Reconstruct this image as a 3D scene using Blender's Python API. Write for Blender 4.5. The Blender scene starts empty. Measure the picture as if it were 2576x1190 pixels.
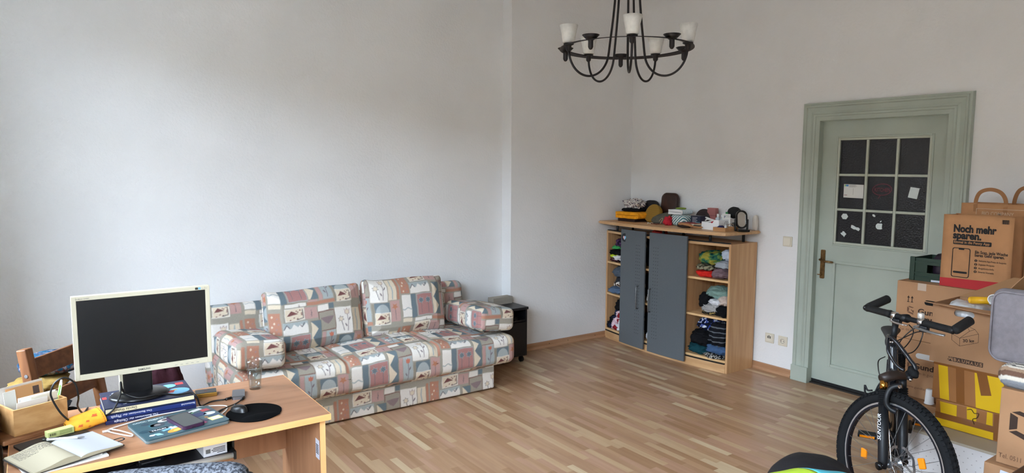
import bpy, bmesh, math, random
import numpy as np
from mathutils import Vector, Matrix, noise as mnoise

# ------------------------------------------------------------------ camera, world, light, exposure
scene = bpy.context.scene
COL = scene.collection
cam_data = bpy.data.cameras.new('camera')
cam_data.sensor_fit = 'HORIZONTAL'
cam_data.sensor_width = 36.0
cam_data.lens = 1727.1 / 2576 * 36.0
cam_data.clip_start = 0.02
cam = bpy.data.objects.new('camera', cam_data)
COL.objects.link(cam)
_yaw, _pit, _rol = math.radians(54.8558), math.radians(5.74855), math.radians(0.29057)
_f = Vector((math.cos(_yaw) * math.cos(_pit), math.sin(_yaw) * math.cos(_pit), -math.sin(_pit)))
_r = Vector((math.sin(_yaw), -math.cos(_yaw), 0))
_u = _r.cross(_f)
_r2 = math.cos(_rol) * _r + math.sin(_rol) * _u
_u2 = -math.sin(_rol) * _r + math.cos(_rol) * _u
cam.matrix_world = Matrix(((_r2.x, _u2.x, -_f.x, 0), (_r2.y, _u2.y, -_f.y, 0), (_r2.z, _u2.z, -_f.z, 1.70), (0, 0, 0, 1)))
scene.camera = cam

XL, XR = -0.55, 5.03          # window wall / door wall
YN, YF, YF2 = -0.45, 5.18, 5.04   # wall behind, sofa wall, stepped part of the sofa wall
ZC = 3.30
STEP = 3.535

world = bpy.data.worlds.new('overcast_sky')
scene.world = world
world.use_nodes = True
_n = world.node_tree.nodes; _l = world.node_tree.links
_bg = _n['Background']
_tc = _n.new('ShaderNodeTexCoord'); _sep = _n.new('ShaderNodeSeparateXYZ'); _rmp = _n.new('ShaderNodeValToRGB')
_l.new(_tc.outputs['Generated'], _sep.inputs[0])
_l.new(_sep.outputs['Z'], _rmp.inputs[0])
_rmp.color_ramp.elements[0].position = 0.0
_rmp.color_ramp.elements[0].color = (0.12, 0.12, 0.12, 1)
_rmp.color_ramp.elements[1].position = 0.05
_rmp.color_ramp.elements[1].color = (0.71, 0.845, 1.0, 1)
_l.new(_rmp.outputs[0], _bg.inputs[0])
_bg.inputs[1].default_value = 24.0

WINDOWS = [(2.95, 4.10, 0.90, 2.78), (-0.10, 1.80, 0.30, 2.78)]   # y0, y1, z0, z1 in the window wall
for _w in WINDOWS:
    _ld = bpy.data.lights.new('window_daylight', 'AREA')
    _ld.shape = 'RECTANGLE'; _ld.size = _w[1] - _w[0]; _ld.size_y = _w[3] - _w[2]
    _ld.cycles.is_portal = True
    _lo = bpy.data.objects.new('window_daylight', _ld)
    COL.objects.link(_lo)
    _lo.location = (XL - 0.36, (_w[0] + _w[1]) / 2, (_w[2] + _w[3]) / 2)
    _lo.rotation_euler = (math.pi / 2, 0, -math.pi / 2)

scene.view_settings.view_transform = 'Standard'
scene.view_settings.look = 'None'
scene.view_settings.gamma = 1.0
scene.view_settings.use_curve_mapping = False
scene.view_settings.exposure = 0.9
scene.cycles.max_bounces = 10
scene.cycles.diffuse_bounces = 6
scene.cycles.transparent_max_bounces = 20
scene.cycles.caustics_reflective = False
scene.cycles.caustics_refractive = False

# ------------------------------------------------------------------ materials
def lin(c):
    return tuple(((v / 255) / 12.92 if v / 255 <= 0.04045 else ((v / 255 + 0.055) / 1.055) ** 2.4) for v in c)

MATS = {}
def mat(name, rgb, rough=0.6, metal=0.0, var=0.0, vscale=8.0, bump=0.0, bscale=60.0, stretch=None,
        spec=0.5, second=None, trans=0.0, ior=1.45, coat=0.0, emit=None, detail=4.0, attr=False):
    if name in MATS:
        return MATS[name]
    m = bpy.data.materials.new(name)
    m.use_nodes = True
    nt = m.node_tree; N = nt.nodes; L = nt.links
    p = N['Principled BSDF']
    c = lin(rgb)
    p.inputs['Base Color'].default_value = (*c, 1)
    p.inputs['Roughness'].default_value = rough
    p.inputs['Metallic'].default_value = metal
    p.inputs['Specular IOR Level'].default_value = spec
    p.inputs['Transmission Weight'].default_value = trans
    p.inputs['IOR'].default_value = ior
    p.inputs['Coat Weight'].default_value = coat
    src = None
    if attr:
        a = N.new('ShaderNodeVertexColor'); a.layer_name = 'Col'; src = a.outputs['Color']
    if var > 0 or second or bump > 0:
        tc = N.new('ShaderNodeNewGeometry'); mp = N.new('ShaderNodeMapping')
        L.new(tc.outputs['Position'], mp.inputs[0])
        if stretch:
            mp.inputs['Scale'].default_value = stretch
    if var > 0 or second:
        nz = N.new('ShaderNodeTexNoise'); nz.inputs['Scale'].default_value = vscale; nz.inputs['Detail'].default_value = detail
        L.new(mp.outputs[0], nz.inputs['Vector'])
        rp = N.new('ShaderNodeValToRGB')
        lo = lin(second) if second else tuple(v * (1 - var) for v in c)
        hi = c if second else tuple(min(1, v * (1 + var)) for v in c)
        rp.color_ramp.elements[0].position = 0.38; rp.color_ramp.elements[0].color = (*lo, 1)
        rp.color_ramp.elements[1].position = 0.62; rp.color_ramp.elements[1].color = (*hi, 1)
        L.new(nz.outputs['Fac'], rp.inputs[0])
        if src is not None:
            mx = N.new('ShaderNodeMix'); mx.data_type = 'RGBA'; mx.blend_type = 'MULTIPLY'; mx.inputs[0].default_value = 1.0
            L.new(src, mx.inputs[6]); L.new(rp.outputs[0], mx.inputs[7]); src = mx.outputs[2]
        else:
            src = rp.outputs[0]
    if src is not None:
        L.new(src, p.inputs['Base Color'])
    if bump > 0:
        n2 = N.new('ShaderNodeTexNoise'); n2.inputs['Scale'].default_value = bscale; n2.inputs['Detail'].default_value = 3
        L.new(mp.outputs[0], n2.inputs['Vector'])
        b = N.new('ShaderNodeBump'); b.inputs['Strength'].default_value = bump; b.inputs['Distance'].default_value = 0.01
        L.new(n2.outputs['Fac'], b.inputs['Height']); L.new(b.outputs[0], p.inputs['Normal'])
    if emit:
        p.inputs['Emission Color'].default_value = (*lin(emit[0]), 1); p.inputs['Emission Strength'].default_value = emit[1]
    MATS[name] = m
    return m

def wood(name, light, dark, axis, rough=0.45, scale=1.0, spec=0.4):
    """grain stretched along one axis ('x','y','z')"""
    s = {'x': (2, 30, 30), 'y': (30, 2, 30), 'z': (30, 30, 2)}[axis]
    return mat(name, light, rough=rough, second=dark, vscale=scale, stretch=s, spec=spec, detail=8.0)

# ------------------------------------------------------------------ mesh helpers
def link(name, me, m=None, parent=None, loc=(0, 0, 0), rot=(0, 0, 0), smooth=False):
    o = bpy.data.objects.new(name, me)
    COL.objects.link(o)
    o.location = loc; o.rotation_euler = rot
    if parent is not None:
        o.parent = parent
    if m is not None and not me.materials:
        me.materials.append(m)
    if smooth:
        me.polygons.foreach_set('use_smooth', [True] * len(me.polygons))
    return o

def tag(o, label=None, cat=None, group=None, kind=None):
    if label: o['label'] = label
    if cat: o['category'] = cat
    if group: o['group'] = group
    if kind: o['kind'] = kind
    return o

def thing(name, label, cat, loc=(0, 0, 0), rotz=0.0, group=None):
    o = bpy.data.objects.new(name, None)
    COL.objects.link(o)
    o.empty_display_size = 0.1
    o.location = loc; o.rotation_euler = (0, 0, rotz)
    return tag(o, label, cat, group)

class G:
    """collects geometry into one mesh"""
    def __init__(s):
        s.v = []; s.f = []
    def add(s, v, f, M=None):
        n = len(s.v)
        if M is not None:
            v = [tuple(M @ Vector(p)) for p in v]
        s.v += [tuple(p) for p in v]
        s.f += [tuple(i + n for i in q) for q in f]
        return s
    def box(s, a, b, M=None, bev=0.0, seg=2):
        if bev > 0:
            bm = bmesh.new()
            bmesh.ops.create_cube(bm, size=1)
            for q in bm.verts:
                q.co = Vector(((a[0] + b[0]) / 2 + q.co.x * (b[0] - a[0]), (a[1] + b[1]) / 2 + q.co.y * (b[1] - a[1]), (a[2] + b[2]) / 2 + q.co.z * (b[2] - a[2])))
            bmesh.ops.bevel(bm, geom=list(bm.edges), offset=bev, segments=seg, profile=0.5, affect='EDGES')
            bm.verts.index_update()
            s.add([tuple(q.co) for q in bm.verts], [[w.index for w in fc.verts] for fc in bm.faces], M)
            bm.free()
            return s
        x0, y0, z0 = a; x1, y1, z1 = b
        v = [(x0, y0, z0), (x1, y0, z0), (x1, y1, z0), (x0, y1, z0), (x0, y0, z1), (x1, y0, z1), (x1, y1, z1), (x0, y1, z1)]
        f = [(0, 3, 2, 1), (4, 5, 6, 7), (0, 1, 5, 4), (1, 2, 6, 5), (2, 3, 7, 6), (3, 0, 4, 7)]
        return s.add(v, f, M)
    def tube(s, pts, r, seg=10, closed=False, cap=True, flat=None):
        P = [Vector(p) for p in pts]; n = len(P)
        rr = r if isinstance(r, (list, tuple)) else [r] * n
        v = []; f = []
        prev = None
        for i in range(n):
            a = P[i - 1] if (i > 0 or closed) else P[i]
            b = P[(i + 1) % n] if (i < n - 1 or closed) else P[i]
            t = (b - a)
            t = t.normalized() if t.length > 1e-9 else Vector((0, 0, 1))
            if prev is None:
                up = Vector((0, 0, 1)) if abs(t.z) < 0.9 else Vector((1, 0, 0))
                e1 = t.cross(up).normalized()
            else:
                e1 = (prev - t * prev.dot(t))
                e1 = e1.normalized() if e1.length > 1e-6 else t.orthogonal().normalized()
            prev = e1
            e2 = t.cross(e1)
            fl = flat or (1, 1)
            for k in range(seg):
                an = 2 * math.pi * k / seg
                v.append(P[i] + rr[i] * (math.cos(an) * e1 * fl[0] + math.sin(an) * e2 * fl[1]))
        m = n if closed else n - 1
        for i in range(m):
            for k in range(seg):
                j = (i + 1) % n
                f.append((i * seg + k, i * seg + (k + 1) % seg, j * seg + (k + 1) % seg, j * seg + k))
        if cap and not closed:
            f.append(tuple(range(seg - 1, -1, -1)))
            f.append(tuple((n - 1) * seg + k for k in range(seg)))
        return s.add(v, f)
    def lathe(s, prof, seg=24, M=None, close=False):
        v = []; f = []
        n = len(prof)
        for (r, z) in prof:
            for k in range(seg):
                a = 2 * math.pi * k / seg
                v.append((r * math.cos(a), r * math.sin(a), z))
        for i in range(n - 1 if not close else n):
            j = (i + 1) % n
            for k in range(seg):
                f.append((i * seg + k, i * seg + (k + 1) % seg, j * seg + (k + 1) % seg, j * seg + k))
        if not close:
            if prof[0][0] > 1e-6: f.append(tuple(range(seg - 1, -1, -1)))
            if prof[-1][0] > 1e-6: f.append(tuple((n - 1) * seg + k for k in range(seg)))
        return s.add(v, f, M)
    def prism(s, poly, h0, h1, M=None):
        """polygon in xy (counter-clockwise) extruded in z"""
        n = len(poly)
        v = [(p[0], p[1], h0) for p in poly] + [(p[0], p[1], h1) for p in poly]
        f = [tuple(range(n - 1, -1, -1)), tuple(range(n, 2 * n))]
        f += [(i, (i + 1) % n, n + (i + 1) % n, n + i) for i in range(n)]
        return s.add(v, f, M)
    def grid(s, fn, nu, nv, closed_u=False):
        v = [fn(i / nu, j / nv) for j in range(nv + 1) for i in range(nu + (0 if closed_u else 1))]
        w = nu if closed_u else nu + 1
        f = [(j * w + i, j * w + (i + 1) % w, (j + 1) * w + (i + 1) % w, (j + 1) * w + i) for j in range(nv) for i in range(nu)]
        return s.add(v, f)
    def mesh(s, name):
        me = bpy.data.meshes.new(name)
        me.from_pydata(s.v, [], s.f)
        me.validate()
        me.update()
        return me
    def build(s, name, m, parent=None, loc=(0, 0, 0), rot=(0, 0, 0), smooth=False, auto=None):
        me = s.mesh(name)
        o = link(name, me, m, parent, loc, rot, smooth)
        if auto is not None:
            me.polygons.foreach_set('use_smooth', [True] * len(me.polygons))
            me.set_sharp_from_angle(angle=math.radians(auto))
        return o

def MX(x=(1, 0, 0), y=(0, 1, 0), z=(0, 0, 1), o=(0, 0, 0)):
    return Matrix(((x[0], y[0], z[0], o[0]), (x[1], y[1], z[1], o[1]), (x[2], y[2], z[2], o[2]), (0, 0, 0, 1)))

def face_x(x, y, z):      # local (right, up, out) on a face looking towards -x
    return MX((0, -1, 0), (0, 0, 1), (-1, 0, 0), (x, y, z))
def face_y(x, y, z):      # on a face looking towards -y
    return MX((1, 0, 0), (0, 0, 1), (0, -1, 0), (x, y, z))
def face_z(x, y, z, a=0.0):
    return MX((math.cos(a), math.sin(a), 0), (-math.sin(a), math.cos(a), 0), (0, 0, 1), (x, y, z))

def text(body, size, M, m, parent=None, name='lettering', bold=0.0, width=None, align='LEFT'):
    cu = bpy.data.curves.new('lettering', 'FONT')
    cu.body = body; cu.size = size; cu.align_x = align; cu.resolution_u = 3
    cu.offset = bold * size
    ob = bpy.data.objects.new('lettering_tmp', cu)
    COL.objects.link(ob)
    dg = bpy.context.evaluated_depsgraph_get()
    me = bpy.data.meshes.new_from_object(ob.evaluated_get(dg))
    bpy.data.objects.remove(ob); bpy.data.curves.remove(cu)
    co = np.array([v.co[:] for v in me.vertices]).reshape(-1, 3)
    sx = 1.0
    if width and len(co):
        sx = width / max(1e-6, co[:, 0].max() - co[:, 0].min())
    for v in me.vertices:
        v.co = M @ Vector((v.co.x * sx, v.co.y, 0.0004))
    me.materials.clear()
    return link(name, me, m, parent)

def decal(name, poly, M, m, parent, h=0.0006):
    """thin flat piece lying on a face; poly in local right/up metres"""
    return G().prism(poly, 0.0, h, M).build(name, m, parent)

def rrect(w, h, r, n=4, x=0, y=0):
    p = []
    for cx, cy, a0 in ((w / 2 - r, h / 2 - r, 0), (-w / 2 + r, h / 2 - r, 90), (-w / 2 + r, -h / 2 + r, 180), (w / 2 - r, -h / 2 + r, 270)):
        for k in range(n + 1):
            a = math.radians(a0 + 90 * k / n)
            p.append((x + cx + r * math.cos(a), y + cy + r * math.sin(a)))
    return p
def ell(rx, ry, x=0, y=0, n=20, a=0):
    return [(x + rx * math.cos(t) * math.cos(a) - ry * math.sin(t) * math.sin(a), y + rx * math.cos(t) * math.sin(a) + ry * math.sin(t) * math.cos(a)) for t in [2 * math.pi * k / n for k in range(n)]]
def ring_poly(G_, outer, inner, h0, h1, M):
    n = len(outer)
    v = [(p[0], p[1], h0) for p in outer] + [(p[0], p[1], h0) for p in inner] + [(p[0], p[1], h1) for p in outer] + [(p[0], p[1], h1) for p in inner]
    f = []
    for i in range(n):
        j = (i + 1) % n
        f += [(2 * n + i, 2 * n + j, 3 * n + j, 3 * n + i), (i, n + i, n + j, j), (i, j, 2 * n + j, 2 * n + i), (n + i, 3 * n + i, 3 * n + j, n + j)]
    return G_.add(v, f, M)

def curve_pts(ctrl, n=8, closed=False):
    """Catmull-Rom through control points"""
    C = [Vector(c) for c in ctrl]; out = []
    m = len(C)
    rng = range(m if closed else m - 1)
    for i in rng:
        p0 = C[(i - 1) % m] if (closed or i > 0) else C[0] * 2 - C[1]
        p1 = C[i]; p2 = C[(i + 1) % m]
        p3 = C[(i + 2) % m] if (closed or i + 2 < m) else C[-1] * 2 - C[-2]
        for k in range(n):
            t = k / n
            out.append(0.5 * ((2 * p1) + (p2 - p0) * t + (2 * p0 - 5 * p1 + 4 * p2 - p3) * t * t + (3 * p1 - p0 - 3 * p2 + p3) * t ** 3))
    if not closed:
        out.append(C[-1])
    return out

# ------------------------------------------------------------------ setting
rnd = random.Random(7)
def plaster(name, rgb, bs, st):
    return mat(name, rgb, rough=0.92, spec=0.2, var=0.025, vscale=1.6, bump=st, bscale=bs)
wall_mat = plaster('white_woodchip_paint', (228, 228, 228), 55.0, 0.30)
ceil_mat = plaster('white_ceiling_paint', (222, 220, 216), 40.0, 0.08)

# floor: strip laminate, strips running along y
STRIP_W = 0.0466
LENGTHS = (0.22, 0.30, 0.37, 0.44)
TONES = [((189, 160, 126), (180, 149, 115)), ((176, 141, 109), (166, 130, 98)), ((180, 143, 117), (169, 132, 105)),
         ((162, 126, 94), (153, 116, 84)), ((202, 180, 147), (194, 169, 136)), ((172, 138, 107), (162, 125, 96))]
tone_w = (4, 6, 5, 4, 2, 6)
strip_m = []
for i, (a, b) in enumerate(TONES):
    m = mat('laminate_strip_%s' % 'abcdef'[i], a, rough=0.30, second=b, vscale=1.0, stretch=(34, 2.2, 8), spec=0.45, detail=8.0)
    strip_m.append(m)
fb = G().box((XL, YN, -0.14), (XR + 0.3, YF, -0.0081))
floor = fb.build('floor', mat('subfloor', (120, 96, 70), rough=0.8))
tag(floor, kind='structure')
all_strips = []
for i in range(int((XR + 0.12 - XL) / STRIP_W) + 1):
    x0 = XL + i * STRIP_W
    y = YN - rnd.random() * 0.3
    while y < YF:
        Lg = LENGTHS[rnd.choices((0, 1, 2, 3), (2, 4, 5, 4))[0]]
        t = rnd.choices(range(6), tone_w)[0]
        if x0 + STRIP_W < XR + 0.10:
            all_strips.append((x0, y, Lg, t))
        y += Lg
def cam_area(x0, y0, Lg):
    """rough size of a strip in the photograph, used to pick the 300 that show largest"""
    c = Vector((x0 + STRIP_W / 2, y0 + Lg / 2, 0)) - Vector((0, 0, 1.7))
    d = c.dot(_f)
    if d < 0.3: return 0
    px = 1288 + 1727.1 * c.dot(_r2) / d; py = 595 - 1727.1 * c.dot(_u2) / d
    if px < 700 or px > 2440 or py > 1200 or py < 800: return 0
    if x0 < 1.0 and y0 > 2.2: return 0
    return STRIP_W * Lg * abs(c.normalized().z) / c.length_squared
order = sorted(range(len(all_strips)), key=lambda i: -cam_area(*all_strips[i][:3]))
near = set(order[:300])
GAP = 0.0002
cache = {}
rest = {t: G() for t in range(6)}
rest_g = G(); rest_t = []
for i, (x0, y0, Lg, t) in enumerate(all_strips):
    if i in near:
        if (Lg, t) not in cache:
            me = G().box((GAP, GAP, -0.008), (STRIP_W - GAP, Lg - GAP, 0)).mesh('floor_strip')
            me.materials.append(strip_m[t]); cache[(Lg, t)] = me
        o = bpy.data.objects.new('floor_strip', cache[(Lg, t)])
        COL.objects.link(o); o.location = (x0, y0, 0); o.parent = floor
    else:
        a = max(y0, YN); b = min(y0 + Lg, YF)
        if b > a:
            rest_g.box((x0 + GAP, a + GAP, -0.008), (x0 + STRIP_W - GAP, b - GAP, 0)); rest_t += [t] * 6
me = rest_g.mesh('floor_strips_far')
for m in strip_m: me.materials.append(m)
me.polygons.foreach_set('material_index', rest_t[:len(me.polygons)])
o = link('floor_strips_far', me, None, floor)
o['kind'] = 'stuff'

# walls
T = 0.30
g = G().box((XL - T, YF, 0), (STEP, YF + T, ZC + 0.1))
g.box((STEP, YF2, 0), (XR + T, YF + T, ZC + 0.1))
tag(g.build('wall_left', wall_mat), 'white woodchip wall behind the sofa with a shallow step', kind='structure')
DY0, DY1, DZ = 2.085, 3.015, 2.075          # door opening
g = G()
g.box((XR, DY1, 0), (XR + T, YF2 + 0.0, ZC + 0.1))
g.box((XR, YN - T, 0), (XR + T, DY0, ZC + 0.1))
g.box((XR, DY0, DZ), (XR + T, DY1, ZC + 0.1))
tag(g.build('wall_right', wall_mat), 'white wall with the sage green door', kind='structure')
tag(G().box((XL - T, YN - T, 0), (XR + T, YN, ZC + 0.1)).build('wall_back', wall_mat), 'white wall behind the viewpoint', kind='structure')
g = G()
ys = [YN] + sorted(v for w in WINDOWS for v in (w[0], w[1])) + [YF]
WT = 0.36
for k in range(0, len(ys), 2):
    g.box((XL - WT, ys[k], 0), (XL, ys[k + 1], ZC + 0.1))
for w in WINDOWS:
    g.box((XL - WT, w[0], 0), (XL, w[1], w[2])); g.box((XL - WT, w[0], w[3]), (XL, w[1], ZC + 0.1))
tag(g.build('wall_near', wall_mat), 'white wall with two tall windows', kind='structure')
tag(G().box((XL - WT, YN - T, ZC), (XR + T, YF + T, ZC + 0.12)).build('ceiling', ceil_mat), 'white plastered ceiling', kind='structure')
# coved cornice, a quarter hollow along each wall
def cove(name, p, q, nrm, R=0.20):
    p = Vector(p); q = Vector(q); nrm = Vector(nrm)
    prof = [(0.0, 0.0)] + [(R - R * math.cos(t), -R + R * math.sin(t)) for t in [math.pi / 2 * k / 12 for k in range(12, -1, -1)]]
    g = G(); v = []; f = []
    n = len(prof)
    for e in (p, q):
        for (a, z) in prof:
            w = e + nrm * (a - 0.002); v.append((w.x, w.y, ZC + z + 0.002))
    f = [(i, (i + 1) % n, n + (i + 1) % n, n + i) for i in range(n)] + [tuple(range(n)), tuple(range(2 * n - 1, n - 1, -1))]
    g.add(v, f)
    o = g.build(name, wall_mat, auto=40)
    bm = bmesh.new(); bm.from_mesh(o.data); bmesh.ops.recalc_face_normals(bm, faces=bm.faces); bm.to_mesh(o.data); bm.free()
    o.data.polygons.foreach_set('use_smooth', [True] * len(o.data.polygons)); o.data.set_sharp_from_angle(angle=math.radians(40))
    tag(o, 'curved plaster cove between wall and ceiling', kind='structure')
cove('trim_1', (XL, YF, 0), (STEP + 0.2, YF, 0), (0, -1, 0))
cove('trim_2', (STEP, YF2, 0), (XR, YF2, 0), (0, -1, 0))
cove('trim_3', (XR, YN, 0), (XR, YF2, 0), (-1, 0, 0))

# baseboards
bb_mat = wood('baseboard_wood', (184, 144, 112), (166, 124, 92), 'x', rough=0.4)
bb_mat_y = wood('baseboard_wood_y', (184, 144, 112), (166, 124, 92), 'y', rough=0.4)
screw_mat = mat('dark_screw_hole', (50, 36, 26), rough=0.7)
prof = [(0, 0), (0.020, 0), (0.020, 0.012), (0.013, 0.020), (0.013, 0.050), (0.008, 0.058), (0, 0.060)]
def baseboard(name, y0=None, x0=None, a=0, b=1):
    g = G(); n = len(prof)
    if y0 is not None:
        v = [(e, y0 - d, z) for e in (a, b) for (d, z) in prof]
    else:
        v = [(x0 - d, e, z) for e in (a, b) for (d, z) in prof]
    f = [(i, (i + 1) % n, n + (i + 1) % n, n + i) for i in range(n)] + [tuple(range(n)), tuple(range(2 * n - 1, n - 1, -1))]
    g.add(v, f)
    o = g.build(name, bb_mat if y0 is not None else bb_mat_y)
    bm = bmesh.new(); bm.from_mesh(o.data); bmesh.ops.recalc_face_normals(bm, faces=bm.faces); bm.to_mesh(o.data); bm.free()
    return tag(o, 'narrow beech skirting board', kind='structure')
o = baseboard('baseboard_left', y0=YF2, a=STEP, b=XR - 0.001)
for x in (3.98, 4.21, 4.56):
    G().lathe([(0.004, 0), (0.004, 0.001)], 8, face_y(x, YF2 - 0.0131, 0.034)).build('screw', screw_mat, o)
baseboard('baseboard_left_2', y0=YF, a=XL, b=STEP)
baseboard('baseboard_right', x0=XR, a=3.165, b=YF2)
baseboard('baseboard_right_2', x0=XR, a=YN, b=1.93)

# unseen houses across the street, height and tone set to shape window light
tag(G().box((XL - 16.0, -40, -12), (XL - 15.0, 46, 5.2)).build('wall_opposite', mat('warm_rendered_facade', (112, 100, 86), rough=0.9, var=0.08, vscale=0.6)), 'plain beige facade across the street outside the windows', kind='structure')
tag(G().box((XL - 15.0, -40, -12.2), (XL - 0.4, 46, -12.0)).build('ground_street', mat('street_asphalt', (84, 82, 80), rough=0.95)), 'grey street below the windows', kind='structure')
# windows (out of the frame, they let the daylight in)
wf_mat = mat('window_frame_paint', (232, 230, 224), rough=0.4)
gm = bpy.data.materials.new('window_glass'); gm.use_nodes = True
_nt = gm.node_tree; _nt.nodes.remove(_nt.nodes['Principled BSDF'])
_t = _nt.nodes.new('ShaderNodeBsdfTransparent'); _gl = _nt.nodes.new('ShaderNodeBsdfGlossy'); _gl.inputs['Roughness'].default_value = 0.02
_mx = _nt.nodes.new('ShaderNodeMixShader'); _mx.inputs[0].default_value = 0.05
_nt.links.new(_t.outputs[0], _mx.inputs[1]); _nt.links.new(_gl.outputs[0], _mx.inputs[2]); _nt.links.new(_mx.outputs[0], _nt.nodes['Material Output'].inputs[0])
for k, (y0, y1, z0, z1) in enumerate(WINDOWS):
    xw = XL - 0.22
    r = bpy.data.objects.new('window_%d' % (k + 1), None); COL.objects.link(r); r.location = (xw, y0, z0)
    tag(r, 'tall white casement window with a transom', kind='structure')
    W, H = y1 - y0, z1 - z0
    g = G(); b = 0.065
    g.box((0, 0, 0), (0.06, b, H)); g.box((0, W - b, 0), (0.06, W, H)); g.box((0, b, 0), (0.06, W - b, b)); g.box((0, b, H - b), (0.06, W - b, H))
    g.box((0, W / 2 - 0.05, b), (0.06, W / 2 + 0.05, H - b)); g.box((0, b, H * 0.66), (0.059, W - b, H * 0.66 + 0.09))
    g.build('window_frame', wf_mat, r)
    for (a, c) in ((b, W / 2 - 0.05), (W / 2 + 0.05, W - b)):
        for (d, e) in ((b, H * 0.66), (H * 0.66 + 0.09, H - b)):
            G().box((0.028, a, d), (0.031, c, e)).build('pane', gm, r)
    G().box((0.06, -0.0, -0.03), (0.36, W, 0.0)).build('window_sill', wf_mat, r)

# ---------------------------------------------------------------- door
sage = mat('sage_green_paint', (168, 177, 166), rough=0.42, var=0.05, vscale=3.0, bump=0.05, bscale=25.0)
sage2 = mat('sage_green_paint_bright', (178, 184, 170), rough=0.42, var=0.04, vscale=3.0)
brass = mat('aged_brass', (120, 92, 58), rough=0.38, metal=0.9, var=0.3, vscale=40)
hall_dark_glass = mat('hall_dark_textured_glass', (30, 30, 33), rough=0.16, bump=0.25, bscale=90.0, spec=0.5)  # unlit hallway behind the panes put into their near-black colour
DX = 5.055
door = bpy.data.objects.new('door_1', None); COL.objects.link(door); door.location = (DX, DY0, 0)
tag(door, 'sage green door with nine glass panes before a dark hallway', kind='structure')
W = DY1 - DY0          # local y from 0 (right in the picture) to W
def dl(y, z, x=0): return (x, y - DY0, z)
LX = 0.042
py0, py1, pz0, pz1 = 2.228, 2.860, 1.146, 1.916
g = G()
g.box(dl(DY0 + 0.012, 0.035), dl(py0, DZ - 0.012, LX)); g.box(dl(py1, 0.035), dl(DY1 - 0.012, DZ - 0.012, LX))
g.box(dl(py0, pz1), dl(py1, DZ - 0.012, LX)); g.box(dl(py0, 0.985), dl(py1, pz0, LX)); g.box(dl(py0, 0.035), dl(py1, 0.172, LX))
g.build('door_leaf_frame', sage, door)
G().box(dl(py0 - 0.01, 0.165, 0.008), dl(py1 + 0.01, 0.99, LX - 0.008)).build('lower_panel', sage, door)
# mouldings around the lower panel and around the glazing
def frame_bars(y0, y1, z0, z1, w, x0, x1, name, m):
    g = G()
    g.box(dl(y0, z0, x0), dl(y0 + w, z1, x1), bev=0.003); g.box(dl(y1 - w, z0, x0), dl(y1, z1, x1), bev=0.003)
    g.box(dl(y0 + w, z0, x0), dl(y1 - w, z0 + w, x1), bev=0.003); g.box(dl(y0 + w, z1 - w, x0), dl(y1 - w, z1, x1), bev=0.003)
    return g.build(name, m, door)
frame_bars(py0 - 0.012, py1 + 0.012, 0.160, 0.997, 0.022, -0.007, 0.012, 'panel_moulding', sage)
frame_bars(py0 - 0.030, py1 + 0.030, pz0 - 0.030, pz1 + 0.030, 0.012, -0.006, 0.010, 'glazing_moulding', sage)
frame_bars(py0 - 0.018, py1 + 0.018, pz0 - 0.018, pz1 + 0.018, 0.018, -0.003, 0.010, 'glazing_bead', sage2)
MY = [2.4365, 2.6525]; MZ = [1.3935, 1.656]; hw = 0.009
for y in MY:
    G().box(dl(y - hw, pz0, -0.003), dl(y + hw, pz1, 0.03), bev=0.003).build('glazing_bar', sage2, door)
for z in MZ:
    g = G()
    for a, b in ((py0, MY[0] - hw), (MY[0] + hw, MY[1] - hw), (MY[1] + hw, py1)):
        g.box(dl(a, z - hw, -0.003), dl(b, z + hw, 0.03), bev=0.003)
    g.build('glazing_bar', sage2, door)
yb = [py0] + MY + [py1]; zb = [pz0] + MZ + [pz1]
PXG = 0.012
panes = {}
for i in range(3):
    for j in range(3):
        panes[(2 - i, 2 - j)] = G().box(dl(yb[i], zb[j], PXG), dl(yb[i + 1], zb[j + 1], PXG + 0.005)).build('pane', hall_dark_glass, door)
sticker_w = mat('white_sticker', (205, 214, 212), rough=0.5)
red_ink = mat('red_marker', (112, 26, 48), rough=0.6)
def dface(y, z): return face_x(PXG, y - DY0, z)
p = panes[(0, 1)]
card = decal('postcard', [(0, 0), (0.151, -0.003), (0.151, 0.098), (0.0, 0.101)], dface(2.823, 1.486), mat('postcard_white', (214, 214, 210), rough=0.5), p)
decal('printed_mark', [(0.006, 0.083), (0.014, 0.083), (0.014, 0.096), (0.006, 0.096)], dface(2.823, 1.487), mat('print_green', (120, 190, 90)), p, 0.0010)
decal('printed_mark', [(0.015, 0.083), (0.036, 0.083), (0.036, 0.096), (0.015, 0.096)], dface(2.823, 1.487), mat('print_blue', (70, 130, 190)), p, 0.0010)
ink = mat('black_print', (22, 20, 20), rough=0.7)
grey_ink = mat('grey_print', (120, 118, 116), rough=0.7)
for k in range(5):
    decal('printed_line', [(0.04, 0.094 - 0.004 * k), (0.09 + 0.01 * (k % 2), 0.094 - 0.004 * k), (0.09 + 0.01 * (k % 2), 0.0955 - 0.004 * k), (0.04, 0.0955 - 0.004 * k)], dface(2.823, 1.487), grey_ink, p, 0.0010)
decal('printed_line', [(0.073, 0.02), (0.0745, 0.02), (0.0745, 0.07), (0.073, 0.07)], dface(2.823, 1.487), grey_ink, p, 0.0010)
for k, c in enumerate(((180, 60, 60), (60, 60, 60), (150, 40, 60))):
    decal('printed_mark', ell(0.003, 0.003, 0.008 + 0.008 * k, 0.018, 8), dface(2.823, 1.487), mat('print_dot_%s' % 'abc'[k], c), p, 0.0010)
p = panes[(1, 1)]
g = G(); ring_poly(g, ell(0.070, 0.043, 0, 0, 28, 0.08), ell(0.066, 0.039, 0, 0, 28, 0.08), 0, 0.0006, dface(2.537, 1.553))
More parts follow.
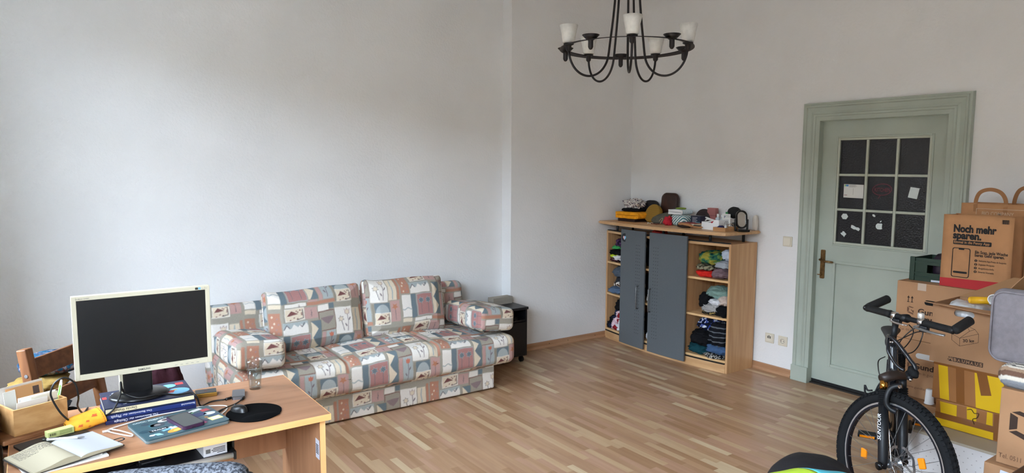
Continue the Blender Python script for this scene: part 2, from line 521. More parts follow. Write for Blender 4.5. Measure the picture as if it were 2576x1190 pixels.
g.prism([(-0.012, -0.042), (-0.008, -0.042), (-0.024, -0.066), (-0.027, -0.066)], 0, 0.0006, dface(2.537, 1.553))
g.build('red_speech_bubble', red_ink, p)
text('KITCHEN', 0.040, dface(2.592, 1.538), red_ink, p, 'red_handwriting', 0.005, 0.110)
p = panes[(2, 1)]
decal('sticker', [(-0.038, -0.032), (0.023, -0.043), (0.037, 0.033), (-0.023, 0.041)], dface(2.317, 1.536), sticker_w, p)
p = panes[(0, 2)]
decal('sticker', [(0.027 * math.cos(math.radians(60 * k)), 0.024 * math.sin(math.radians(60 * k))) for k in range(6)], dface(2.805, 1.342), sticker_w, p)
decal('sticker', [(-0.036, -0.002), (-0.012, -0.014), (0.0, -0.013), (0.024, -0.024), (0.034, -0.008), (0.022, 0.003), (0.004, 0.004), (-0.022, 0.018), (-0.034, 0.018)], dface(2.716, 1.262), sticker_w, p)
decal('sticker', [(-0.023, 0.006), (-0.012, -0.006), (0.002, -0.014), (0.008, -0.023), (0.013, -0.012), (0.024, 0.002), (0.013, 0.012), (0.006, 0.02), (-0.006, 0.022), (-0.008, 0.012)], dface(2.809, 1.207), sticker_w, p)
p = panes[(1, 2)]
decal('sticker', ell(0.013, 0.008, 0, 0, 9, -0.6), dface(2.585, 1.361), sticker_w, p)
ap = []
for k in range(28):
    t = 2 * math.pi * k / 28
    r = 0.026 * (1 + 0.06 * math.cos(2 * t)) * (0.86 if math.cos(t - math.pi / 2) > 0.93 else 1) * (0.93 if math.cos(t + math.pi / 2) > 0.97 else 1)
    x_, y_ = r * math.cos(t), r * math.sin(t) * 0.98
    if abs(y_) < 0.014 and x_ > 0: x_ = min(x_, 0.0175)
    ap.append((x_, y_))
decal('fruit_sticker', ap, dface(2.540, 1.285), sticker_w, p)
decal('fruit_sticker_leaf', [(0.001, 0.026), (0.010, 0.030), (0.013, 0.040), (0.004, 0.036)], dface(2.540, 1.288), sticker_w, p)
# lever handle on its long plate
hb = G().prism(rrect(0.036, 0.226, 0.008), 0, 0.007, face_x(0, 2.9535 - DY0, 0.960)).build('handle_plate', brass, door)
G().tube([(-0.006, 2.956 - DY0, 0.998), (-0.045, 2.956 - DY0, 0.998), (-0.052, 2.948 - DY0, 0.997), (-0.054, 2.90 - DY0, 0.990), (-0.052, 2.845 - DY0, 0.990)], [0.009, 0.008, 0.008, 0.008, 0.006], 10).build('handle_lever', brass, hb, smooth=True)
G().lathe([(0.004, 0), (0.013, 0), (0.013, 0.009), (0.009, 0.012)], 14, face_x(-0.007, 2.956 - DY0, 0.998)).build('handle_rose', brass, hb)
G().tube([(-0.006, 2.953 - DY0, 0.879), (-0.03, 2.953 - DY0, 0.879), (-0.034, 2.975 - DY0, 0.879)], 0.004, 8).build('key', brass, hb)
G().box((0.0, 0.012, 0.012), (0.03, W - 0.012, 0.035)).build('door_sweep', mat('black_rubber_seal', (14, 14, 15), rough=0.6), door)
# black sheet standing in for the unlit hallway behind the leaf
G().box((0.06, 0, 0), (0.07, W, DZ)).build('hall_dark_sheet', mat('dark_backing', (12, 12, 12), rough=0.9), door)
# threshold and casing
tag(G().box((5.03, DY0, 0.0), (5.33, DY1, 0.010)).build('trim_4', mat('threshold_dark', (40, 36, 32), rough=0.6)), 'dark door threshold', kind='structure')
def casing():
    # profile: distance outward from the opening, projection from the wall
    P = [(0.0, 0.0), (0.0, 0.030), (0.030, 0.032), (0.034, 0.038), (0.048, 0.040), (0.054, 0.034), (0.070, 0.030), (0.100, 0.036), (0.106, 0.044), (0.118, 0.046), (0.122, 0.036), (0.136, 0.034), (0.140, 0.0)]
    yo = [DY0, DY1]
    path = [(DY1, 0.0, 1, 0), (DY1, DZ - 0.008, 1, 1), (DY0, DZ - 0.008, -1, 1), (DY0, 0.0, -1, 0)]
    g = G(); n = len(P); v = []; f = []
    for (y, z, sy, sz) in path:
        for (d, h) in P:
            v.append((XR - h, y + sy * (d - 0.012), z + (d if sz else 0)))
    for k in range(3):
        for i in range(n):
            j = (i + 1) % n
            f.append((k * n + i, k * n + j, (k + 1) * n + j, (k + 1) * n + i))
    f += [tuple(range(n)), tuple(range(4 * n - 1, 3 * n - 1, -1))]
    g.add(v, f)
    o = g.build('trim_5', sage)
    bm = bmesh.new(); bm.from_mesh(o.data); bmesh.ops.recalc_face_normals(bm, faces=bm.faces); bm.to_mesh(o.data); bm.free()
    tag(o, 'moulded sage green casing around the door', kind='structure')
    for y0_, y1_ in ((DY1 - 0.013, DY1 + 0.130), (DY0 - 0.130, DY0 + 0.013)):
        G().box((XR - 0.047, y0_, 0), (XR + 0.001, y1_, 0.125), bev=0.004).build('plinth_block', sage, o)
    g = G(); g.box((XR, DY1 - 0.012, 0), (DX, DY1 + 0.0, DZ)); g.box((XR, DY0, 0), (DX, DY0 + 0.012, DZ)); g.box((XR, DY0 + 0.012, DZ - 0.012), (DX, DY1 - 0.012, DZ))
    g.build('door_reveal', sage, o)
casing()

# ---------------------------------------------------------------- switch and sockets
ivory = mat('ivory_plastic', (214, 206, 188), rough=0.4)
ivory2 = mat('ivory_plastic_light', (222, 215, 199), rough=0.35)
dark_hole = mat('socket_dark', (40, 38, 36), rough=0.6)
smudge = mat('wall_grime', (205, 196, 188), rough=0.9)
def wall_plate(name, label, cat, y, z):
    t = thing(name, label, cat, (XR, y, z))
    G().box((-0.010, -0.041, -0.041), (0, 0.041, 0.041), bev=0.004).build('cover_plate', ivory, t)
    return t
t = wall_plate('light_switch', 'square ivory light switch on the wall beside the door', 'switch', 3.247, 1.112)
G().box((-0.016, -0.030, -0.030), (-0.010, 0.030, 0.030), bev=0.002).build('rocker', ivory2, t)
t = wall_plate('antenna_socket', 'square ivory cable socket with slots, nearer the sideboard', 'socket', 3.373, 0.286)
G().box((-0.014, -0.028, -0.028), (-0.010, 0.028, 0.028), bev=0.002).build('insert', ivory2, t)
for dy, h in ((0.012, 0.018), (0.0, 0.024), (-0.012, 0.018)):
    G().box((-0.0155, dy - 0.003, -0.002), (-0.0138, dy + 0.003, h)).build('slot', dark_hole, t)
t = wall_plate('power_socket', 'square ivory power socket with a round well, beside the door casing', 'socket', 3.250, 0.285)
g = G(); g.lathe([(0.0215, 0), (0.0215, 0.003), (0.019, 0.003), (0.018, 0.0006), (0.0, 0.0006)], 24, face_x(-0.010, 0, 0)); g.build('socket_well', ivory2, t)
g = G(); ring_poly(g, ell(0.0188, 0.0188, 0, 0, 20), ell(0.0165, 0.0165, 0, 0, 20), 0, 0.001, face_x(-0.0105, 0, 0)); g.build('well_rim', dark_hole, t)
for dy in (0.0095, -0.0095):
    G().lathe([(0.003, 0), (0.003, 0.001)], 8, face_x(-0.0105, dy, 0)).build('pin_hole', dark_hole, t)

# ---------------------------------------------------------------- patchwork upholstery
def fabric_tile():
    TW, TH = 1390, 810
    U, V = np.meshgrid(np.arange(0, TW, 2.0), np.arange(0, TH, 2.0))
    img = np.zeros(U.shape + (3,)); img[:] = (156, 150, 138)
    wu = 4 * np.sin(V / 61.0) + 1.5 * np.sin(V / 23.0 + U / 60.0); wv = 4 * np.sin(U / 67.0 + 1.0) + 1.5 * np.sin(U / 27.0 + V / 70.0)
    A, B = U + wu, V + wv
    C = dict(cream=(214, 200, 178), white=(222, 217, 210), slate=(108, 121, 128), grey=(164, 171, 172), rust=(176, 128, 108), pink=(182, 148, 142), rose=(168, 124, 120),
             maroon=(118, 78, 76), taupe=(156, 149, 136), purple=(136, 118, 120), olive=(142, 135, 121), mauve=(158, 134, 136), dark=(98, 94, 98), orange=(178, 122, 96), tulip=(190, 116, 96), leaf=(122, 110, 114))
    def put(mask, c): img[mask] = C[c]
    def rect(u0, u1, v0, v1, c, border=None):
        if border: put((A > u0 - 9) & (A < u1 + 9) & (B > v0 - 9) & (B < v1 + 9), border)
        put((A > u0) & (A < u1) & (B > v0) & (B < v1), c)
    def poly(pts, c, Wp=True):
        X, Y = (A, B) if Wp else (U, V)
        ins = np.zeros(U.shape, bool); n = len(pts)
        for i in range(n):
            x0, y0 = pts[i]; x1, y1 = pts[(i + 1) % n]
            if y0 == y1: continue
            cnd = ((y0 > Y) != (y1 > Y)) & (X < (x1 - x0) * (Y - y0) / (y1 - y0) + x0)
            ins ^= cnd
        put(ins, c)
    def oval(u, v, a, b, c, rot=0.0):
        x = (U - u) * math.cos(rot) + (V - v) * math.sin(rot); y = -(U - u) * math.sin(rot) + (V - v) * math.cos(rot)
        put((x / a) ** 2 + (y / b) ** 2 < 1, c)
    def line(pts, w, c):
        for (x0, y0), (x1, y1) in zip(pts[:-1], pts[1:]):
            L2 = (x1 - x0) ** 2 + (y1 - y0) ** 2
            t = np.clip(((U - x0) * (x1 - x0) + (V - y0) * (y1 - y0)) / L2, 0, 1)
            put((U - x0 - t * (x1 - x0)) ** 2 + (V - y0 - t * (y1 - y0)) ** 2 < w * w, c)
    def mountain(u0, v0, w, h):
        rect(u0, u0 + w, v0, v0 + h, 'cream', 'white')
        line([(u0 + w * .92, v0 + h * .1), (u0 + w * .95, v0 + h * .85), (u0 + w * .6, v0 + h * .96)], 5, 'dark')
        poly([(u0 + w * .08, v0 + h * .58), (u0 + w * .33, v0 + h * .14), (u0 + w * .70, v0 + h * .50)], 'maroon')
        for (a, b) in ((.55, .18), (.75, .12), (.62, .28), (.82, .40), (.82, .54), (.40, .74), (.18, .9), (.58, .84)):
            poly([(u0 + w * a, v0 + h * (b + .08)), (u0 + w * (a + .055), v0 + h * (b - .03)), (u0 + w * (a + .12), v0 + h * (b + .07))], 'maroon')
    def star(u, v, r, c, n=6, inner=.55, rot=.3):
        poly([(u + (r if k % 2 == 0 else r * inner) * math.cos(rot + math.pi * k / n), v + (r if k % 2 == 0 else r * inner) * math.sin(rot + math.pi * k / n)) for k in range(2 * n)], c, False)
    def tulip(u, v, h, c, outline=None):
        line([(u, v), (u + h * .04, v + h * .5), (u - h * .01, v + h)], 4, 'leaf')
        P = [(u - h * .13, v - h * .16), (u - h * .06, v - h * .08), (u, v - h * .18), (u + h * .06, v - h * .08), (u + h * .13, v - h * .16), (u + h * .1, v + h * .06), (u, v + h * .1), (u - h * .1, v + h * .06)]
        if outline: poly([(u + (a - u) * 1.25, v + (b - v) * 1.25) for a, b in P], outline, False)
        poly(P, c, False)
        oval(u + h * .12, v + h * .36, h * .035, h * .1, 'leaf', .5); oval(u - h * .1, v + h * .68, h * .035, h * .1, 'leaf', -.5)
    def diamonds(u0, v0, w, h):
        rect(u0, u0 + w, v0, v0 + h, 'rust')
        for i, (a, b) in enumerate(((.3, .15), (.7, .25), (.45, .45), (.8, .5), (.25, .6), (.6, .72), (.35, .88), (.75, .9))):
            d = 14 if i % 2 == 0 else 11
            uu, vv = u0 + w * a, v0 + h * b
            poly([(uu, vv - d * 1.4), (uu + d, vv), (uu, vv + d * 1.4), (uu - d, vv)], 'cream' if i % 2 == 0 else 'mauve', False)
    def zig(u0, v0, w, h):
        rect(u0, u0 + w, v0, v0 + h, 'grey')
        pk = [(u0, v0 + h)] + [(u0, v0 + h * .55)] + [(u0 + w * a, v0 + h * b) for a, b in ((.15, .2), (.3, .5), (.43, .15), (.58, .42), (.7, .2), (.82, .4), (.93, .15), (1, .4))] + [(u0 + w, v0 + h)]
        poly(pk, 'white')
        line([(u0 + w * .04, v0 + h * .55), (u0 + w * .15, v0 + h * .2), (u0 + w * .27, v0 + h * .48)], 5, 'dark')
        line([(u0 + w * .70, v0 + h * .26), (u0 + w * .76, v0 + h * .44), (u0 + w * .86, v0 + h * .12)], 5, 'dark')
    def wavy(u0, v0, w, h, c='white'):
        rect(u0, u0 + w, v0, v0 + h, c)
        xs = np.linspace(0, 1, 10)
        line([(u0 + w * x, v0 + h * (.62 + .04 * math.sin(8 * x))) for x in xs], 8, 'grey')
    diamonds(20, 50, 145, 310); wavy(30, 385, 150, 340)
    mountain(232, 10, 255, 160)
    rect(500, 680, 15, 175, 'pink'); tulip(590, 60, 90, 'rose', 'grey')
    rect(694, 850, 8, 92, 'white'); rect(856, 930, 0, 80, 'slate')
    rect(700, 925, 108, 372, 'taupe', 'maroon'); poly([(715, 190), (915, 185), (880, 240), (820, 295), (765, 260)], 'purple')
    zig(182, 195, 345, 172)
    rect(185, 268, 378, 745, 'slate')
    rect(290, 555, 392, 716, 'rose', 'grey')
    for u in (355, 480):
        line([(u, 500), (u + 4, 690)], 4, 'leaf'); star(u, 490, 58, 'grey'); star(u, 490, 48, 'slate')
    rect(572, 712, 215, 716, 'slate', 'olive'); poly([(572, 220), (672, 330), (590, 450), (690, 585), (600, 712), (572, 714)], 'cream')
    rect(726, 780, 395, 745, 'pink')
    rect(788, 938, 392, 742, 'grey'); tulip(862, 450, 260, 'tulip')
    rect(938, 1192, 75, 458, 'white', 'taupe'); 
    tulip(1120, 160, 270, 'cream', 'mauve'); star(1020, 250, 50, 'dark'); star(1020, 250, 42, 'cream'); line([(1030, 290), (1060, 420)], 4, 'dark')
    rect(988, 1212, 472, 622, 'slate'); put(((U - 1100) / 100) ** 2 + ((V - 622) / 128) ** 2 < 1, 'grey')
    mountain(990, 626, 220, 165)
    rect(1205, 1338, 100, 440, 'cream'); line([(1270, 120), (1262, 210), (1280, 300), (1268, 420)], 9, 'grey')
    rect(1225, 1375, 452, 770, 'pink'); star(1295, 540, 56, 'orange', 5, .45); line([(1298, 590), (1305, 740)], 4, 'leaf')
    rect(1345, 1386, 60, 440, 'rust')
    rect(232, 530, 748, 800, 'white', 'olive'); tulip(430, 775, 60, 'cream', 'dark')
    rect(540, 960, 752, 800, 'rust'); rect(560, 700, 722, 748, 'pink')
    rect(30, 180, 742, 800, 'cream'); rect(950, 985, 480, 790, 'olive')
    rng = np.random.default_rng(3)
    img += rng.normal(0, 4, img.shape[:2])[..., None]
    img = sum(np.roll(np.roll(img, i, 0), j, 1) for i in (-1, 0, 1, 2) for j in (-1, 0, 1, 2)) / 16
    a = np.clip(img / 255, 0, 1)
    return np.where(a <= 0.04045, a / 12.92, ((a + 0.055) / 1.055) ** 2.4)
FAB = fabric_tile()
FW, FH = 0.685, 0.40
def fabric(u, v):
    """u to the right, v downwards, metres"""
    i = ((np.mod(u, FW) / FW) * FAB.shape[1]).astype(int) % FAB.shape[1]
    j = ((np.mod(v, FH) / FH) * FAB.shape[0]).astype(int) % FAB.shape[0]
    return FAB[j, i]
fabric_mat = mat('patchwork_upholstery', (255, 255, 255), rough=0.9, spec=0.15, attr=True, var=0.05, vscale=160, bump=0.12, bscale=260.0)

def softbox(name, size, r, res, parent=None, loc=(0, 0, 0), M=None, puff=(0, 0, 0), off=(0.0, 0.0), deform=None, m=None, colour=None, flip=0):
    """rounded box centred at 0; pattern runs over the top and down the front"""
    hx, hy, hz = [s / 2 for s in size]
    verts = []; faces = []; cols = []; base = 0
    h = np.array([hx, hy, hz])
    cuts = {0: max(2, int(size[0] / res)), 1: max(2, int(size[1] / res)), 2: max(2, int(size[2] / res))}
    for ax in range(3):
        for sg in (-1, 1):
            a, b = [(1, 2), (0, 2), (0, 1)][ax]
            na, nb = cuts[a], cuts[b]
            ua = np.linspace(-1, 1, na + 1); ub = np.linspace(-1, 1, nb + 1)
            Ug, Vg = np.meshgrid(ua, ub)
            p = np.zeros(Ug.shape + (3,))
            p[..., a] = Ug * h[a]; p[..., b] = Vg * h[b]; p[..., ax] = sg * h[ax]
            flat = p.reshape(-1, 3)
            inner = np.clip(flat, -(h - r), h - r)
            d = flat - inner
            ln = np.linalg.norm(d, axis=1, keepdims=True)
            pos = inner + np.where(ln > 1e-9, d / np.maximum(ln, 1e-9) * r, 0)
            n = pos / h
            for k in range(3):
                o1, o2 = [(1, 2), (0, 2), (0, 1)][k]
                pos[:, k] += puff[k] * np.sign(n[:, k]) * np.abs(n[:, k]) * np.clip(1 - n[:, o1] ** 2, 0, 1) ** .7 * np.clip(1 - n[:, o2] ** 2, 0, 1) ** .7
            # pattern coordinates
            if ax == 2: uu, vv = flat[:, 0], -flat[:, 1]
            elif ax == 1: uu, vv = flat[:, 0], (hy + hz - flat[:, 2]) if sg < 0 else (-hy - hz + flat[:, 2])
            else: uu, vv = (sg * (hx + hz) - sg * flat[:, 2] if flip == 0 else sg * hx - sg * flat[:, 1]), -flat[:, 1] if flip == 0 else (hy + hz - flat[:, 2])
            c = fabric(uu + off[0], vv + off[1]) if colour is None else colour(uu, vv)
            verts.append(pos); 
            idx = np.arange((na + 1) * (nb + 1)).reshape(nb + 1, na + 1) + base
            q = np.stack([idx[:-1, :-1], idx[:-1, 1:], idx[1:, 1:], idx[1:, :-1]], -1).reshape(-1, 4)
            if (sg < 0) != (ax == 1): q = q[:, ::-1]
            faces.append(q); cols.append(c); base += len(pos)
    V = np.concatenate(verts); F = np.concatenate(faces); Cc = np.concatenate(cols)
    if deform is not None: V = deform(V)
    me = bpy.data.meshes.new(name)
    me.vertices.add(len(V)); me.loops.add(F.size); me.polygons.add(len(F))
    me.vertices.foreach_set('co', V.astype(np.float32).ravel())
    me.loops.foreach_set('vertex_index', F.ravel().astype(np.int32))
    me.polygons.foreach_set('loop_start', np.arange(0, F.size, 4, dtype=np.int32))
    me.update(calc_edges=True)
    at = me.color_attributes.new('Col', 'FLOAT_COLOR', 'CORNER')
    lc = np.ones((F.size, 4), np.float32); lc[:, :3] = Cc[F.ravel()]
    at.data.foreach_set('color', lc.ravel())
    bm = bmesh.new(); bm.from_mesh(me)
    bmesh.ops.remove_doubles(bm, verts=bm.verts, dist=1e-5)
    bm.to_mesh(me); bm.free()
    me.polygons.foreach_set('use_smooth', [True] * len(me.polygons))
    o = link(name, me, m or fabric_mat, parent, loc)
    if M is not None: o.matrix_basis = M
    return o

sofa = thing('sofa_bed', 'patchwork print sofa bed standing along the white wall', 'sofa', (1.98, 4.62, 0))
def seat_def(V):
    V = V.copy()
    V[:, 2] += 0.012 * np.sin(V[:, 0] * 5.1 + 0.5) * np.clip(V[:, 2] / 0.1, 0, 1) - 0.010 * np.exp(-((V[:, 0] - 0.33) / 0.02) ** 2) * (V[:, 2] > 0) - 0.010 * np.exp(-((V[:, 0] + 0.33) / 0.02) ** 2) * (V[:, 2] > 0)
    return V
softbox('seat', (2.06, 0.75, 0.225), 0.055, 0.0045, sofa, (0.02, -0.01, 0.305), puff=(0.01, 0.012, 0.022), off=(0.33, 0.18), deform=seat_def)
softbox('base_panel', (1.80, 0.70, 0.19), 0.012, 0.0045, sofa, (-0.025, 0.01, 0.105), off=(0.355, 0.03))
def back_m(tilt, y, z):
    return Matrix.Translation((-0.01, y, z)) @ Matrix.Rotation(math.radians(tilt), 4, 'X')
o = softbox('backrest', (2.06, 0.17, 0.58), 0.055, 0.0055, sofa, puff=(0, 0.012, 0), off=(0.10, 0.22))
o.matrix_basis = back_m(-10, 0.40, 0.445)
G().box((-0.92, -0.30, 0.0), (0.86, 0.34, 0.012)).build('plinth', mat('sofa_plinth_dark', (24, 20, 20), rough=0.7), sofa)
seam_m = mat('white_thread', (222, 216, 206), rough=0.9)
for (cx, cy, a) in ((0.17, -0.13, 0.1), (0.46, -0.07, -0.2)):
    g = G(); rr = random.Random(int(cx * 100))
    for k in range(14):
        x = cx + rr.uniform(-.09, .09); y = cy + rr.uniform(-.02, .02) + (x - cx) * a
        g.tube([(x, y, 0.4475), (x + rr.uniform(-.02, .02), y + rr.uniform(-.015, .015), 0.452), (x + rr.uniform(-.03, .03), y + rr.uniform(-.02, .02), 0.4475)], 0.0015, 4)
    g.build('loose_threads', seam_m, sofa)['kind'] = 'stuff'
# two loose back cushions
def cushion(name, label, size, M, off, r=0.05, puff=(0.01, 0.035, 0.01), pinch=0.05):
    r = 0.035
    def dfm(V):
        V = V.copy(); n = V / (np.array(size) / 2)
        k = 1 - pinch * (np.abs(n[:, 0]) ** 6) * (np.abs(n[:, 2]) ** 6) * 0
        V[:, 1] *= 1 - 0.45 * np.clip(np.maximum(np.abs(n[:, 0]), np.abs(n[:, 2])) - 0.72, 0, 1) / 0.28
        V[:, 2] += 0.006 * np.sin(V[:, 0] * 9)
        ear = (np.abs(n[:, 0]) ** 8) * (np.clip(n[:, 2], 0, 1) ** 8)
        V[:, 2] += 0.022 * ear; V[:, 0] += np.sign(V[:, 0]) * 0.006 * ear
        return V
    o = softbox(name, size, r, 0.0045, None, puff=puff, off=off, deform=dfm)
    o.matrix_basis = M
    return tag(o, label, 'cushion', 'loose cushions on the sofa')
def cush_m(x, y, z, tilt, roll=0, yaw=0):
    return Matrix.Translation((x, y, z)) @ Matrix.Rotation(math.radians(yaw), 4, 'Z') @ Matrix.Rotation(math.radians(tilt), 4, 'X') @ Matrix.Rotation(math.radians(roll), 4, 'Y')
cushion('back_cushion', 'patchwork back cushion leaning beside the desk end of the sofa', (0.69, 0.15, 0.41), cush_m(1.63, 4.775, 0.62, -14), (0.345, 0.205))
cushion('back_cushion', 'patchwork back cushion leaning beside the nightstand end of the sofa', (0.66, 0.15, 0.42), cush_m(2.335, 4.775, 0.625, -14, 2), (0.76, 0.385))
def arm(name, label, M, off):
    o = softbox(name, (0.31, 0.61, 0.170), 0.042, 0.0045, None, puff=(0.005, 0.006, 0.014), off=off, flip=0)
    o.matrix_basis = M
    return tag(o, label, 'cushion', 'loose cushions on the sofa')
arm('arm_cushion', 'patchwork block cushion lying as an armrest at the desk end', cush_m(1.115, 4.54, 0.525, -4, 4, 0), (0.1, 0.1))
arm('arm_cushion', 'patchwork block cushion lying as an armrest at the nightstand end', cush_m(2.90, 4.58, 0.522, -3, 5, -3), (0.45, 0.02))

# ---------------------------------------------------------------- black nightstand
blk = mat('black_ash_laminate', (22, 22, 25), rough=0.4, var=0.15, vscale=30)
ns = thing('nightstand', 'low black nightstand on castors at the end of the sofa', 'nightstand', (3.30, 4.90, 0))
G().box((-0.225, -0.165, 0.47), (0.215, 0.165, 0.492), bev=0.002).build('top', blk, ns)
for x in (-0.215, 0.19):
    G().box((x, -0.155, 0.06), (x + 0.016, 0.16, 0.47)).build('side_panel', blk, ns)
G().box((-0.199, 0.148, 0.06), (0.19, 0.16, 0.47)).build('back_panel', blk, ns)
G().box((-0.199, -0.150, 0.365), (0.19, 0.148, 0.380)).build('shelf', blk, ns)
G().box((-0.199, -0.155, 0.06), (0.19, 0.148, 0.076)).build('bottom', blk, ns)
G().box((-0.197, -0.160, 0.08), (0.188, -0.145, 0.362), bev=0.002).build('door', blk, ns)
cst = mat('black_castor', (14, 14, 15), rough=0.45)
for x in (-0.17, 0.17):
    for y in (-0.12, 0.12):
        g = G(); g.tube([(x - 0.012, y, 0.025), (x + 0.012, y, 0.025)], 0.025, 14); g.box((x - 0.008, y - 0.008, 0.045), (x + 0.008, y + 0.008, 0.06))
        g.build('castor', cst, ns)
g = G()
for k in range(4):
    g.tube([(0.06 * (1 - .1 * k) * math.cos(t) * (1.2), 0.055 * math.sin(t), 0.0035 + 0.006 * k) for t in [2 * math.pi * i / 24 for i in range(24)]], 0.0035, 6, closed=True)
tag(g.build('cable_coil', mat('black_cable', (18, 18, 19), rough=0.35), None, (3.40, 4.83, 0.380)), 'coiled black cable in the open shelf of the nightstand', 'cable')
t = thing('storage_box', 'small oblong grey box on top of the nightstand', 'box', (3.385, 4.985, 0.492), math.radians(3))
bx_m = mat('grey_cardboard', (150, 143, 132), rough=0.7, var=0.05)
G().box((-0.105, -0.04, 0), (0.105, 0.04, 0.038), bev=0.001).build('base', bx_m, t)
G().box((-0.107, -0.042, 0.03), (0.107, 0.042, 0.062), bev=0.0015).build('lid', bx_m, t)

# ---------------------------------------------------------------- chandelier
iron = mat('dark_wrought_iron', (30, 26, 28), rough=0.45, metal=0.4, var=0.2, vscale=40)
frost = mat('frosted_white_glass', (225, 222, 216), rough=0.5, trans=0.25, var=0.05, vscale=60, bump=0.1, bscale=120)
CX, CY, CZ = 2.35, 2.408, 2.263
ch = thing('chandelier', 'dark iron ring chandelier with five frosted glass cups', 'chandelier', (CX, CY, CZ))
az0 = math.atan2(-CY, -CX) + math.radians(5)     # direction towards the viewpoint
RR = 0.298
v_ = []
g = G()
N_ = 72
vv = []
for k in range(N_):
    a = 2 * math.pi * k / N_
    for (rr_, z) in ((RR - 0.016, 0.0015), (RR + 0.016, -0.0045), (RR + 0.016, -0.0005), (RR - 0.016, 0.0055)):
        vv.append((rr_ * math.cos(a), rr_ * math.sin(a), z))
ff = [(k * 4 + i, k * 4 + (i + 1) % 4, ((k + 1) % N_) * 4 + (i + 1) % 4, ((k + 1) % N_) * 4 + i) for k in range(N_) for i in range(4)]
g.add(vv, [q[::-1] for q in ff]); g.build('ring', iron, ch)
for k in range(5):
    a = az0 + 2 * math.pi * k / 5
    d = Vector((math.cos(a), math.sin(a), 0)); s_ = Vector((-d.y, d.x, 0))
    ctrl = []
    top = ZC - CZ - 0.07
    pts = [d * 0.022 + Vector((0, 0, top)), d * 0.040 + Vector((0, 0, top * .55)), d * 0.062 + Vector((0, 0, 0.20)), d * 0.082 + Vector((0, 0, 0.02))]
    c0 = 0.186; ra = 0.100
    for q in range(1, 10):
        t_ = math.pi * q / 10
        pts.append(d * (c0 - ra * math.cos(t_)) + Vector((0, 0, 0.0 - 0.135 * math.sin(t_) ** 0.9)))
    pts.append(d * (c0 + ra) + Vector((0, 0, 0.0)))
    G().tube(curve_pts(pts, 4), 0.0054, 8).build('arm', iron, ch, smooth=True)
    r_ = RR - 0.012
    Mx = MX(o=tuple(d * r_))
    G().lathe([(0.005, -0.028), (0.012, -0.02), (0.0135, 0.0), (0.024, 0.005), (0.024, 0.009), (0.006, 0.010)], 16, Mx).build('lamp_holder', iron, ch, smooth=True)
    prf = [(0.010, 0.011), (0.0255, 0.012), (0.028, 0.018), (0.0335, 0.052), (0.0425, 0.092), (0.0405, 0.092), (0.0315, 0.052), (0.027, 0.020), (0.010, 0.015)]
    G().lathe(prf, 28, Mx).build('glass_shade', frost, ch, smooth=True)
    a2 = a + math.pi / 5
    d2 = Vector((math.cos(a2), math.sin(a2), 0))
    Mx = MX(o=tuple(d2 * (RR + 0.002)))
    G().lathe([(0.0, -0.046), (0.007, -0.043), (0.0115, -0.034), (0.0115, -0.006), (0.014, -0.004), (0.025, 0.004), (0.039, 0.018), (0.0375, 0.019), (0.022, 0.008), (0.0, 0.006)], 20, Mx).build('candle_dish', iron, ch, smooth=True)
G().lathe([(0.0, top - 0.01), (0.03, top - 0.005), (0.06, top + 0.03), (0.065, top + 0.07), (0.0, top + 0.07)], 24).build('ceiling_rose', iron, ch, smooth=True)

# ---------------------------------------------------------------- sideboard with curved front
beech_z = wood('beech_upright', (206, 164, 120), (190, 146, 102), 'z', rough=0.42)
beech_y = wood('beech_shelf', (210, 170, 126), (192, 150, 106), 'y', rough=0.42)
beech_in = wood('beech_inside', (198, 154, 110), (182, 138, 96), 'z', rough=0.5)
beech_edge = wood('beech_edge_band', (226, 188, 138), (212, 170, 120), 'y', rough=0.4)
gun = mat('slate_grey_door_foil', (92, 98, 102), rough=0.38, var=0.03, vscale=120, spec=0.4)
blkm = mat('black_rail_plastic', (16, 16, 17), rough=0.4)
alu = mat('grey_metal_handle', (120, 122, 124), rough=0.35, metal=0.7)
def xf(y): return 4.604 + 0.132 * (y - 4.2) ** 2
SB = thing('sideboard', 'beech sideboard with a curved front and two slate grey sliding doors', 'sideboard', (4.85, 4.27, 0))
def sb(x, y, z): return (x - 4.85, y - 4.27, z)
YA, YB = 3.52, 5.025
def slab(y0, y1, z0, z1, inset=0.0, back=5.005, n=16):
    """horizontal board with the curved front"""
    ysl = [y0 + (y1 - y0) * k / n for k in range(n + 1)]
    poly = [sb(back, y1, 0)[:2], ] + [sb(xf(y) + inset, y, 0)[:2] for y in reversed(ysl)] + [sb(back, y0, 0)[:2]]
    return G().prism([(p[0], p[1]) for p in poly], z0, z1)
def band(y0, y1, z0, z1, inset, th, n=16):
    """curved upright strip following the front"""
    ysl = [y0 + (y1 - y0) * k / n for k in range(n + 1)]
    poly = [sb(xf(y) + inset, y, 0)[:2] for y in reversed(ysl)] + [sb(xf(y) + inset + th, y, 0)[:2] for y in ysl]
    return G().prism(poly, z0, z1)
G().box(sb(xf(YA) + 0.0, YA, 0.0), sb(5.01, YA + 0.019, 1.082)).build('side_panel', beech_z, SB)
G().box(sb(xf(YB) + 0.0, YB - 0.019, 0.0), sb(5.01, YB, 1.082)).build('side_panel', beech_z, SB)
DV = [3.945, 4.765]
for y in DV:
    G().box(sb(xf(y) + 0.02, y - 0.009, 0.08), sb(5.005, y + 0.009, 1.06)).build('divider', beech_in, SB)
G().box(sb(5.001, YA + 0.019, 0.08), sb(5.010, YB - 0.019, 1.08)).build('back_panel', beech_in, SB)
slab(YA + 0.019, YB - 0.019, 1.060, 1.082, 0.001).build('carcass_top', beech_y, SB)
slab(YA + 0.019, YB - 0.019, 0.085, 0.104, 0.001).build('bottom_board', beech_edge, SB)
band(YA + 0.019, YB - 0.019, 0.0, 0.078, 0.0, 0.018).build('plinth', beech_y, SB)
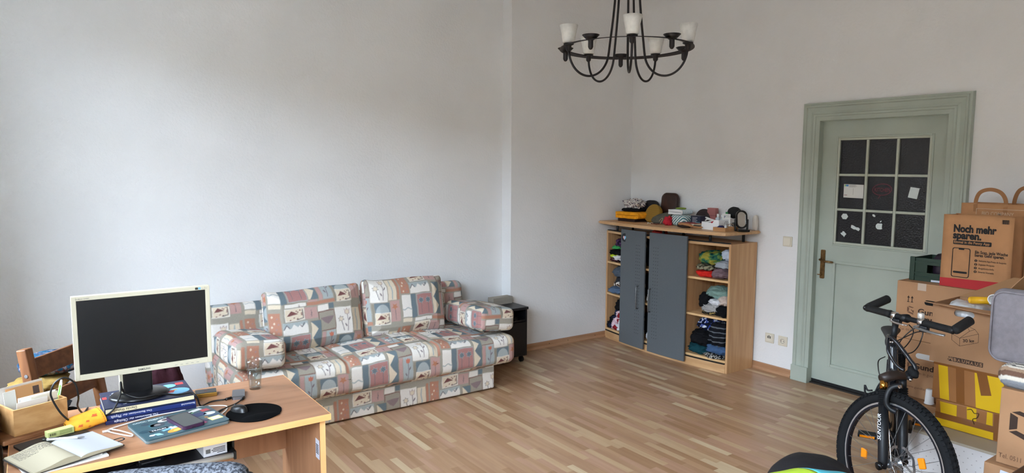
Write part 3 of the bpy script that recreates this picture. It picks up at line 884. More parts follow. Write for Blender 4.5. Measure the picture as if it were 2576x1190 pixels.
band(YA + 0.02, YB - 0.02, 0.076, 0.086, -0.012, 0.03).build('lower_rail', blkm, SB)
band(YA + 0.02, YB - 0.02, 1.084, 1.092, -0.004, 0.03).build('upper_rail', blkm, SB)
for (a, b, zs) in ((YA + 0.019, DV[0] - 0.009, (0.452, 0.768)), (DV[0] + 0.009, DV[1] - 0.009, (0.45, 0.77)), (DV[1] + 0.009, YB - 0.019, (0.452, 0.768))):
    for z in zs:
        slab(a, b, z - 0.009, z + 0.009, 0.004).build('shelf', beech_edge, SB)
# raised top plate on short posts
n = 40
poly = []
ys_ = [3.500 + (5.030 - 3.500) * k / n for k in range(n + 1)]
fr = [(xf(y) - 0.112, y) for y in ys_]
corner = [(fr[0][0] + 0.10, 3.490), (fr[0][0] + 0.045, 3.494)]
poly = [(5.02, 5.030)] + [p for p in reversed(fr)][:-1] + [(fr[0][0] + 0.012, 3.506), (fr[0][0] + 0.040, 3.494), (fr[0][0] + 0.10, 3.490), (5.0, 3.490), (5.02, 3.500)]
PT0, PT1 = 1.157, 1.183
g = G().prism([sb(p[0], p[1], 0)[:2] for p in poly], PT0, PT1)
tp = g.build('top_plate', beech_y, SB)
bm = bmesh.new(); bm.from_mesh(tp.data)
bmesh.ops.bevel(bm, geom=[e for e in bm.edges if len(e.link_faces) == 2 and abs(e.link_faces[0].normal.z - e.link_faces[1].normal.z) > 0.5], offset=0.008, segments=3, affect='EDGES')
bm.to_mesh(tp.data); bm.free()
for (x, y) in ((4.70, 3.76), (4.93, 3.60), (4.68, 4.86), (4.93, 4.9), (4.93, 4.25), (4.66, 4.25)):
    G().lathe([(0.012, 1.082), (0.012, 1.157)], 14, MX(o=sb(x, y, 0))).build('plate_post', mat('dark_metal_post', (52, 54, 58), rough=0.4, metal=0.6), SB, smooth=True)
# sliding doors
def sdoor(y0, y1, hy, sticker=False):
    d = band(y0, y1, 0.030, 1.122, -0.040, 0.016, 10).build('sliding_door', gun, SB)
    hx = xf(hy) - 0.040
    g = G()
    g.tube([sb(hx, hy, 0.40), sb(hx - 0.024, hy, 0.402), sb(hx - 0.028, hy, 0.410), sb(hx - 0.028, hy, 0.602), sb(hx - 0.024, hy, 0.610), sb(hx, hy, 0.612)], 0.0055, 8)
    g.build('handle', alu, d, smooth=True)
    return d
d1 = sdoor(4.385, 4.728, 4.462)
d2 = sdoor(3.905, 4.328, 4.300)
hole = mat('perforation_dark', (20, 20, 22), rough=0.8)
for d, y0, dy in ((d1, 4.500, -0.024), (d2, 4.272, -0.026)):
    g = G()
    for c in range(3):
        for k in range(28):
            y = y0 + dy * c; z = 0.165 + k * 0.0305
            v = [(xf(y) - 0.0404, y + 0.0034 * math.cos(t) , z + 0.0034 * math.sin(t)) for t in [math.pi / 3 * q for q in range(6)]]
            g.add([sb(*p) for p in v], [(0, 5, 4, 3, 2, 1)]); g.f[-1] = g.f[-1][::-1]
    o = g.build('perforations', hole, d); o['kind'] = 'stuff'
yc = 4.672
st = G().prism(ell(0.040, 0.040, 0, 0, 28), 0, 0.001, face_x(*sb(xf(yc) - 0.0405, yc, 1.045))).build('round_sticker', mat('sticker_dark', (40, 42, 48), rough=0.4), d1)
Mh = face_x(*sb(xf(yc) - 0.042, yc, 1.043))
G().prism([(0, -0.022), (0.0, 0.010), (-0.006, 0.018), (-0.014, 0.016), (-0.019, 0.008), (-0.017, -0.002)][::-1], 0, 0.0006, Mh).build('heart_half', mat('sticker_pink', (232, 186, 190), rough=0.4), d1)
G().prism([(0, -0.022), (0.017, -0.002), (0.019, 0.008), (0.014, 0.016), (0.006, 0.018), (0.0, 0.010)], 0, 0.0006, Mh).build('heart_half', mat('sticker_blue', (130, 190, 222), rough=0.4), d1)

# ---------------------------------------------------------------- clothes
def cloth(name, rgb, **k):
    return mat(name, rgb, rough=0.92, spec=0.15, **{**dict(var=0.10, vscale=30, bump=0.15, bscale=120), **k})
def stripes(name, c1, c2, scale=60.0, axis='Z', dist=1.5, rough=0.9, pos=0.5):
    if name in MATS: return MATS[name]
    m = mat(name, c1, rough=rough, spec=0.15); N = m.node_tree.nodes; L = m.node_tree.links
    tc = N.new('ShaderNodeNewGeometry'); w = N.new('ShaderNodeTexWave'); w.bands_direction = axis if axis in 'XYZ' else 'DIAGONAL'
    w.inputs['Scale'].default_value = scale; w.inputs['Distortion'].default_value = dist; w.inputs['Detail'].default_value = 1
    rp = N.new('ShaderNodeValToRGB'); rp.color_ramp.interpolation = 'CONSTANT'
    rp.color_ramp.elements[0].color = (*lin(c1), 1); rp.color_ramp.elements[1].color = (*lin(c2), 1); rp.color_ramp.elements[1].position = pos
    L.new(tc.outputs['Position'], w.inputs['Vector']); L.new(w.outputs['Fac'], rp.inputs[0]); L.new(rp.outputs[0], m.node_tree.nodes['Principled BSDF'].inputs['Base Color'])
    return m
def blotch(name, cols, scale=40.0, rough=0.9):
    if name in MATS: return MATS[name]
    m = mat(name, cols[0], rough=rough, spec=0.15); N = m.node_tree.nodes; L = m.node_tree.links
    tc = N.new('ShaderNodeNewGeometry'); w = N.new('ShaderNodeTexNoise'); w.inputs['Scale'].default_value = scale; w.inputs['Detail'].default_value = 2
    rp = N.new('ShaderNodeValToRGB'); rp.color_ramp.interpolation = 'CONSTANT'
    while len(rp.color_ramp.elements) < len(cols): rp.color_ramp.elements.new(0.5)
    for i, c in enumerate(cols):
        rp.color_ramp.elements[i].position = 0 if i == 0 else 0.36 + 0.28 * i / len(cols); rp.color_ramp.elements[i].color = (*lin(c), 1)
    L.new(tc.outputs['Position'], w.inputs['Vector']); L.new(w.outputs['Fac'], rp.inputs[0]); L.new(rp.outputs[0], m.node_tree.nodes['Principled BSDF'].inputs['Base Color'])
    return m
def crumple(name, label, cat, c, size, m, seed=0, amp=0.18, freq=3.0, rotz=0.0, group=None, nu=56, nv=26, e=0.75, tilt=0.0, parent=None, lim=None):
    """a rumpled soft lump: flattened super-ellipsoid with folds, lying on its base"""
    hx, hy, hz = size[0] / 2, size[1] / 2, size[2] / 2
    off = Vector((seed * 7.3, seed * 3.1, seed * 1.7))
    def sp(v, p): return math.copysign(abs(v) ** p, v)
    def fn(u, w):
        a = 2 * math.pi * u; b = -math.pi / 2 + math.pi * w
        d = Vector((sp(math.cos(a), e) * sp(math.cos(b), e), sp(math.sin(a), e) * sp(math.cos(b), e), sp(math.sin(b), e)))
        q = d * freq * 0.5 + off
        q = q + 0.45 * Vector((mnoise.noise(q * 0.9 + Vector((3, 0, 0))), mnoise.noise(q * 0.9 + Vector((0, 7, 0))), mnoise.noise(q * 0.9)))
        r1 = (1 - abs(mnoise.noise(q * 1.1 + Vector((5, 1, 2))))) ** 2.2; r2 = (1 - abs(mnoise.noise(q * 2.0 + Vector((1, 9, 4))))) ** 2.2
        k = 0.9 * mnoise.noise(q * 0.7) + 0.9 * (r1 - 0.55) + 0.5 * (r2 - 0.55)
        s = 1 + amp * k
        z = d.z * hz * (1 + amp * 1.6 * k)
        px_, py_, pz_ = d.x * hx * s, d.y * hy * s, max(0.0, z + hz)
        if lim:      # stays between the boards of its compartment
            py_ = min(max(py_, lim[0] - c[1]), lim[1] - c[1]); px_ = min(px_, 4.995 - c[0]); pz_ = min(pz_, lim[2] - c[2])
        return (px_, py_, pz_)
    g = G().grid(fn, nu, nv, closed_u=True)
    o = g.build(name, m, parent, c, (tilt, 0, rotz), smooth=True)
    if parent is None: tag(o, label, cat, group)
    return o

def LIM(c):
    z = c[2]; top = 1.058 if z > 0.77 else (0.757 if z > 0.455 else 0.441)
    return (3.5415, 3.9345, top) if c[1] < 4.0 else ((3.9555, 4.7545, top) if c[1] < 4.7 else (4.7755, 5.0045, top))
GB = 'clothes in the open shelves of the sideboard'
z3, z2, z1 = 0.778, 0.462, 0.105
navy = cloth('cloth_navy', (34, 40, 58)); black = cloth('cloth_black', (20, 20, 23)); teal = cloth('cloth_teal', (22, 62, 70)); denim = cloth('cloth_denim', (66, 92, 128))
R_ = [
 # name, label, centre(x,y,z), size, material, seed
 ('jacket', 'green and yellow patterned jacket on the top shelf', (4.80, 3.785, z3 + 0.105), (0.24, 0.22, 0.105), blotch('green_print', [(20, 60, 60), (46, 96, 78), (96, 126, 66), (150, 142, 60)], 14), 1),
 ('shorts', 'camouflage garment folded on the red one', (4.77, 3.815, z3 + 0.055), (0.22, 0.18, 0.055), blotch('camouflage', [(58, 54, 42), (100, 96, 76), (146, 140, 116)], 34), 2),
 ('shirt', 'bright red shirt at the bottom of a shelf pile', (4.77, 3.80, z3), (0.24, 0.20, 0.055), cloth('cloth_red', (214, 44, 36)), 3),
 ('sweater', 'mauve sweater lying beside the red shirt', (4.76, 3.645, z3), (0.24, 0.17, 0.085), cloth('cloth_mauve', (120, 98, 104)), 4),
 ('shirt', 'light grey shirt above the mauve sweater', (4.80, 3.645, z3 + 0.085), (0.22, 0.16, 0.060), cloth('cloth_grey', (160, 164, 170)), 5),
 ('shirt', 'pale blue striped shirt on top of a pile', (4.84, 3.625, z3 + 0.146), (0.20, 0.14, 0.095), stripes('pale_blue_stripe', (176, 186, 204), (206, 212, 222), 70), 6),
 ('sweater', 'sage green sweater topping a shelf pile', (4.80, 3.69, z2 + 0.135), (0.24, 0.24, 0.095), cloth('cloth_sage', (124, 152, 144)), 7),
 ('shirt', 'black shirt hanging over the front of the sage sweater', (4.735, 3.795, z2 + 0.045), (0.16, 0.11, 0.135), black, 8),
 ('shirt', 'white shirt in the middle shelf pile', (4.76, 3.67, z2 + 0.085), (0.20, 0.18, 0.055), cloth('cloth_white', (214, 214, 218)), 9),
 ('shirt', 'black and white striped shirt under the white shirt', (4.755, 3.715, z2 + 0.02), (0.22, 0.20, 0.075), stripes('bw_stripe', (24, 24, 28), (216, 214, 212), 95, 'D', 3.0), 10),
 ('blouse', 'beige blouse squeezed against the side panel', (4.74, 3.595, z2 + 0.095), (0.16, 0.09, 0.080), cloth('cloth_beige', (198, 180, 168)), 11),
 ('trousers', 'black trousers in the middle shelf beneath the beige blouse', (4.75, 3.605, z2), (0.20, 0.13, 0.09), black, 12),
 ('leggings', 'black and gold printed leggings under the striped shirt', (4.76, 3.73, z2), (0.20, 0.20, 0.03), blotch('gold_print', [(22, 20, 20), (30, 28, 26), (176, 150, 90)], 60), 13),
 ('shirt', 'navy shirt with white and blue print topping the pile', (4.81, 3.775, z1 + 0.19), (0.26, 0.24, 0.13), blotch('navy_print', [(18, 22, 36), (24, 28, 44), (40, 60, 140), (200, 206, 214)], 30), 14),
 ('hoodie', 'black hoodie under the printed navy shirt', (4.76, 3.80, z1 + 0.08), (0.26, 0.22, 0.115), black, 15),
 ('jacket', 'black jacket with grey stripes against the side panel', (4.76, 3.635, z1 + 0.10), (0.25, 0.18, 0.20), stripes('grey_on_black', (20, 21, 26), (92, 96, 102), 8, 'Z', 1.5, pos=0.86), 16),
 ('sweater', 'dark teal sweater at the foot of a pile', (4.75, 3.835, z1), (0.26, 0.20, 0.085), teal, 17),
 ('jeans', 'blue jeans folded on the lowest shelf', (4.745, 3.645, z1 + 0.035), (0.24, 0.20, 0.085), denim, 18),
 ('blanket', 'black and white patterned cloth under the jeans', (4.745, 3.66, z1), (0.26, 0.22, 0.035), blotch('bw_pattern', [(26, 24, 26), (30, 28, 30), (226, 220, 210), (30, 28, 30)], 48), 19),
]
for (nm, lb, c, s, m, sd) in R_:
    crumple(nm, lb, 'clothing', c, s, m, sd, amp=0.20, freq=4.2, group=GB, e=0.62 + 0.06 * (sd % 5), lim=LIM(c))
Lm = [
 ('scarf', 'dark purple scarf topping the narrow shelf pile', (4.80, 4.86, z3 + 0.13), (0.20, 0.15, 0.10), blotch('purple_print', [(26, 20, 32), (52, 32, 62), (90, 60, 96)], 40), 21),
 ('top', 'green top peeking out above the black one', (4.75, 4.905, z3 + 0.125), (0.14, 0.10, 0.035), cloth('cloth_green', (70, 160, 90)), 22),
 ('sweater', 'black sweater in the upper narrow compartment', (4.78, 4.90, z3 + 0.055), (0.22, 0.18, 0.07), black, 23),
 ('shirt', 'lime yellow shirt in the narrow compartment', (4.75, 4.90, z3 + 0.035), (0.18, 0.14, 0.045), cloth('cloth_lime', (186, 206, 50)), 24),
 ('shirt', 'white shirt under the lime yellow one', (4.74, 4.86, z3 + 0.02), (0.16, 0.11, 0.05), cloth('cloth_white', (214, 214, 218)), 25),
 ('dress', 'dark printed dress at the bottom of the narrow pile', (4.79, 4.89, z3), (0.24, 0.20, 0.055), blotch('dark_print', [(24, 20, 24), (40, 28, 34), (120, 60, 70)], 50), 26),
 ('jeans', 'grey jeans rolled up in the middle narrow compartment', (4.80, 4.865, z2 + 0.155), (0.22, 0.16, 0.11), cloth('cloth_greyjean', (86, 96, 108)), 27),
 ('trousers', 'charcoal trousers under the grey jeans', (4.80, 4.86, z2 + 0.085), (0.20, 0.16, 0.075), cloth('cloth_charcoal', (52, 54, 60)), 28),
 ('shirt', 'white and brown shirt on the blue jeans', (4.76, 4.865, z2 + 0.065), (0.16, 0.12, 0.055), blotch('white_brown', [(64, 44, 34), (214, 206, 196), (224, 220, 214)], 26), 29),
 ('jeans', 'faded blue jeans lying on the middle narrow shelf', (4.77, 4.885, z2), (0.22, 0.19, 0.065), cloth('cloth_fadedjean', (88, 108, 134)), 30),
 ('hoodie', 'black hoodie behind the heap of socks', (4.86, 4.88, z1 + 0.15), (0.20, 0.19, 0.15), black, 31),
]
for (nm, lb, c, s, m, sd) in Lm:
    crumple(nm, lb, 'clothing', c, s, m, sd, amp=0.20, freq=4.2, group=GB, e=0.62 + 0.06 * (sd % 5), lim=LIM(c))
rs = random.Random(11)
sock_c = [('white', (220, 220, 224)), ('navy', (36, 44, 68)), ('pale blue', (150, 172, 204)), ('dark red', (140, 34, 40)), ('black', (24, 24, 28)), ('grey', (128, 132, 138)), ('pink', (226, 196, 204)), ('slate blue', (84, 104, 130))]
k = 0
for row in range(3):
    for col in range(5 if row < 2 else 4):
        nm, c = sock_c[(k * 3 + row) % 8]
        cy = 4.805 + 0.043 * col + rs.uniform(-.006, .006); cx = xf(cy) + 0.055 + 0.035 * row + rs.uniform(-.01, .01)
        crumple('sock', '%s sock in the heap on the lowest narrow shelf' % nm, 'sock', (cx, cy, z1 + 0.052 * row), (0.095, 0.085, 0.062), cloth('sock_' + nm.replace(' ', '_'), c), 40 + k, amp=0.40, freq=4.5, group='socks heaped on the lowest shelf', nu=32, nv=16, lim=LIM((cx, cy, z1)))
        k += 1
# what shows through the gap between the doors
crumple('bundle', 'red cloth bundle lying between the doors and top plate', 'cloth', (4.70, 4.33, 1.0825), (0.12, 0.12, 0.06), cloth('cloth_red_dark', (150, 40, 36)), 60, group=GB)
crumple('shirt', 'white shirt glimpsed through the gap between the doors', 'clothing', (4.665, 4.355, z1), (0.09, 0.12, 0.09), cloth('cloth_white', (214, 214, 218)), 61, group=GB)
crumple('shoe_bag', 'brown and white bundle on the middle shelf behind the door gap', 'bag', (4.665, 4.355, z2 - 0.002), (0.09, 0.12, 0.09), blotch('white_brown', [(64, 44, 34), (214, 206, 196), (224, 220, 214)], 26), 62)

for (lb, z, sd) in (('black filler lump added to darken the door gap on the upper shelf', 0.779, 63), ('black filler lump added to darken the door gap on the middle shelf', 0.460, 64), ('black filler lump added to darken the door gap on the lower shelf', 0.1045, 65)):
    crumple('garment', lb, 'clothing', (4.80, 4.36, z), (0.22, 0.34, 0.26), black, sd, amp=0.12, freq=4, group=GB, e=0.5, lim=LIM((4.80, 4.36, z)))  # added black lumps, the shade of the deep gap put into their colour
# ---------------------------------------------------------------- things on the sideboard
zt = PT1
def folded(name, label, cat, loc, w, d, th, m, layers=2, rotz=0.0, group=None):
    """cloth folded over on itself: a flat hairpin profile extruded along y"""
    pts = []
    r = th / (2 * layers)
    for i in range(layers):
        z = r + i * 2 * r
        xs = (-d / 2 + r, d / 2 - r)
        if i % 2: xs = xs[::-1]
        pts += [Vector((xs[0], 0, z)), Vector((0, 0, z + 0.002 * math.sin(i))), Vector((xs[1], 0, z))]
        if i < layers - 1:
            s = 1 if i % 2 == 0 else -1
            pts.append(Vector((xs[1] + s * r * 0.9, 0, z + r)))
    P = curve_pts(pts, 6)
    g = G(); nY = 12; rows = []
    v = []; f = []
    n = len(P)
    for j in range(nY + 1):
        y = -w / 2 + w * j / nY
        for side in (1, -1):
            for i in range(n):
                a = P[max(0, i - 1)]; b = P[min(n - 1, i + 1)]; t = (b - a).normalized()
                nn = Vector((-t.z, 0, t.x))
                q = P[i] + nn * (r * 0.92) * side
                wob = 0.004 * mnoise.noise(Vector((q.x * 20, y * 20, q.z * 30)))
                v.append((q.x + wob, y + 0.3 * wob, max(0, q.z + wob * .5)))
    w2 = 2 * n
    for j in range(nY):
        for i in range(n - 1):
            a = j * w2 + i; b = (j + 1) * w2 + i
            f.append((a, a + 1, b + 1, b)); f.append((a + n, b + n, b + n + 1, a + n + 1))
        a = j * w2; b = (j + 1) * w2
        f.append((a, b, b + n, a + n)); f.append((a + n - 1, a + 2 * n - 1, b + 2 * n - 1, b + n - 1))
    for j in (0, nY):
        for i in range(n - 1):
            a = j * w2 + i
            f.append((a, a + n, a + n + 1, a + 1))
    g.add(v, f)
    o = g.build(name, m, None, loc, (0, 0, rotz))
    bm = bmesh.new(); bm.from_mesh(o.data); bmesh.ops.recalc_face_normals(bm, faces=bm.faces); bm.to_mesh(o.data); bm.free()
    o.data.polygons.foreach_set('use_smooth', [True] * len(o.data.polygons)); o.data.set_sharp_from_angle(angle=math.radians(55))
    return tag(o, label, cat, group)
folded('shawl', 'dark brown shawl folded at the bottom of the pile on the sideboard', 'clothing', (4.835, 4.80, zt), 0.20, 0.26, 0.030, cloth('cloth_brown', (54, 40, 36)), 1, rotz=math.pi / 2)
folded('sweater', 'orange yellow sweater folded double on the sideboard', 'clothing', (4.835, 4.80, zt + 0.030), 0.22, 0.31, 0.062, cloth('cloth_orange', (236, 158, 36)), 2, rotz=-math.pi / 2)
crumple('garment', 'black folded garment lying on the orange sweater', 'clothing', (4.87, 4.83, zt + 0.090), (0.20, 0.22, 0.038), black, 70, amp=0.1)
crumple('scarf', 'white scarf with dark floral print on top of the pile', 'clothing', (4.87, 4.835, zt + 0.124), (0.18, 0.20, 0.085), blotch('floral_white', [(84, 70, 90), (214, 206, 200), (224, 220, 212), (226, 222, 216), (120, 100, 104)], 55), 71, amp=0.34, freq=4.5)
# flat things leaning against the wall
def leaning(name, label, cat, outline, th, base, lean, rotz, m, puffed=0.0, parent=None):
    """an outline (right, up) leaning back against the wall behind"""
    n = len(outline)
    cx = sum(p[0] for p in outline) / n; cy = sum(p[1] for p in outline) / n
    rings = [(1.0, -th / 2 * 0.55), (1.0, th / 2 * 0.55)]
    v = []; f = []
    levels = [(0.0, -1), (0.45, -1), (0.8, -.96), (0.96, -.75), (1.0, -.3), (1.0, .3), (0.96, .75), (0.8, .96), (0.45, 1), (0.0, 1)]
    for (s, h) in levels[1:-1]:
        for (x, y) in outline:
            v.append((cx + (x - cx) * s, cy + (y - cy) * s, h * th / 2 * (1 + puffed * (1 - s))))
    m_ = len(levels) - 2
    for k in range(m_ - 1):
        for i in range(n):
            j = (i + 1) % n
            f.append((k * n + i, k * n + j, (k + 1) * n + j, (k + 1) * n + i))
    f.append(tuple(range(n - 1, -1, -1))); f.append(tuple((m_ - 1) * n + i for i in range(n)))
    # local right -> -y, up -> z, out -> -x
    M = Matrix.Rotation(rotz, 4, 'Z') @ Matrix.Rotation(lean, 4, 'Y') @ MX((0, -1, 0), (0, 0, 1), (-1, 0, 0))
    g = G().add(v, f, M)
    o = g.build(name, m, parent, base, smooth=False, auto=50)
    if parent is None: tag(o, label, cat)
    return o
leaning('handbag', 'black handbag behind the ochre beanie', 'bag', rrect(0.19, 0.21, 0.07, 5, 0, 0.105), 0.05, (4.93, 4.69, zt), math.radians(14), 0.1, mat('black_leather', (26, 24, 28), rough=0.45, bump=0.1, bscale=80))
beanie = leaning('beanie', 'ochre ribbed knit beanie leaning on the black handbag', 'hat', [(0.10 * math.cos(t) * (1 + .04 * math.cos(3 * t)), 0.092 + 0.092 * math.sin(t)) for t in [2 * math.pi * k / 28 for k in range(28)]], 0.06, (4.83, 4.575, zt), math.radians(24), -0.1, stripes('ochre_rib', (158, 124, 58), (136, 104, 46), 34, 'Z', 1.0))
t = thing('leather_satchel', 'dark brown leather satchel standing upright against the wall', 'bag', (4.955, 4.46, zt))
leather = mat('dark_brown_leather', (64, 38, 28), rough=0.38, second=(44, 28, 24), vscale=9, bump=0.1, bscale=90)
leaning('body', None, None, rrect(0.20, 0.285, 0.055, 6, 0, 0.1425), 0.05, (0, 0, 0), math.radians(5), 0, leather, parent=t)
for z in (0.088, 0.108):
    G().lathe([(0.0, 0), (0.004, 0.0), (0.004, 0.002), (0, 0.003)], 10, face_x(-0.030, 0.072, z)).build('rivet', mat('silver_stud', (190, 190, 190), rough=0.3, metal=1.0), t)
leaning('beret', 'grey olive beret propped in front of the satchel', 'hat', [(-0.10, 0.0), (0.05, 0.0), (0.085, 0.03), (0.10, 0.085), (0.095, 0.115), (0.06, 0.12), (0.0, 0.108), (-0.07, 0.085), (-0.12, 0.05), (-0.125, 0.02)], 0.055, (4.80, 4.41, zt), math.radians(30), 0.0, cloth('cloth_olive_grey', (92, 90, 80)))
# red pom-pom garland with beads
t = thing('beaded_necklace', 'red tasselled bead necklace in front of the grey cap', 'necklace', (4.72, 4.33, zt))
crumple('tassel', None, None, (0.02, -0.055, 0), (0.06, 0.065, 0.07), cloth('cloth_pompom', (190, 46, 58)), 81, amp=0.4, freq=6, parent=t)
G().tube(curve_pts([(0.02, -0.03, 0.01), (-0.02, 0.05, 0.006), (0.0, 0.12, 0.006), (0.03, 0.16, 0.006), (0.0, 0.10, 0.005), (-0.03, 0.03, 0.005)], 6), 0.004, 6).build('cord', mat('brown_cord', (120, 66, 50), rough=0.8), t, smooth=True)
g = G()
for k in range(9):
    a = k * 0.7
    g.lathe([(0.0, -0.005), (0.0045, -0.003), (0.0045, 0.003), (0.0, 0.005)], 8, MX(o=(0.03 * math.cos(a), 0.14 + 0.018 * math.sin(a), 0.006 + 0.004 * (k % 2))))
g.build('beads', mat('cream_bead', (220, 206, 180), rough=0.3), t, smooth=True)
G().tube(curve_pts([(-0.02, 0.0, 0.01), (-0.01, -0.02, 0.055), (0.01, 0.01, 0.06), (0.02, 0.05, 0.03)], 6), 0.002, 6).build('cord', mat('beige_cord', (196, 170, 130), rough=0.8), t, smooth=True)
# striped wash bag and folded cloths on it
crumple('wash_bag', 'white and teal striped wash bag on the sideboard', 'bag', (4.83, 4.195, zt), (0.13, 0.17, 0.10), stripes('teal_stripe', (220, 222, 218), (76, 128, 130), 22, 'D', 0.6), 90, amp=0.05, e=0.45)
folded('tea_towel', 'folded white towel with blue edges on the striped wash bag', 'towel', (4.84, 4.23, zt + 0.100), 0.13, 0.17, 0.044, stripes('towel_stripe', (218, 220, 218), (168, 196, 206), 14, 'X', 0.5), 2, rotz=-math.pi / 2)
crumple('sponge_cloth', 'small olive green cloth on the folded towel', 'cloth', (4.85, 4.22, zt + 0.144), (0.07, 0.10, 0.018), cloth('cloth_olive_green', (130, 150, 70)), 92, amp=0.1)
# book and hairbrush
t = thing('book', 'thick red paperback lying closed behind the hairbrush', 'book', (4.77, 4.045, zt), math.radians(4))
red_cov = mat('red_book_cover', (150, 40, 40), rough=0.5); pages = mat('cream_pages', (222, 210, 184), rough=0.8)
G().box((-0.055, -0.085, 0.002), (0.055, 0.083, 0.036)).build('page_block', pages, t)
G().box((-0.058, -0.087, 0.036), (0.058, 0.087, 0.039)).build('cover', red_cov, t); G().box((-0.058, -0.087, 0), (0.058, 0.087, 0.002)).build('cover', red_cov, t)
G().box((0.055, -0.087, 0.002), (0.058, 0.087, 0.036)).build('spine', red_cov, t)
t = thing('hairbrush', 'wooden hairbrush with dark bristles lying on the sideboard edge', 'brush', (4.665, 3.99, zt), math.radians(2))
hb_w = wood('brush_wood', (196, 146, 102), (170, 118, 76), 'y')
G().tube([(0, 0.085, 0.028), (0, 0.05, 0.03), (0, -0.03, 0.028), (0, -0.06, 0.02), (0, -0.10, 0.018), (0, -0.15, 0.018), (0, -0.165, 0.018)], [0.018, 0.026, 0.024, 0.012, 0.013, 0.014, 0.008], 12, flat=(1, 0.55)).build('handle', hb_w, t, smooth=True)
G().tube([(-0.005, 0.085, 0.020), (-0.008, 0.03, 0.018), (-0.005, -0.035, 0.018)], [0.016, 0.020, 0.016], 10).build('bristle_pad', mat('bristle_dark', (50, 32, 24), rough=0.9, bump=0.5, bscale=300), t, smooth=True)
G().box((-0.010, -0.145, 0.022), (0.010, -0.075, 0.032), bev=0.004).build('grip_inlay', mat('black_soft_plastic', (24, 24, 25), rough=0.5), t)
# dark carton, black pouch, pink case
t = thing('carton', 'small dark blue carton with white print beside the white basket', 'box', (4.86, 4.025, zt))
G().box((-0.04, -0.055, 0), (0.04, 0.055, 0.098), bev=0.001).build('body', mat('dark_blue_carton', (26, 34, 56), rough=0.45), t)
wp = mat('white_print', (220, 220, 222), rough=0.6)
for k in range(4):
    decal('printed_line', [(-0.035, 0.08 - 0.012 * k), (0.02 - 0.01 * (k % 2), 0.08 - 0.012 * k), (0.02 - 0.01 * (k % 2), 0.083 - 0.012 * k), (-0.035, 0.083 - 0.012 * k)], face_x(-0.04, 0, 0), wp, t)
decal('printed_band', [(-0.0, 0.02), (0.05, 0.02), (0.05, 0.045), (0.0, 0.045)], face_x(-0.04, 0, 0), mat('print_teal', (70, 140, 150)), t)
leaning('pouch', 'dark brown pouch standing behind the small blue carton', 'bag', [(0.085 * math.cos(t_), 0.08 + 0.075 * math.sin(t_)) for t_ in [2 * math.pi * k / 24 for k in range(24)]], 0.05, (4.955, 4.045, zt), math.radians(5), 0, mat('dark_brown_suede', (46, 34, 34), rough=0.8))
t = thing('jewel_case', 'dusty pink hard case standing behind the white basket', 'box', (4.965, 3.955, zt))
G().box((-0.022, -0.045, 0), (0.022, 0.045, 0.168), bev=0.004).build('body', mat('dusty_pink', (166, 104, 100), rough=0.6), t)
G().box((-0.0235, -0.0465, 0.10), (0.0235, 0.0465, 0.104)).build('lid_seam', mat('dusty_pink_dark', (120, 72, 70), rough=0.6), t)
# white basket
t = thing('storage_basket', 'white plastic storage basket with a cut-down front rim', 'basket', (4.80, 3.775, zt), math.radians(0))
white_pl = mat('white_plastic', (232, 232, 232), rough=0.4)
wl = 0.0025
def bsk(poly, M): return G().prism(poly, 0, wl, M)
# local: x depth (front -0.10), y width
bsk([(-0.082, 0), (0.095, 0), (0.095, 0.086), (0.052, 0.086), (0.030, 0.058), (-0.082, 0.064)], face_x(-0.098, 0, 0)).build('front_wall', white_pl, t)
bsk([(-0.095, 0), (0.095, 0), (0.095, 0.088), (-0.095, 0.088)], face_x(0.10, 0, 0)).build('back_wall', white_pl, t)
G().box((-0.10, -0.0975, 0), (0.10, -0.095, 0.088)).build('side_wall', white_pl, t); G().box((-0.10, 0.080, 0), (0.10, 0.0825, 0.066)).build('side_wall', white_pl, t)
G().box((-0.0975, -0.095, 0.0), (0.0975, 0.08, 0.003)).build('bottom', white_pl, t)
text('CD', 0.040, face_y(-0.03, -0.0978, 0.045), mat('grey_emboss', (150, 150, 150), rough=0.5), t, 'embossed_letters', 0.01)
# contents of the basket
g = G()
for k in range(5):
    g.tube([(0.035 * math.cos(s) * (1 - .08 * k), 0.05 * math.sin(s), 0.004 + 0.012 * k + 0.02 * math.cos(s + k) + 0.02) for s in [2 * math.pi * i / 20 for i in range(20)]], 0.006, 6, closed=True)
tag(g.build('cable_bundle', mat('white_cable', (222, 222, 220), rough=0.5), None, (4.765, 3.815, zt + 0.006), smooth=True), 'white coiled cable in the storage basket', 'cable')
def bottle(name, label, x, y, h, r, mbody, mcap, z=0.003):
    t = thing(name, label, 'bottle', (x, y, zt + z))
    G().lathe([(0.0, 0), (r, 0.002), (r, h * .72), (r * .5, h * .8), (r * .45, h * .82)], 16).build('body', mbody, t, smooth=True)
    G().lathe([(r * .6, h * .80), (r * .62, h), (0, h)], 14).build('cap', mcap, t, smooth=True)
wb = mat('white_bottle', (226, 228, 228), rough=0.35); gb = mat('grey_blue_bottle', (188, 198, 202), rough=0.35)
bottle('lotion_bottle', 'white capped lotion bottle in the basket beside the cable', 4.84, 3.800, 0.125, 0.016, gb, wb)
bottle('dropper_bottle', 'slim pale bottle in the basket behind the dip of the rim', 4.845, 3.760, 0.115, 0.013, gb, wb)
bottle('spray_bottle', 'clear bottle with a green spray cap in the basket', 4.86, 3.725, 0.145, 0.018, mat('clear_bottle', (214, 222, 214), rough=0.2), mat('green_cap', (60, 140, 84), rough=0.4))
crumple('hair_tie', 'small red hair tie on the basket rim', 'hair tie', (4.735, 3.770, zt + 0.004), (0.03, 0.035, 0.062), cloth('cloth_pompom', (190, 46, 58)), 95)
t = thing('leaflet', 'printed white leaflet standing in the basket', 'leaflet', (4.83, 3.705, zt + 0.004), math.radians(-6))
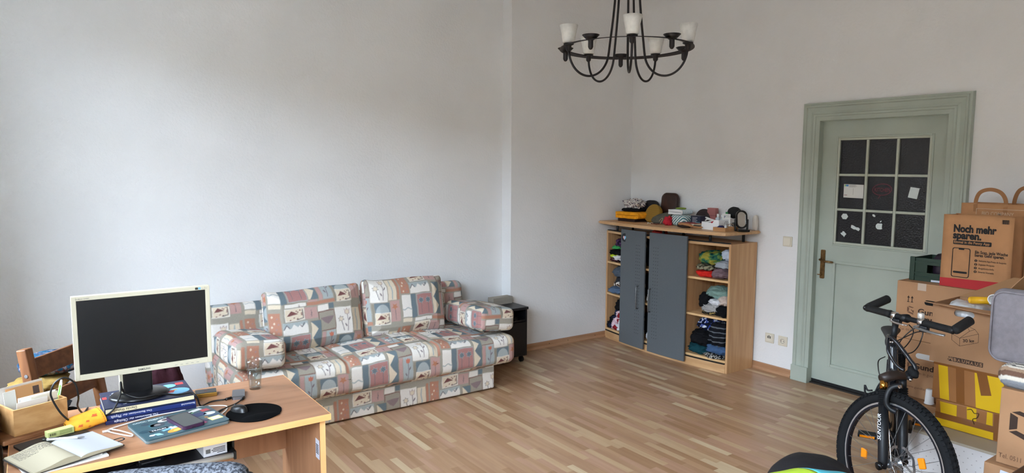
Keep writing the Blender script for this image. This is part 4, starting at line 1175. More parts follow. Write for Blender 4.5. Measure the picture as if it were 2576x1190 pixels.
G().box((-0.001, -0.045, 0), (0.001, 0.045, 0.130)).build('sheet', mat('paper_white', (226, 224, 218), rough=0.8), t)
text('P', 0.030, face_x(-0.001, 0.025, 0.092), mat('print_navy', (50, 60, 120)), t, 'printed_letter', 0.02)
for k in range(3):
    decal('printed_line', [(-0.02, 0.118 - .007 * k), (0.04, 0.118 - .007 * k), (0.04, 0.1195 - .007 * k), (-0.02, 0.1195 - .007 * k)], face_x(-0.001, 0, 0), grey_ink, t)
crumple('hat', 'round black brush head sticking out behind the leaflet', 'brush', (4.93, 3.70, zt + 0.09), (0.07, 0.13, 0.10), mat('black_bristle', (20, 20, 20), rough=0.8, bump=0.3, bscale=200), 96, amp=0.04, e=0.9)
# wooden tray with small things
t = thing('wooden_tray', 'small square wooden tray in front of the vanity mirror', 'tray', (4.735, 3.635, zt))
tw = wood('tray_wood', (196, 150, 104), (176, 128, 84), 'y')
G().box((-0.085, -0.062, 0), (0.085, 0.062, 0.006)).build('tray_bottom', tw, t)
for a, b in (((-0.085, -0.062, 0.006), (-0.079, 0.062, 0.032)), ((0.079, -0.062, 0.006), (0.085, 0.062, 0.032)), ((-0.079, -0.062, 0.006), (0.079, -0.056, 0.032)), ((-0.079, 0.056, 0.006), (0.079, 0.062, 0.032))):
    G().box(a, b).build('tray_wall', tw, t)
crumple('hair_clip', 'dark blue hair clip in the wooden tray', 'hair clip', (4.70, 3.655, zt + 0.006), (0.05, 0.06, 0.036), mat('dark_blue_plastic', (30, 32, 80), rough=0.4), 97)
bottle('mini_bottle', 'tiny white bottle in the wooden tray', 4.70, 3.610, 0.050, 0.009, wb, wb, z=0.006)
t = thing('wristwatch', 'tan strapped wristwatch in the wooden tray', 'watch', (4.765, 3.605, zt + 0.006), 0.4)
g = G(); ring_poly(g, ell(0.030, 0.027, 0, 0, 24), ell(0.027, 0.024, 0, 0, 24), -0.01, 0.01, MX((0, 1, 0), (0, 0, 1), (1, 0, 0), (0, 0, 0.028))); g.build('strap', mat('tan_leather', (150, 124, 96), rough=0.6), t)
G().lathe([(0.0, 0), (0.017, 0), (0.017, 0.007), (0.0, 0.008)], 18, face_x(0.0, -0.02, 0.05)).build('watch_case', mat('dark_watch', (40, 38, 36), rough=0.3, metal=.5), t)
# vanity mirror on its foot
t = thing('vanity_mirror', 'black folding vanity mirror at the end of the sideboard', 'mirror', (4.80, 3.525, zt), math.radians(58))
gl_blk = mat('gloss_black_plastic', (16, 16, 18), rough=0.25)
G().box((-0.055, -0.05, 0), (0.055, 0.05, 0.018), bev=0.006).build('foot', gl_blk, t)
for s_ in (-1, 1):
    G().box((0.0, s_ * 0.052 - 0.005, 0.005), (0.03, s_ * 0.052 + 0.005, 0.10), bev=0.004).build('side_arm', gl_blk, t)
Mm = MX((0, -1, 0), (0.16, 0, 0.987), (-0.987, 0, 0.16), (0.015, 0, 0.098))
fr_ = G(); ring_poly(fr_, rrect(0.094, 0.150, 0.044, 8), rrect(0.070, 0.126, 0.034, 8), -0.008, 0.010, Mm); fr_.prism(rrect(0.09, 0.146, 0.042, 8), -0.010, -0.006, Mm)
fr_.build('mirror_frame', gl_blk, t)
G().prism(rrect(0.072, 0.128, 0.035, 8), -0.004, 0.004, Mm).build('mirror_glass', mat('mirror_silver', (215, 212, 205), rough=0.12, metal=1.0), t)
crumple('cotton_bag', 'pale translucent bag behind the vanity mirror', 'bag', (4.965, 3.515, zt), (0.05, 0.04, 0.13), mat('pale_film', (214, 206, 196), rough=0.5), 98, amp=0.06)

# ---------------------------------------------------------------- desk
desk_top_m = wood('desk_beech_top', (166, 120, 88), (152, 106, 75), 'x', rough=0.40)
desk_edge = wood('desk_edge_band', (246, 190, 126), (236, 176, 112), 'x', rough=0.4)
desk_side = wood('desk_beech_side', (178, 132, 98), (162, 116, 84), 'z', rough=0.45)
desk_edge_z = wood('desk_edge_band_z', (244, 196, 138), (232, 180, 120), 'z', rough=0.4)
DK = thing('desk', 'beech veneer desk with a pull-out keyboard tray', 'desk', (0.415, 2.89, 0))
def dk(x, y, z): return (x - 0.415, y - 2.89, z)
ZD = 0.72
G().box(dk(-0.103, 2.582, ZD - 0.024), dk(0.937, 3.205, ZD)).build('desktop', desk_top_m, DK)
g = G(); g.box(dk(-0.105, 2.579, ZD - 0.0245), dk(0.939, 2.582, ZD + 0.0002)); g.box(dk(0.937, 2.582, ZD - 0.0245), dk(0.939, 3.206, ZD + 0.0002)); g.box(dk(-0.105, 2.582, ZD - 0.0245), dk(-0.103, 3.206, ZD + 0.0002))
g.build('edge_band', desk_edge, DK)
for x in (0.900, -0.092):
    o = G().box(dk(x, 2.604, 0), dk(x + 0.022, 3.12, ZD - 0.0245)).build('side_panel', desk_side, DK)
    G().box(dk(x, 2.601, 0), dk(x + 0.022, 2.604, ZD - 0.0245)).build('edge_band', desk_edge_z, o)
    if x > 0:
        sp = o
o = G().box(dk(-0.070, 3.06, 0.42), dk(0.900, 3.078, ZD - 0.0245)).build('modesty_panel', desk_side, DK)
G().lathe([(0.006, 0), (0.006, 0.001)], 10, face_y(*dk(0.865, 3.06, 0.56))).build('cam_cap', mat('grey_cap', (130, 128, 126), rough=0.5), o)
Ml = MX((0, -1, 0), (0, 0, 1), (-1, 0, 0), dk(0.900, 2.640, 0.565))
lb = decal('price_label', [(-0.016, -0.040), (0.026, -0.040), (0.026, 0.040), (-0.016, 0.040)], Ml, mat('label_white', (206, 210, 222), rough=0.5), sp)
for k in range(6):
    decal('barcode_bar', [(-0.012, -0.020 + 0.007 * k), (0.018, -0.020 + 0.007 * k), (0.018, -0.0165 + 0.007 * k), (-0.012, -0.0165 + 0.007 * k)], Ml, ink, sp, 0.001)
# keyboard tray with metal front rail
tray_m = mat('black_tray', (34, 34, 37), rough=0.5)
tr = G().box(dk(-0.05, 2.705, 0.588), dk(0.590, 3.03, 0.600)).build('keyboard_tray', tray_m, DK)
G().tube([dk(-0.05, 2.694, 0.594), dk(0.590, 2.694, 0.594)], 0.011, 14).build('front_rail', mat('brushed_aluminium', (222, 220, 214), rough=0.35, metal=0.25), tr, smooth=True)  # pale base with little metal, bright reflection put into the colour
G().box(dk(0.590, 2.680, 0.580), dk(0.600, 2.725, 0.612), bev=0.002).build('rail_end_cap', blkm, tr)
G().box(dk(0.590, 2.725, 0.588), dk(0.598, 3.03, 0.610)).build('tray_side', blkm, tr)
G().box(dk(0.598, 2.74, 0.600), dk(0.606, 3.04, ZD - 0.0245)).build('tray_hanger', blkm, DK)
G().box(dk(-0.066, 2.74, 0.588), dk(-0.052, 3.04, ZD - 0.0245)).build('tray_hanger', blkm, DK)
# on the tray
t = thing('carton', 'small white carton lying on the keyboard tray', 'box', (0.528, 2.775, 0.600), math.radians(4))
G().box((-0.043, -0.058, 0), (0.043, 0.058, 0.046), bev=0.001).build('body', mat('white_carton', (236, 234, 236), rough=0.5), t)
for k, w in enumerate((0.03, 0.046, 0.05, 0.044)):
    decal('printed_line', [(0.036 - w, 0.008 + 0.006 * k), (0.036, 0.009 + 0.006 * k), (0.036, 0.0115 + 0.006 * k), (0.036 - w, 0.0105 + 0.006 * k)], face_y(0, -0.058, 0), ink, t)
decal('printed_mark', [(-0.035, 0.012), (-0.018, 0.012), (-0.018, 0.028), (-0.035, 0.028)], face_y(0, -0.058, 0), grey_ink, t)
t = thing('card_reader', 'black plastic card reader on the keyboard tray', 'device', (0.315, 2.79, 0.600), math.radians(8))
G().box((-0.045, -0.035, 0), (0.045, 0.035, 0.028), bev=0.005).build('body', gl_blk, t)
G().box((-0.035, -0.0365, 0.012), (0.03, -0.034, 0.016)).build('slot', mat('slot_grey', (70, 70, 72), rough=0.4), t)
G().tube(curve_pts([(-0.045, 0.0, 0.012), (-0.075, -0.012, 0.008), (-0.12, -0.03, 0.004), (-0.18, -0.05, 0.004)], 5), 0.0025, 6).build('cable', mat('black_cable', (18, 18, 19), rough=0.35), t, smooth=True)

# ---------------------------------------------------------------- things on the desk
def atlas(name, label, z, h, cover, dx, dy, w=0.318, d=0.225, rz=0.0, spine_txt='', side=None):
    t = thing(name, label, 'book', (0.350 + dx, 3.065 + dy, z), rz)
    cm = mat('book_cover_' + cover[0], cover[1], rough=0.4)
    G().box((-w / 2, -d / 2, 0), (w / 2, d / 2, 0.0025)).build('cover', cm, t); G().box((-w / 2, -d / 2, h - 0.0025), (w / 2, d / 2, h)).build('cover', cm, t)
    G().box((-w / 2, -d / 2 - 0.001, 0.0), (w / 2, -d / 2 + 0.003, h), bev=0.001).build('spine', cm, t)
    G().box((-w / 2 + 0.003, -d / 2 + 0.003, 0.0025), (w / 2 - 0.003, d / 2 - 0.004, h - 0.0025)).build('page_block', pages, t)
    # spine lettering stands on its head
    def up(s, size, x, m, width=None):
        M = MX((-1, 0, 0), (0, 0, -1), (0, -1, 0), (x, -d / 2 - 0.001, h * 0.80))
        text(s, size, M, m, t, 'spine_lettering', 0.01, width)
    return t, up
cream_ink = mat('cream_print', (226, 214, 176), rough=0.6); white_ink = mat('white_ink', (220, 222, 230), rough=0.6)
t, up = atlas('textbook', 'navy textbook at the bottom of the stack under the monitor', ZD, 0.016, ('navy', (30, 38, 84)), 0.0, -0.012, rz=0.01)
up('\u00d6kologie', 0.014, -0.085, white_ink, 0.045); up('Das Basiswissen der', 0.010, 0.02, white_ink, 0.10)
t, up = atlas('textbook', 'blue textbook second from the bottom of the stack under the monitor', ZD + 0.016, 0.017, ('blue', (32, 50, 110)), 0.002, -0.006, rz=-0.01)
up('Physik', 0.015, -0.105, white_ink, 0.035); up('Das Basiswissen der', 0.010, 0.0, white_ink, 0.10); up('Biowissenschaft', 0.010, 0.155, white_ink, 0.05)
t, up = atlas('atlas', 'dark blue atlas with a cream spine on top of the book stack', ZD + 0.033, 0.026, ('dark', (34, 40, 66)), 0.0, 0.0, rz=0.0)
G().box((-0.155, -0.1145, 0.006), (0.155, -0.1135, 0.022)).build('cream_spine_band', cream_ink, t)
M_ = MX((-1, 0, 0), (0, 0, -1), (0, -1, 0), (-0.05, -0.1146, 0.019))
text('Diercke Weltatlas', 0.015, M_, mat('print_blackish', (40, 34, 30)), t, 'spine_lettering', 0.01, 0.085)
zt2 = 0.026
lb_ = mat('cover_light_blue', (120, 190, 226), rough=0.4); rd_ = mat('cover_red', (200, 60, 60), rough=0.4)
decal('globe_print', ell(0.048, 0.040, 0.105, -0.03, 24), MX(o=(0, 0, zt2)), lb_, t); decal('globe_print', ell(0.03, 0.024, 0.085, 0.055, 20), MX(o=(0, 0, zt2)), lb_, t)
decal('map_print', [(0.07, -0.04), (0.09, -0.045), (0.10, -0.02), (0.085, -0.01)], MX(o=(0, 0, zt2)), rd_, t, 0.001); decal('map_print', [(0.085, -0.012), (0.11, -0.02), (0.105, -0.005)], MX(o=(0, 0, zt2)), mat('cover_yellow', (226, 176, 80)), t, 0.001)
decal('publisher_mark', [(0.115, 0.055), (0.145, 0.055), (0.145, 0.085), (0.115, 0.085)], MX(o=(0, 0, zt2)), rd_, t)
decal('publisher_mark', [(-0.155, 0.01), (-0.14, 0.01), (-0.14, 0.04), (-0.155, 0.04)], MX(o=(0, 0, zt2)), rd_, t)
text('Diercke', 0.030, MX((0, 1, 0), (-1, 0, 0), (0, 0, 1), (-0.105, -0.02, zt2)), white_ink, t, 'cover_lettering', 0.01, 0.10)
text('Weltatlas', 0.026, MX((0, 1, 0), (-1, 0, 0), (0, 0, 1), (-0.075, -0.09, zt2)), white_ink, t, 'cover_lettering', 0.0, 0.11)
ZB = ZD + 0.059
# monitor
mon = thing('monitor', 'silver framed flat screen monitor standing on a stack of books', 'monitor', (0.335, 3.06, ZB))
silver = mat('silver_cream_plastic', (208, 202, 180), rough=0.35); screen = mat('matt_black_screen', (16, 16, 17), rough=0.35, spec=0.35)
bk = mat('black_stand_plastic', (18, 18, 20), rough=0.3)
x0, x1, z0, z1, yf = 0.106 - 0.335, 0.586 - 0.335, 0.893 - ZB, 1.213 - ZB, 2.985 - 3.06
b = 0.0165
g = G()
g.box((x0, yf, z0), (x0 + b, yf + 0.03, z1), bev=0.002); g.box((x1 - b, yf, z0), (x1, yf + 0.03, z1), bev=0.002)
g.box((x0 + b - .001, yf, z1 - b), (x1 - b + .001, yf + 0.03, z1), bev=0.002); g.box((x0 + b - .001, yf, z0), (x1 - b + .001, yf + 0.03, z0 + b + 0.006), bev=0.002)
g.build('bezel', silver, mon)
G().box((x0 + b, yf + 0.004, z0 + b), (x1 - b, yf + 0.010, z1 - b)).build('screen', screen, mon)
G().box((x0 + 0.003, yf + 0.0295, z0 + 0.003), (x1 - 0.003, yf + 0.045, z1 - 0.003), bev=0.004).build('back_shell', silver, mon)
G().box((-0.10, yf + 0.044, z0 + 0.06), (0.12, yf + 0.072, z1 - 0.06), bev=0.006).build('back_housing', bk, mon)
G().box((-0.068, -0.008, 0.012), (0.036, 0.03, z0 + 0.12), bev=0.005).build('stand_neck', bk, mon)
G().box((-0.080, -0.006, 0.02), (-0.0675, 0.025, z0 + 0.05), bev=0.002).build('stand_side_strip', silver, mon)
G().lathe([(0.0, 0.0), (0.106, 0.0), (0.108, 0.006), (0.100, 0.013), (0.05, 0.018), (0.0, 0.019)], 40, MX((1, 0, 0), (0, 0.85, 0), (0, 0, 1), (-0.012, 0.0, 0))).build('stand_base', bk, mon, smooth=True)
dgrey = mat('dark_grey_print', (60, 58, 56), rough=0.6)
text('SAMSUNG', 0.0105, face_y(-0.020, yf, z0 + 0.0075), dgrey, mon, 'lettering', 0.02, 0.042)
text('SyncMaster 2243BW', 0.007, face_y(x0 + 0.014, yf, z1 - 0.012), grey_ink, mon, 'lettering', 0.005, 0.045)
decal('badge', rrect(0.011, 0.009, 0.002, 2, x1 - 0.049, z1 - 0.009), face_y(0, yf, 0), dgrey, mon); decal('badge', rrect(0.010, 0.009, 0.002, 2, x1 - 0.038, z1 - 0.009), face_y(0, yf, 0), lb_, mon)
text('2 ms (GTG)', 0.006, face_y(x1 - 0.030, yf, z1 - 0.012), grey_ink, mon, 'lettering', 0.0, 0.02)
for k in range(5):
    decal('button', rrect(0.010, 0.003, 0.001, 2, 0.115 + 0.020 * k, z0 + 0.008), face_y(0, yf, 0), mat('button_grey', (176, 170, 154), rough=0.4), mon, 0.001)
G().tube(curve_pts([(0.07, yf + 0.06, z0 + 0.04), (0.06, yf + 0.055, z0 - 0.005), (0.035, 0.035, z0 - 0.02), (0.02, 0.04, z0 - 0.03)], 6), 0.0035, 8).build('monitor_cable', mat('black_cable', (18, 18, 19), rough=0.35), mon, smooth=True)
# laptop covered in stickers
LP = thing('laptop', 'closed teal grey laptop covered in stickers', 'laptop', (0.420, 2.780, ZD), math.radians(10))
lw, ld = 0.148, 0.110
lap = mat('teal_grey_lid', (58, 84, 92), rough=0.35, var=0.06, vscale=20)
G().prism(rrect(lw * 2, ld * 2, 0.012), 0.001, 0.009).build('base', mat('laptop_base_grey', (110, 124, 126), rough=0.4, metal=0.3), LP)
G().prism(rrect(lw * 2, ld * 2, 0.012), 0.0095, 0.016).build('lid', lap, LP)
ZL = 0.016
def stk(poly, c, h=0.0006, nm='sticker'):
    return decal(nm, poly, MX(o=(0, 0, ZL)), mat('sticker_col_%d_%d_%d' % c, c, rough=0.4), LP, h)
stk(ell(0.045, 0.03, -0.005, -0.06, 20), (150, 200, 226)); stk(ell(0.034, 0.017, -0.035, -0.075, 16, 0.3), (226, 150, 60), 0.0009); stk(ell(0.018, 0.010, -0.030, -0.078, 12, 0.3), (240, 190, 90), 0.0012)
stk([(-0.115, -0.045), (-0.045, -0.04), (-0.05, -0.018), (-0.115, -0.025)], (30, 34, 40)); text('TRAUM', 0.016, MX(o=(-0.108, -0.040, ZL + 0.0007)), white_ink, LP, 'sticker_lettering', 0.02, 0.05)
stk(ell(0.030, 0.016, -0.03, 0.055, 16, 0.2), (196, 190, 186)); stk(ell(0.014, 0.010, -0.03, 0.055, 12), (90, 70, 70), 0.0009)
stk([(-0.02, -0.02), (0.03, -0.03), (0.045, 0.01), (-0.01, 0.025)], (70, 74, 88)); stk(ell(0.026, 0.02, -0.07, 0.02, 14), (58, 66, 76)); stk(ell(0.012, 0.010, -0.07, 0.02, 12), (120, 116, 116), 0.0009)
stk([(0.095, -0.075), (0.140, -0.068), (0.136, -0.030), (0.090, -0.038)], (216, 206, 140)); stk([(0.104, -0.066), (0.132, -0.062), (0.130, -0.040), (0.102, -0.045)], (226, 226, 214), 0.0009)
stk([(0.105, 0.045), (0.135, 0.05), (0.130, 0.075), (0.102, 0.070)], (176, 60, 66)); stk([(0.055, 0.055), (0.115, 0.078), (0.108, 0.098), (0.05, 0.075)], (206, 206, 204)); stk([(0.06, 0.0), (0.11, 0.01), (0.10, 0.045), (0.055, 0.04)], (44, 54, 96)); stk(ell(0.022, 0.016, 0.118, 0.012, 14), (206, 212, 222))
stk([(0.045, -0.088), (0.075, -0.08), (0.07, -0.06), (0.04, -0.07)], (170, 60, 110)); stk([(0.055, 0.05), (0.075, 0.055), (0.072, 0.07), (0.052, 0.066)], (110, 160, 120)); stk(ell(0.010, 0.007, -0.118, -0.075, 12), (206, 216, 222)); stk([(-0.104, -0.088), (-0.085, -0.092), (-0.092, -0.07), (-0.11, -0.066)], (140, 190, 210)); stk([(-0.075, -0.062), (-0.045, -0.055), (-0.05, -0.04), (-0.078, -0.047)], (110, 160, 180)); stk([(-0.095, 0.01), (-0.06, 0.018), (-0.065, 0.04), (-0.1, 0.03)], (60, 110, 120)); stk([(-0.05, -0.035), (-0.036, -0.06), (-0.028, -0.055), (-0.04, -0.03)], (214, 222, 226), 0.0009); stk([(0.085, -0.03), (0.096, -0.035), (0.1, -0.015), (0.088, -0.012)], (150, 110, 70))
_r = random.Random(21)
for (sx_, sy_, c_) in ((-0.10, 0.055, (52, 70, 84)), (-0.02, 0.015, (96, 84, 96)), (0.02, 0.085, (60, 96, 104)), (0.075, -0.055, (58, 52, 78)), (0.13, 0.045, (80, 64, 72)), (-0.125, -0.02, (40, 66, 78)), (0.03, -0.055, (150, 168, 176)), (-0.06, 0.085, (120, 132, 136)), (0.02, 0.055, (46, 58, 66)), (-0.005, 0.04, (130, 90, 120)), (0.085, 0.085, (140, 160, 150)), (0.125, -0.02, (52, 70, 100))):
    n_ = _r.choice((5, 6, 7, 9)); a_ = _r.uniform(0, 3); r_s = _r.uniform(0.011, 0.020)
    stk([(sx_ + r_s * _r.uniform(.7, 1.2) * math.cos(a_ + 2 * math.pi * k / n_), sy_ + r_s * _r.uniform(.6, 1.0) * math.sin(a_ + 2 * math.pi * k / n_)) for k in range(n_)], c_, 0.0004)
text('COOL ZUERST', 0.017, MX((1, 0, 0), (0, 1, 0), (0, 0, 1), (-0.135, 0.082, ZL + 0.0004)), mat('sticker_pale', (196, 208, 208)), LP, 'sticker_lettering', 0.02, 0.11)
g = G(); ring_poly(g, rrect(lw * 2 + 0.002, ld * 2 + 0.002, 0.013), rrect(lw * 2 - 0.004, ld * 2 - 0.004, 0.010), 0.0088, 0.0098, MX()); g.build('worn_edge', mat('worn_edge_grey', (150, 158, 156), rough=0.6), LP)
# phone on the laptop
t = thing('smartphone', 'smartphone in a purple case lying on the laptop', 'phone', (0.438, 2.757, ZD + ZL + 0.0012), math.radians(14))
G().prism(rrect(0.080, 0.158, 0.012), 0, 0.0115).build('case', mat('purple_case', (52, 24, 56), rough=0.5), t)
G().prism(rrect(0.072, 0.150, 0.009), 0.0115, 0.0122).build('display', mat('phone_glass', (50, 56, 54), rough=0.12, spec=0.7), t)
decal('button', [(0.0, 0.003), (0.012, 0.003), (0.012, 0.006), (0.0, 0.006)], face_y(-0.01, -0.079, 0.0), blkm, t, 0.001)
# mouse and mouse mat
t = thing('mouse_mat', 'black oval mouse mat with a wrist bulge', 'mouse mat', (0.690, 2.762, ZD))
kid = [(0.100 * math.cos(a) * (1 + 0.05 * math.cos(2 * a)), 0.108 * math.sin(a) * (1 - 0.02 * math.cos(a))) for a in [2 * math.pi * k / 40 for k in range(40)]]
G().prism(kid, 0, 0.004).build('mat_sheet', mat('black_mat_cloth', (8, 8, 9), rough=0.95, spec=0.1), t)
def wb_(u, w):
    a = 2 * math.pi * u; r = w
    return (0.075 * r * math.cos(a) + 0.01, -0.062 + 0.036 * r * math.sin(a), 0.004 + 0.008 * (1 - r * r))
G().grid(wb_, 24, 6, closed_u=True).build('wrist_bulge', mat('black_gel', (8, 8, 9), rough=0.95, spec=0.1), t, smooth=True)
t = thing('computer_mouse', 'black computer mouse on the oval mat', 'mouse', (0.645, 2.812, ZD + 0.004), math.radians(24))
def ms(u, w):
    a = 2 * math.pi * u; r = w
    return (0.024 * r * math.cos(a) * (1 + .06 * math.sin(a)), 0.044 * r * math.sin(a), 0.023 * (1 - r ** 3.2) ** 0.6 * (1 - 0.18 * r * math.sin(a)))
G().grid(ms, 28, 10, closed_u=True).build('shell', mat('mouse_black', (18, 19, 21), rough=0.35), t, smooth=True)
G().tube([(0, 0.020, 0.017), (0, 0.028, 0.016)], 0.005, 10).build('scroll_wheel', mat('wheel_grey', (60, 60, 62), rough=0.5), t)
# glass of water
t = thing('water_glass', 'ridged drinking glass of water near the desk corner', 'glass', (0.775, 3.070, ZD))
def thin_glass(name, tint, k):
    m = bpy.data.materials.new(name); m.use_nodes = True; nt = m.node_tree; nt.nodes.remove(nt.nodes['Principled BSDF'])
    tr_ = nt.nodes.new('ShaderNodeBsdfTransparent'); tr_.inputs[0].default_value = (*tint, 1); gl2 = nt.nodes.new('ShaderNodeBsdfGlossy'); gl2.inputs['Roughness'].default_value = 0.04
    lw_ = nt.nodes.new('ShaderNodeLayerWeight'); lw_.inputs['Blend'].default_value = k; mx2 = nt.nodes.new('ShaderNodeMixShader')
    pw_ = nt.nodes.new('ShaderNodeMath'); pw_.operation = 'POWER'; pw_.inputs[1].default_value = 2.0; ml_ = nt.nodes.new('ShaderNodeMath'); ml_.operation = 'MULTIPLY_ADD'; ml_.inputs[1].default_value = 0.75; ml_.inputs[2].default_value = 0.05
    nt.links.new(lw_.outputs['Facing'], pw_.inputs[0]); nt.links.new(pw_.outputs[0], ml_.inputs[0]); nt.links.new(ml_.outputs[0], mx2.inputs[0]); nt.links.new(tr_.outputs[0], mx2.inputs[1]); nt.links.new(gl2.outputs[0], mx2.inputs[2]); nt.links.new(mx2.outputs[0], nt.nodes['Material Output'].inputs[0])
    return m
clear = thin_glass('clear_glass', (0.93, 0.95, 0.95), 0.35)
prf = [(0.0, 0.0), (0.0235, 0.0), (0.0255, 0.003), (0.0268, 0.03)]
for k in range(5):
    z = 0.045 + 0.013 * k; r = 0.0275 + 0.0011 * k
    prf += [(r, z), (r + 0.0012, z + 0.004), (r + 0.0012, z + 0.008), (r + 0.0004, z + 0.011)]
prf += [(0.0345, 0.118), (0.0358, 0.132), (0.0340, 0.132), (0.0326, 0.117), (0.0265, 0.05), (0.0245, 0.030), (0.0225, 0.010), (0.0, 0.009)]
G().lathe(prf, 36).build('tumbler', clear, t, smooth=True)
G().lathe([(0.0, 0.0095), (0.0218, 0.0105), (0.0238, 0.030), (0.0258, 0.05), (0.0292, 0.085), (0.0, 0.085)], 36).build('water', thin_glass('water', (0.90, 0.93, 0.93), 0.2), t, smooth=True)
# gold tin, slim drive and their cables
t = thing('gold_case', 'flat gold case with a black lid behind the mouse', 'case', (0.577, 3.098, ZD), math.radians(-9))
G().box((-0.043, -0.030, 0), (0.043, 0.030, 0.017), bev=0.002).build('gold_shell', mat('gold_metal', (196, 160, 84), rough=0.3, metal=1.0), t)
G().box((-0.041, -0.028, 0.017), (0.041, 0.028, 0.0185), bev=0.0006).build('lid', mat('black_lid', (30, 29, 27), rough=0.3), t)
decal('emblem', rrect(0.012, 0.006, 0.002, 2), MX(o=(0, 0, 0.0185)), mat('emblem_red', (110, 50, 40), rough=0.4), t)
t = thing('portable_drive', 'slim grey portable drive between the gold case and glass', 'drive', (0.690, 3.010, ZD), math.radians(-14))
G().prism(rrect(0.050, 0.105, 0.008), 0, 0.012).build('body', mat('grey_aluminium', (128, 128, 132), rough=0.35, metal=0.8), t)
G().prism(rrect(0.048, 0.012, 0.005, 3, 0, -0.046), 0.001, 0.0122).build('end_cap', mat('drive_dark', (40, 40, 44), rough=0.3), t)
bc = mat('black_cable', (18, 18, 19), rough=0.35)
g = G(); g.tube([(0.700, 2.960, ZD + 0.006), (0.693, 2.948, ZD + 0.006), (0.685, 2.936, ZD + 0.006)], 0.005, 8)
g.tube(curve_pts([(0.685, 2.936, ZD + 0.005), (0.655, 2.905, ZD + 0.004), (0.614, 2.868, ZD + 0.008), (0.588, 2.842, ZD + 0.010)], 6), 0.0028, 8); g.tube([(0.590, 2.844, ZD + 0.0095), (0.570, 2.826, ZD + 0.0095)], 0.0050, 8)
tag(g.build('usb_cable', bc, smooth=True), 'short black usb cable from the grey drive to the laptop', 'cable')
g = G(); g.tube([(0.655, 2.985, ZD + 0.006), (0.630, 2.975, ZD + 0.006)], 0.0055, 8)
g.tube(curve_pts([(0.630, 2.975, ZD + 0.006), (0.575, 2.985, ZD + 0.004), (0.53, 2.955, ZD + 0.004), (0.515, 2.945, ZD + 0.045), (0.495, 2.955, ZB + 0.006), (0.45, 2.958, ZB + 0.006), (0.38, 2.952, ZB + 0.024), (0.31, 2.955, ZB + 0.022), (0.262, 2.975, ZB + 0.045), (0.250, 2.950, 0.875), (0.246, 2.938, 0.835), (0.225, 2.935, 0.785), (0.196, 2.945, 0.756), (0.178, 3.00, 0.735), (0.14, 3.045, ZD + 0.005), (0.105, 3.03, ZD + 0.012), (0.083, 2.985, 0.748), (0.072, 2.955, 0.766), (0.051, 2.955, 0.798), (0.031, 2.96, 0.847), (0.028, 2.96, 0.877), (0.044, 2.96, 0.909), (0.073, 2.96, 0.921), (0.103, 2.96, 0.894), (0.112, 2.965, 0.839), (0.110, 3.03, 0.785), (0.13, 3.12, ZD + 0.006), (0.15, 3.19, ZD + 0.004)], 6), 0.0034, 8)
tag(g.build('video_cable', bc, smooth=True), 'black cable looping up from the desk behind the orange case', 'cable')
g = G(); g.tube(curve_pts([(0.571, 2.798, ZD + 0.0045), (0.606, 2.850, ZD + 0.005), (0.609, 2.905, ZD + 0.004), (0.523, 2.945, ZD + 0.004), (0.435, 2.938, ZD + 0.004), (0.348, 2.935, ZD + 0.004), (0.246, 2.898, ZD + 0.004), (0.197, 2.874, ZD + 0.004), (0.195, 2.845, ZD + 0.006), (0.225, 2.80, ZD + 0.004), (0.256, 2.757, ZD + 0.004), (0.262, 2.775, ZD + 0.004), (0.228, 2.828, ZD + 0.008), (0.200, 2.857, ZD + 0.011)], 7), 0.0024, 8)
g.tube([(0.574, 2.800, ZD + 0.0045), (0.560, 2.780, ZD + 0.0045)], 0.0045, 8); g.box((0.176, 2.858, ZD), (0.200, 2.868, ZD + 0.006))
tag(g.build('charging_cable', mat('white_cable_gloss', (232, 230, 226), rough=0.4), smooth=True), 'white charging cable winding between the books and laptop', 'cable')
# orange glasses case
t = thing('glasses_case', 'orange glasses case with red floral print beside the books', 'case', (0.128, 2.965, ZD), math.radians(14))
oc = mat('orange_felt', (238, 168, 44), rough=0.8, var=0.06, vscale=60); of = mat('orange_print', (200, 90, 40), rough=0.8)
def gc(u, w):
    a = 2 * math.pi * u
    x = -0.062 + 0.122 * w
    wd = 0.044 * (1 - 0.42 * (1 - min(1, w * 3.4)) ** 2)
    return (x, wd * math.cos(a), 0.022 + 0.020 * math.sin(a) * (0.6 + .4 * min(1, w * 3)))
gcm = Matrix.Rotation(math.radians(-14), 4, 'Y')
g = G().grid(gc, 28, 16, closed_u=True); g.f.append(tuple(range(28))); 
o = g.build('pouch', oc, t, smooth=True); o.location = (0, 0, 0.006); o.rotation_euler = (math.radians(18), math.radians(-8), 0)
def onp(u, w, r, nm='printed_flower', m=None):
    P = []
    for k in range(9):
        a = 2 * math.pi * k / 9; rr_ = r * (1 if k % 2 else .6)
        P.append(gc((u + rr_ * math.cos(a) * 3.2) % 1, min(1, w + rr_ * math.sin(a) * 8)))
    c = Vector((0, 0, 0.022)); P = [Vector(q) + (Vector(q) - Vector((q[0], 0, 0.022))).normalized() * 0.0008 for q in P]
    q_ = G().add([tuple(p) for p in P], [tuple(range(9))]); q_.f.append(tuple(range(8, -1, -1))); ob = q_.build(nm, m or of, t)
    ob.location = (0, 0, 0.006); ob.rotation_euler = (math.radians(18), math.radians(-8), 0)
for (u, w, r) in ((0.30, 0.75, .012), (0.40, 0.30, .011), (0.55, 0.70, .014), (0.62, 0.35, .012), (0.48, 0.52, .006), (0.70, 0.62, .011), (0.36, 0.52, .008), (0.66, 0.85, .006)):
    onp(u, w, r)
g = G()
for k in range(22):
    for w in (0.95,):
        p0 = Vector(gc(k / 22, w)); p1 = Vector(gc((k + .5) / 22, w)); n0 = (p0 - Vector((p0.x, 0, .022))).normalized() * .0008
        g.tube([p0 + n0, p1 + n0], 0.0012, 4)
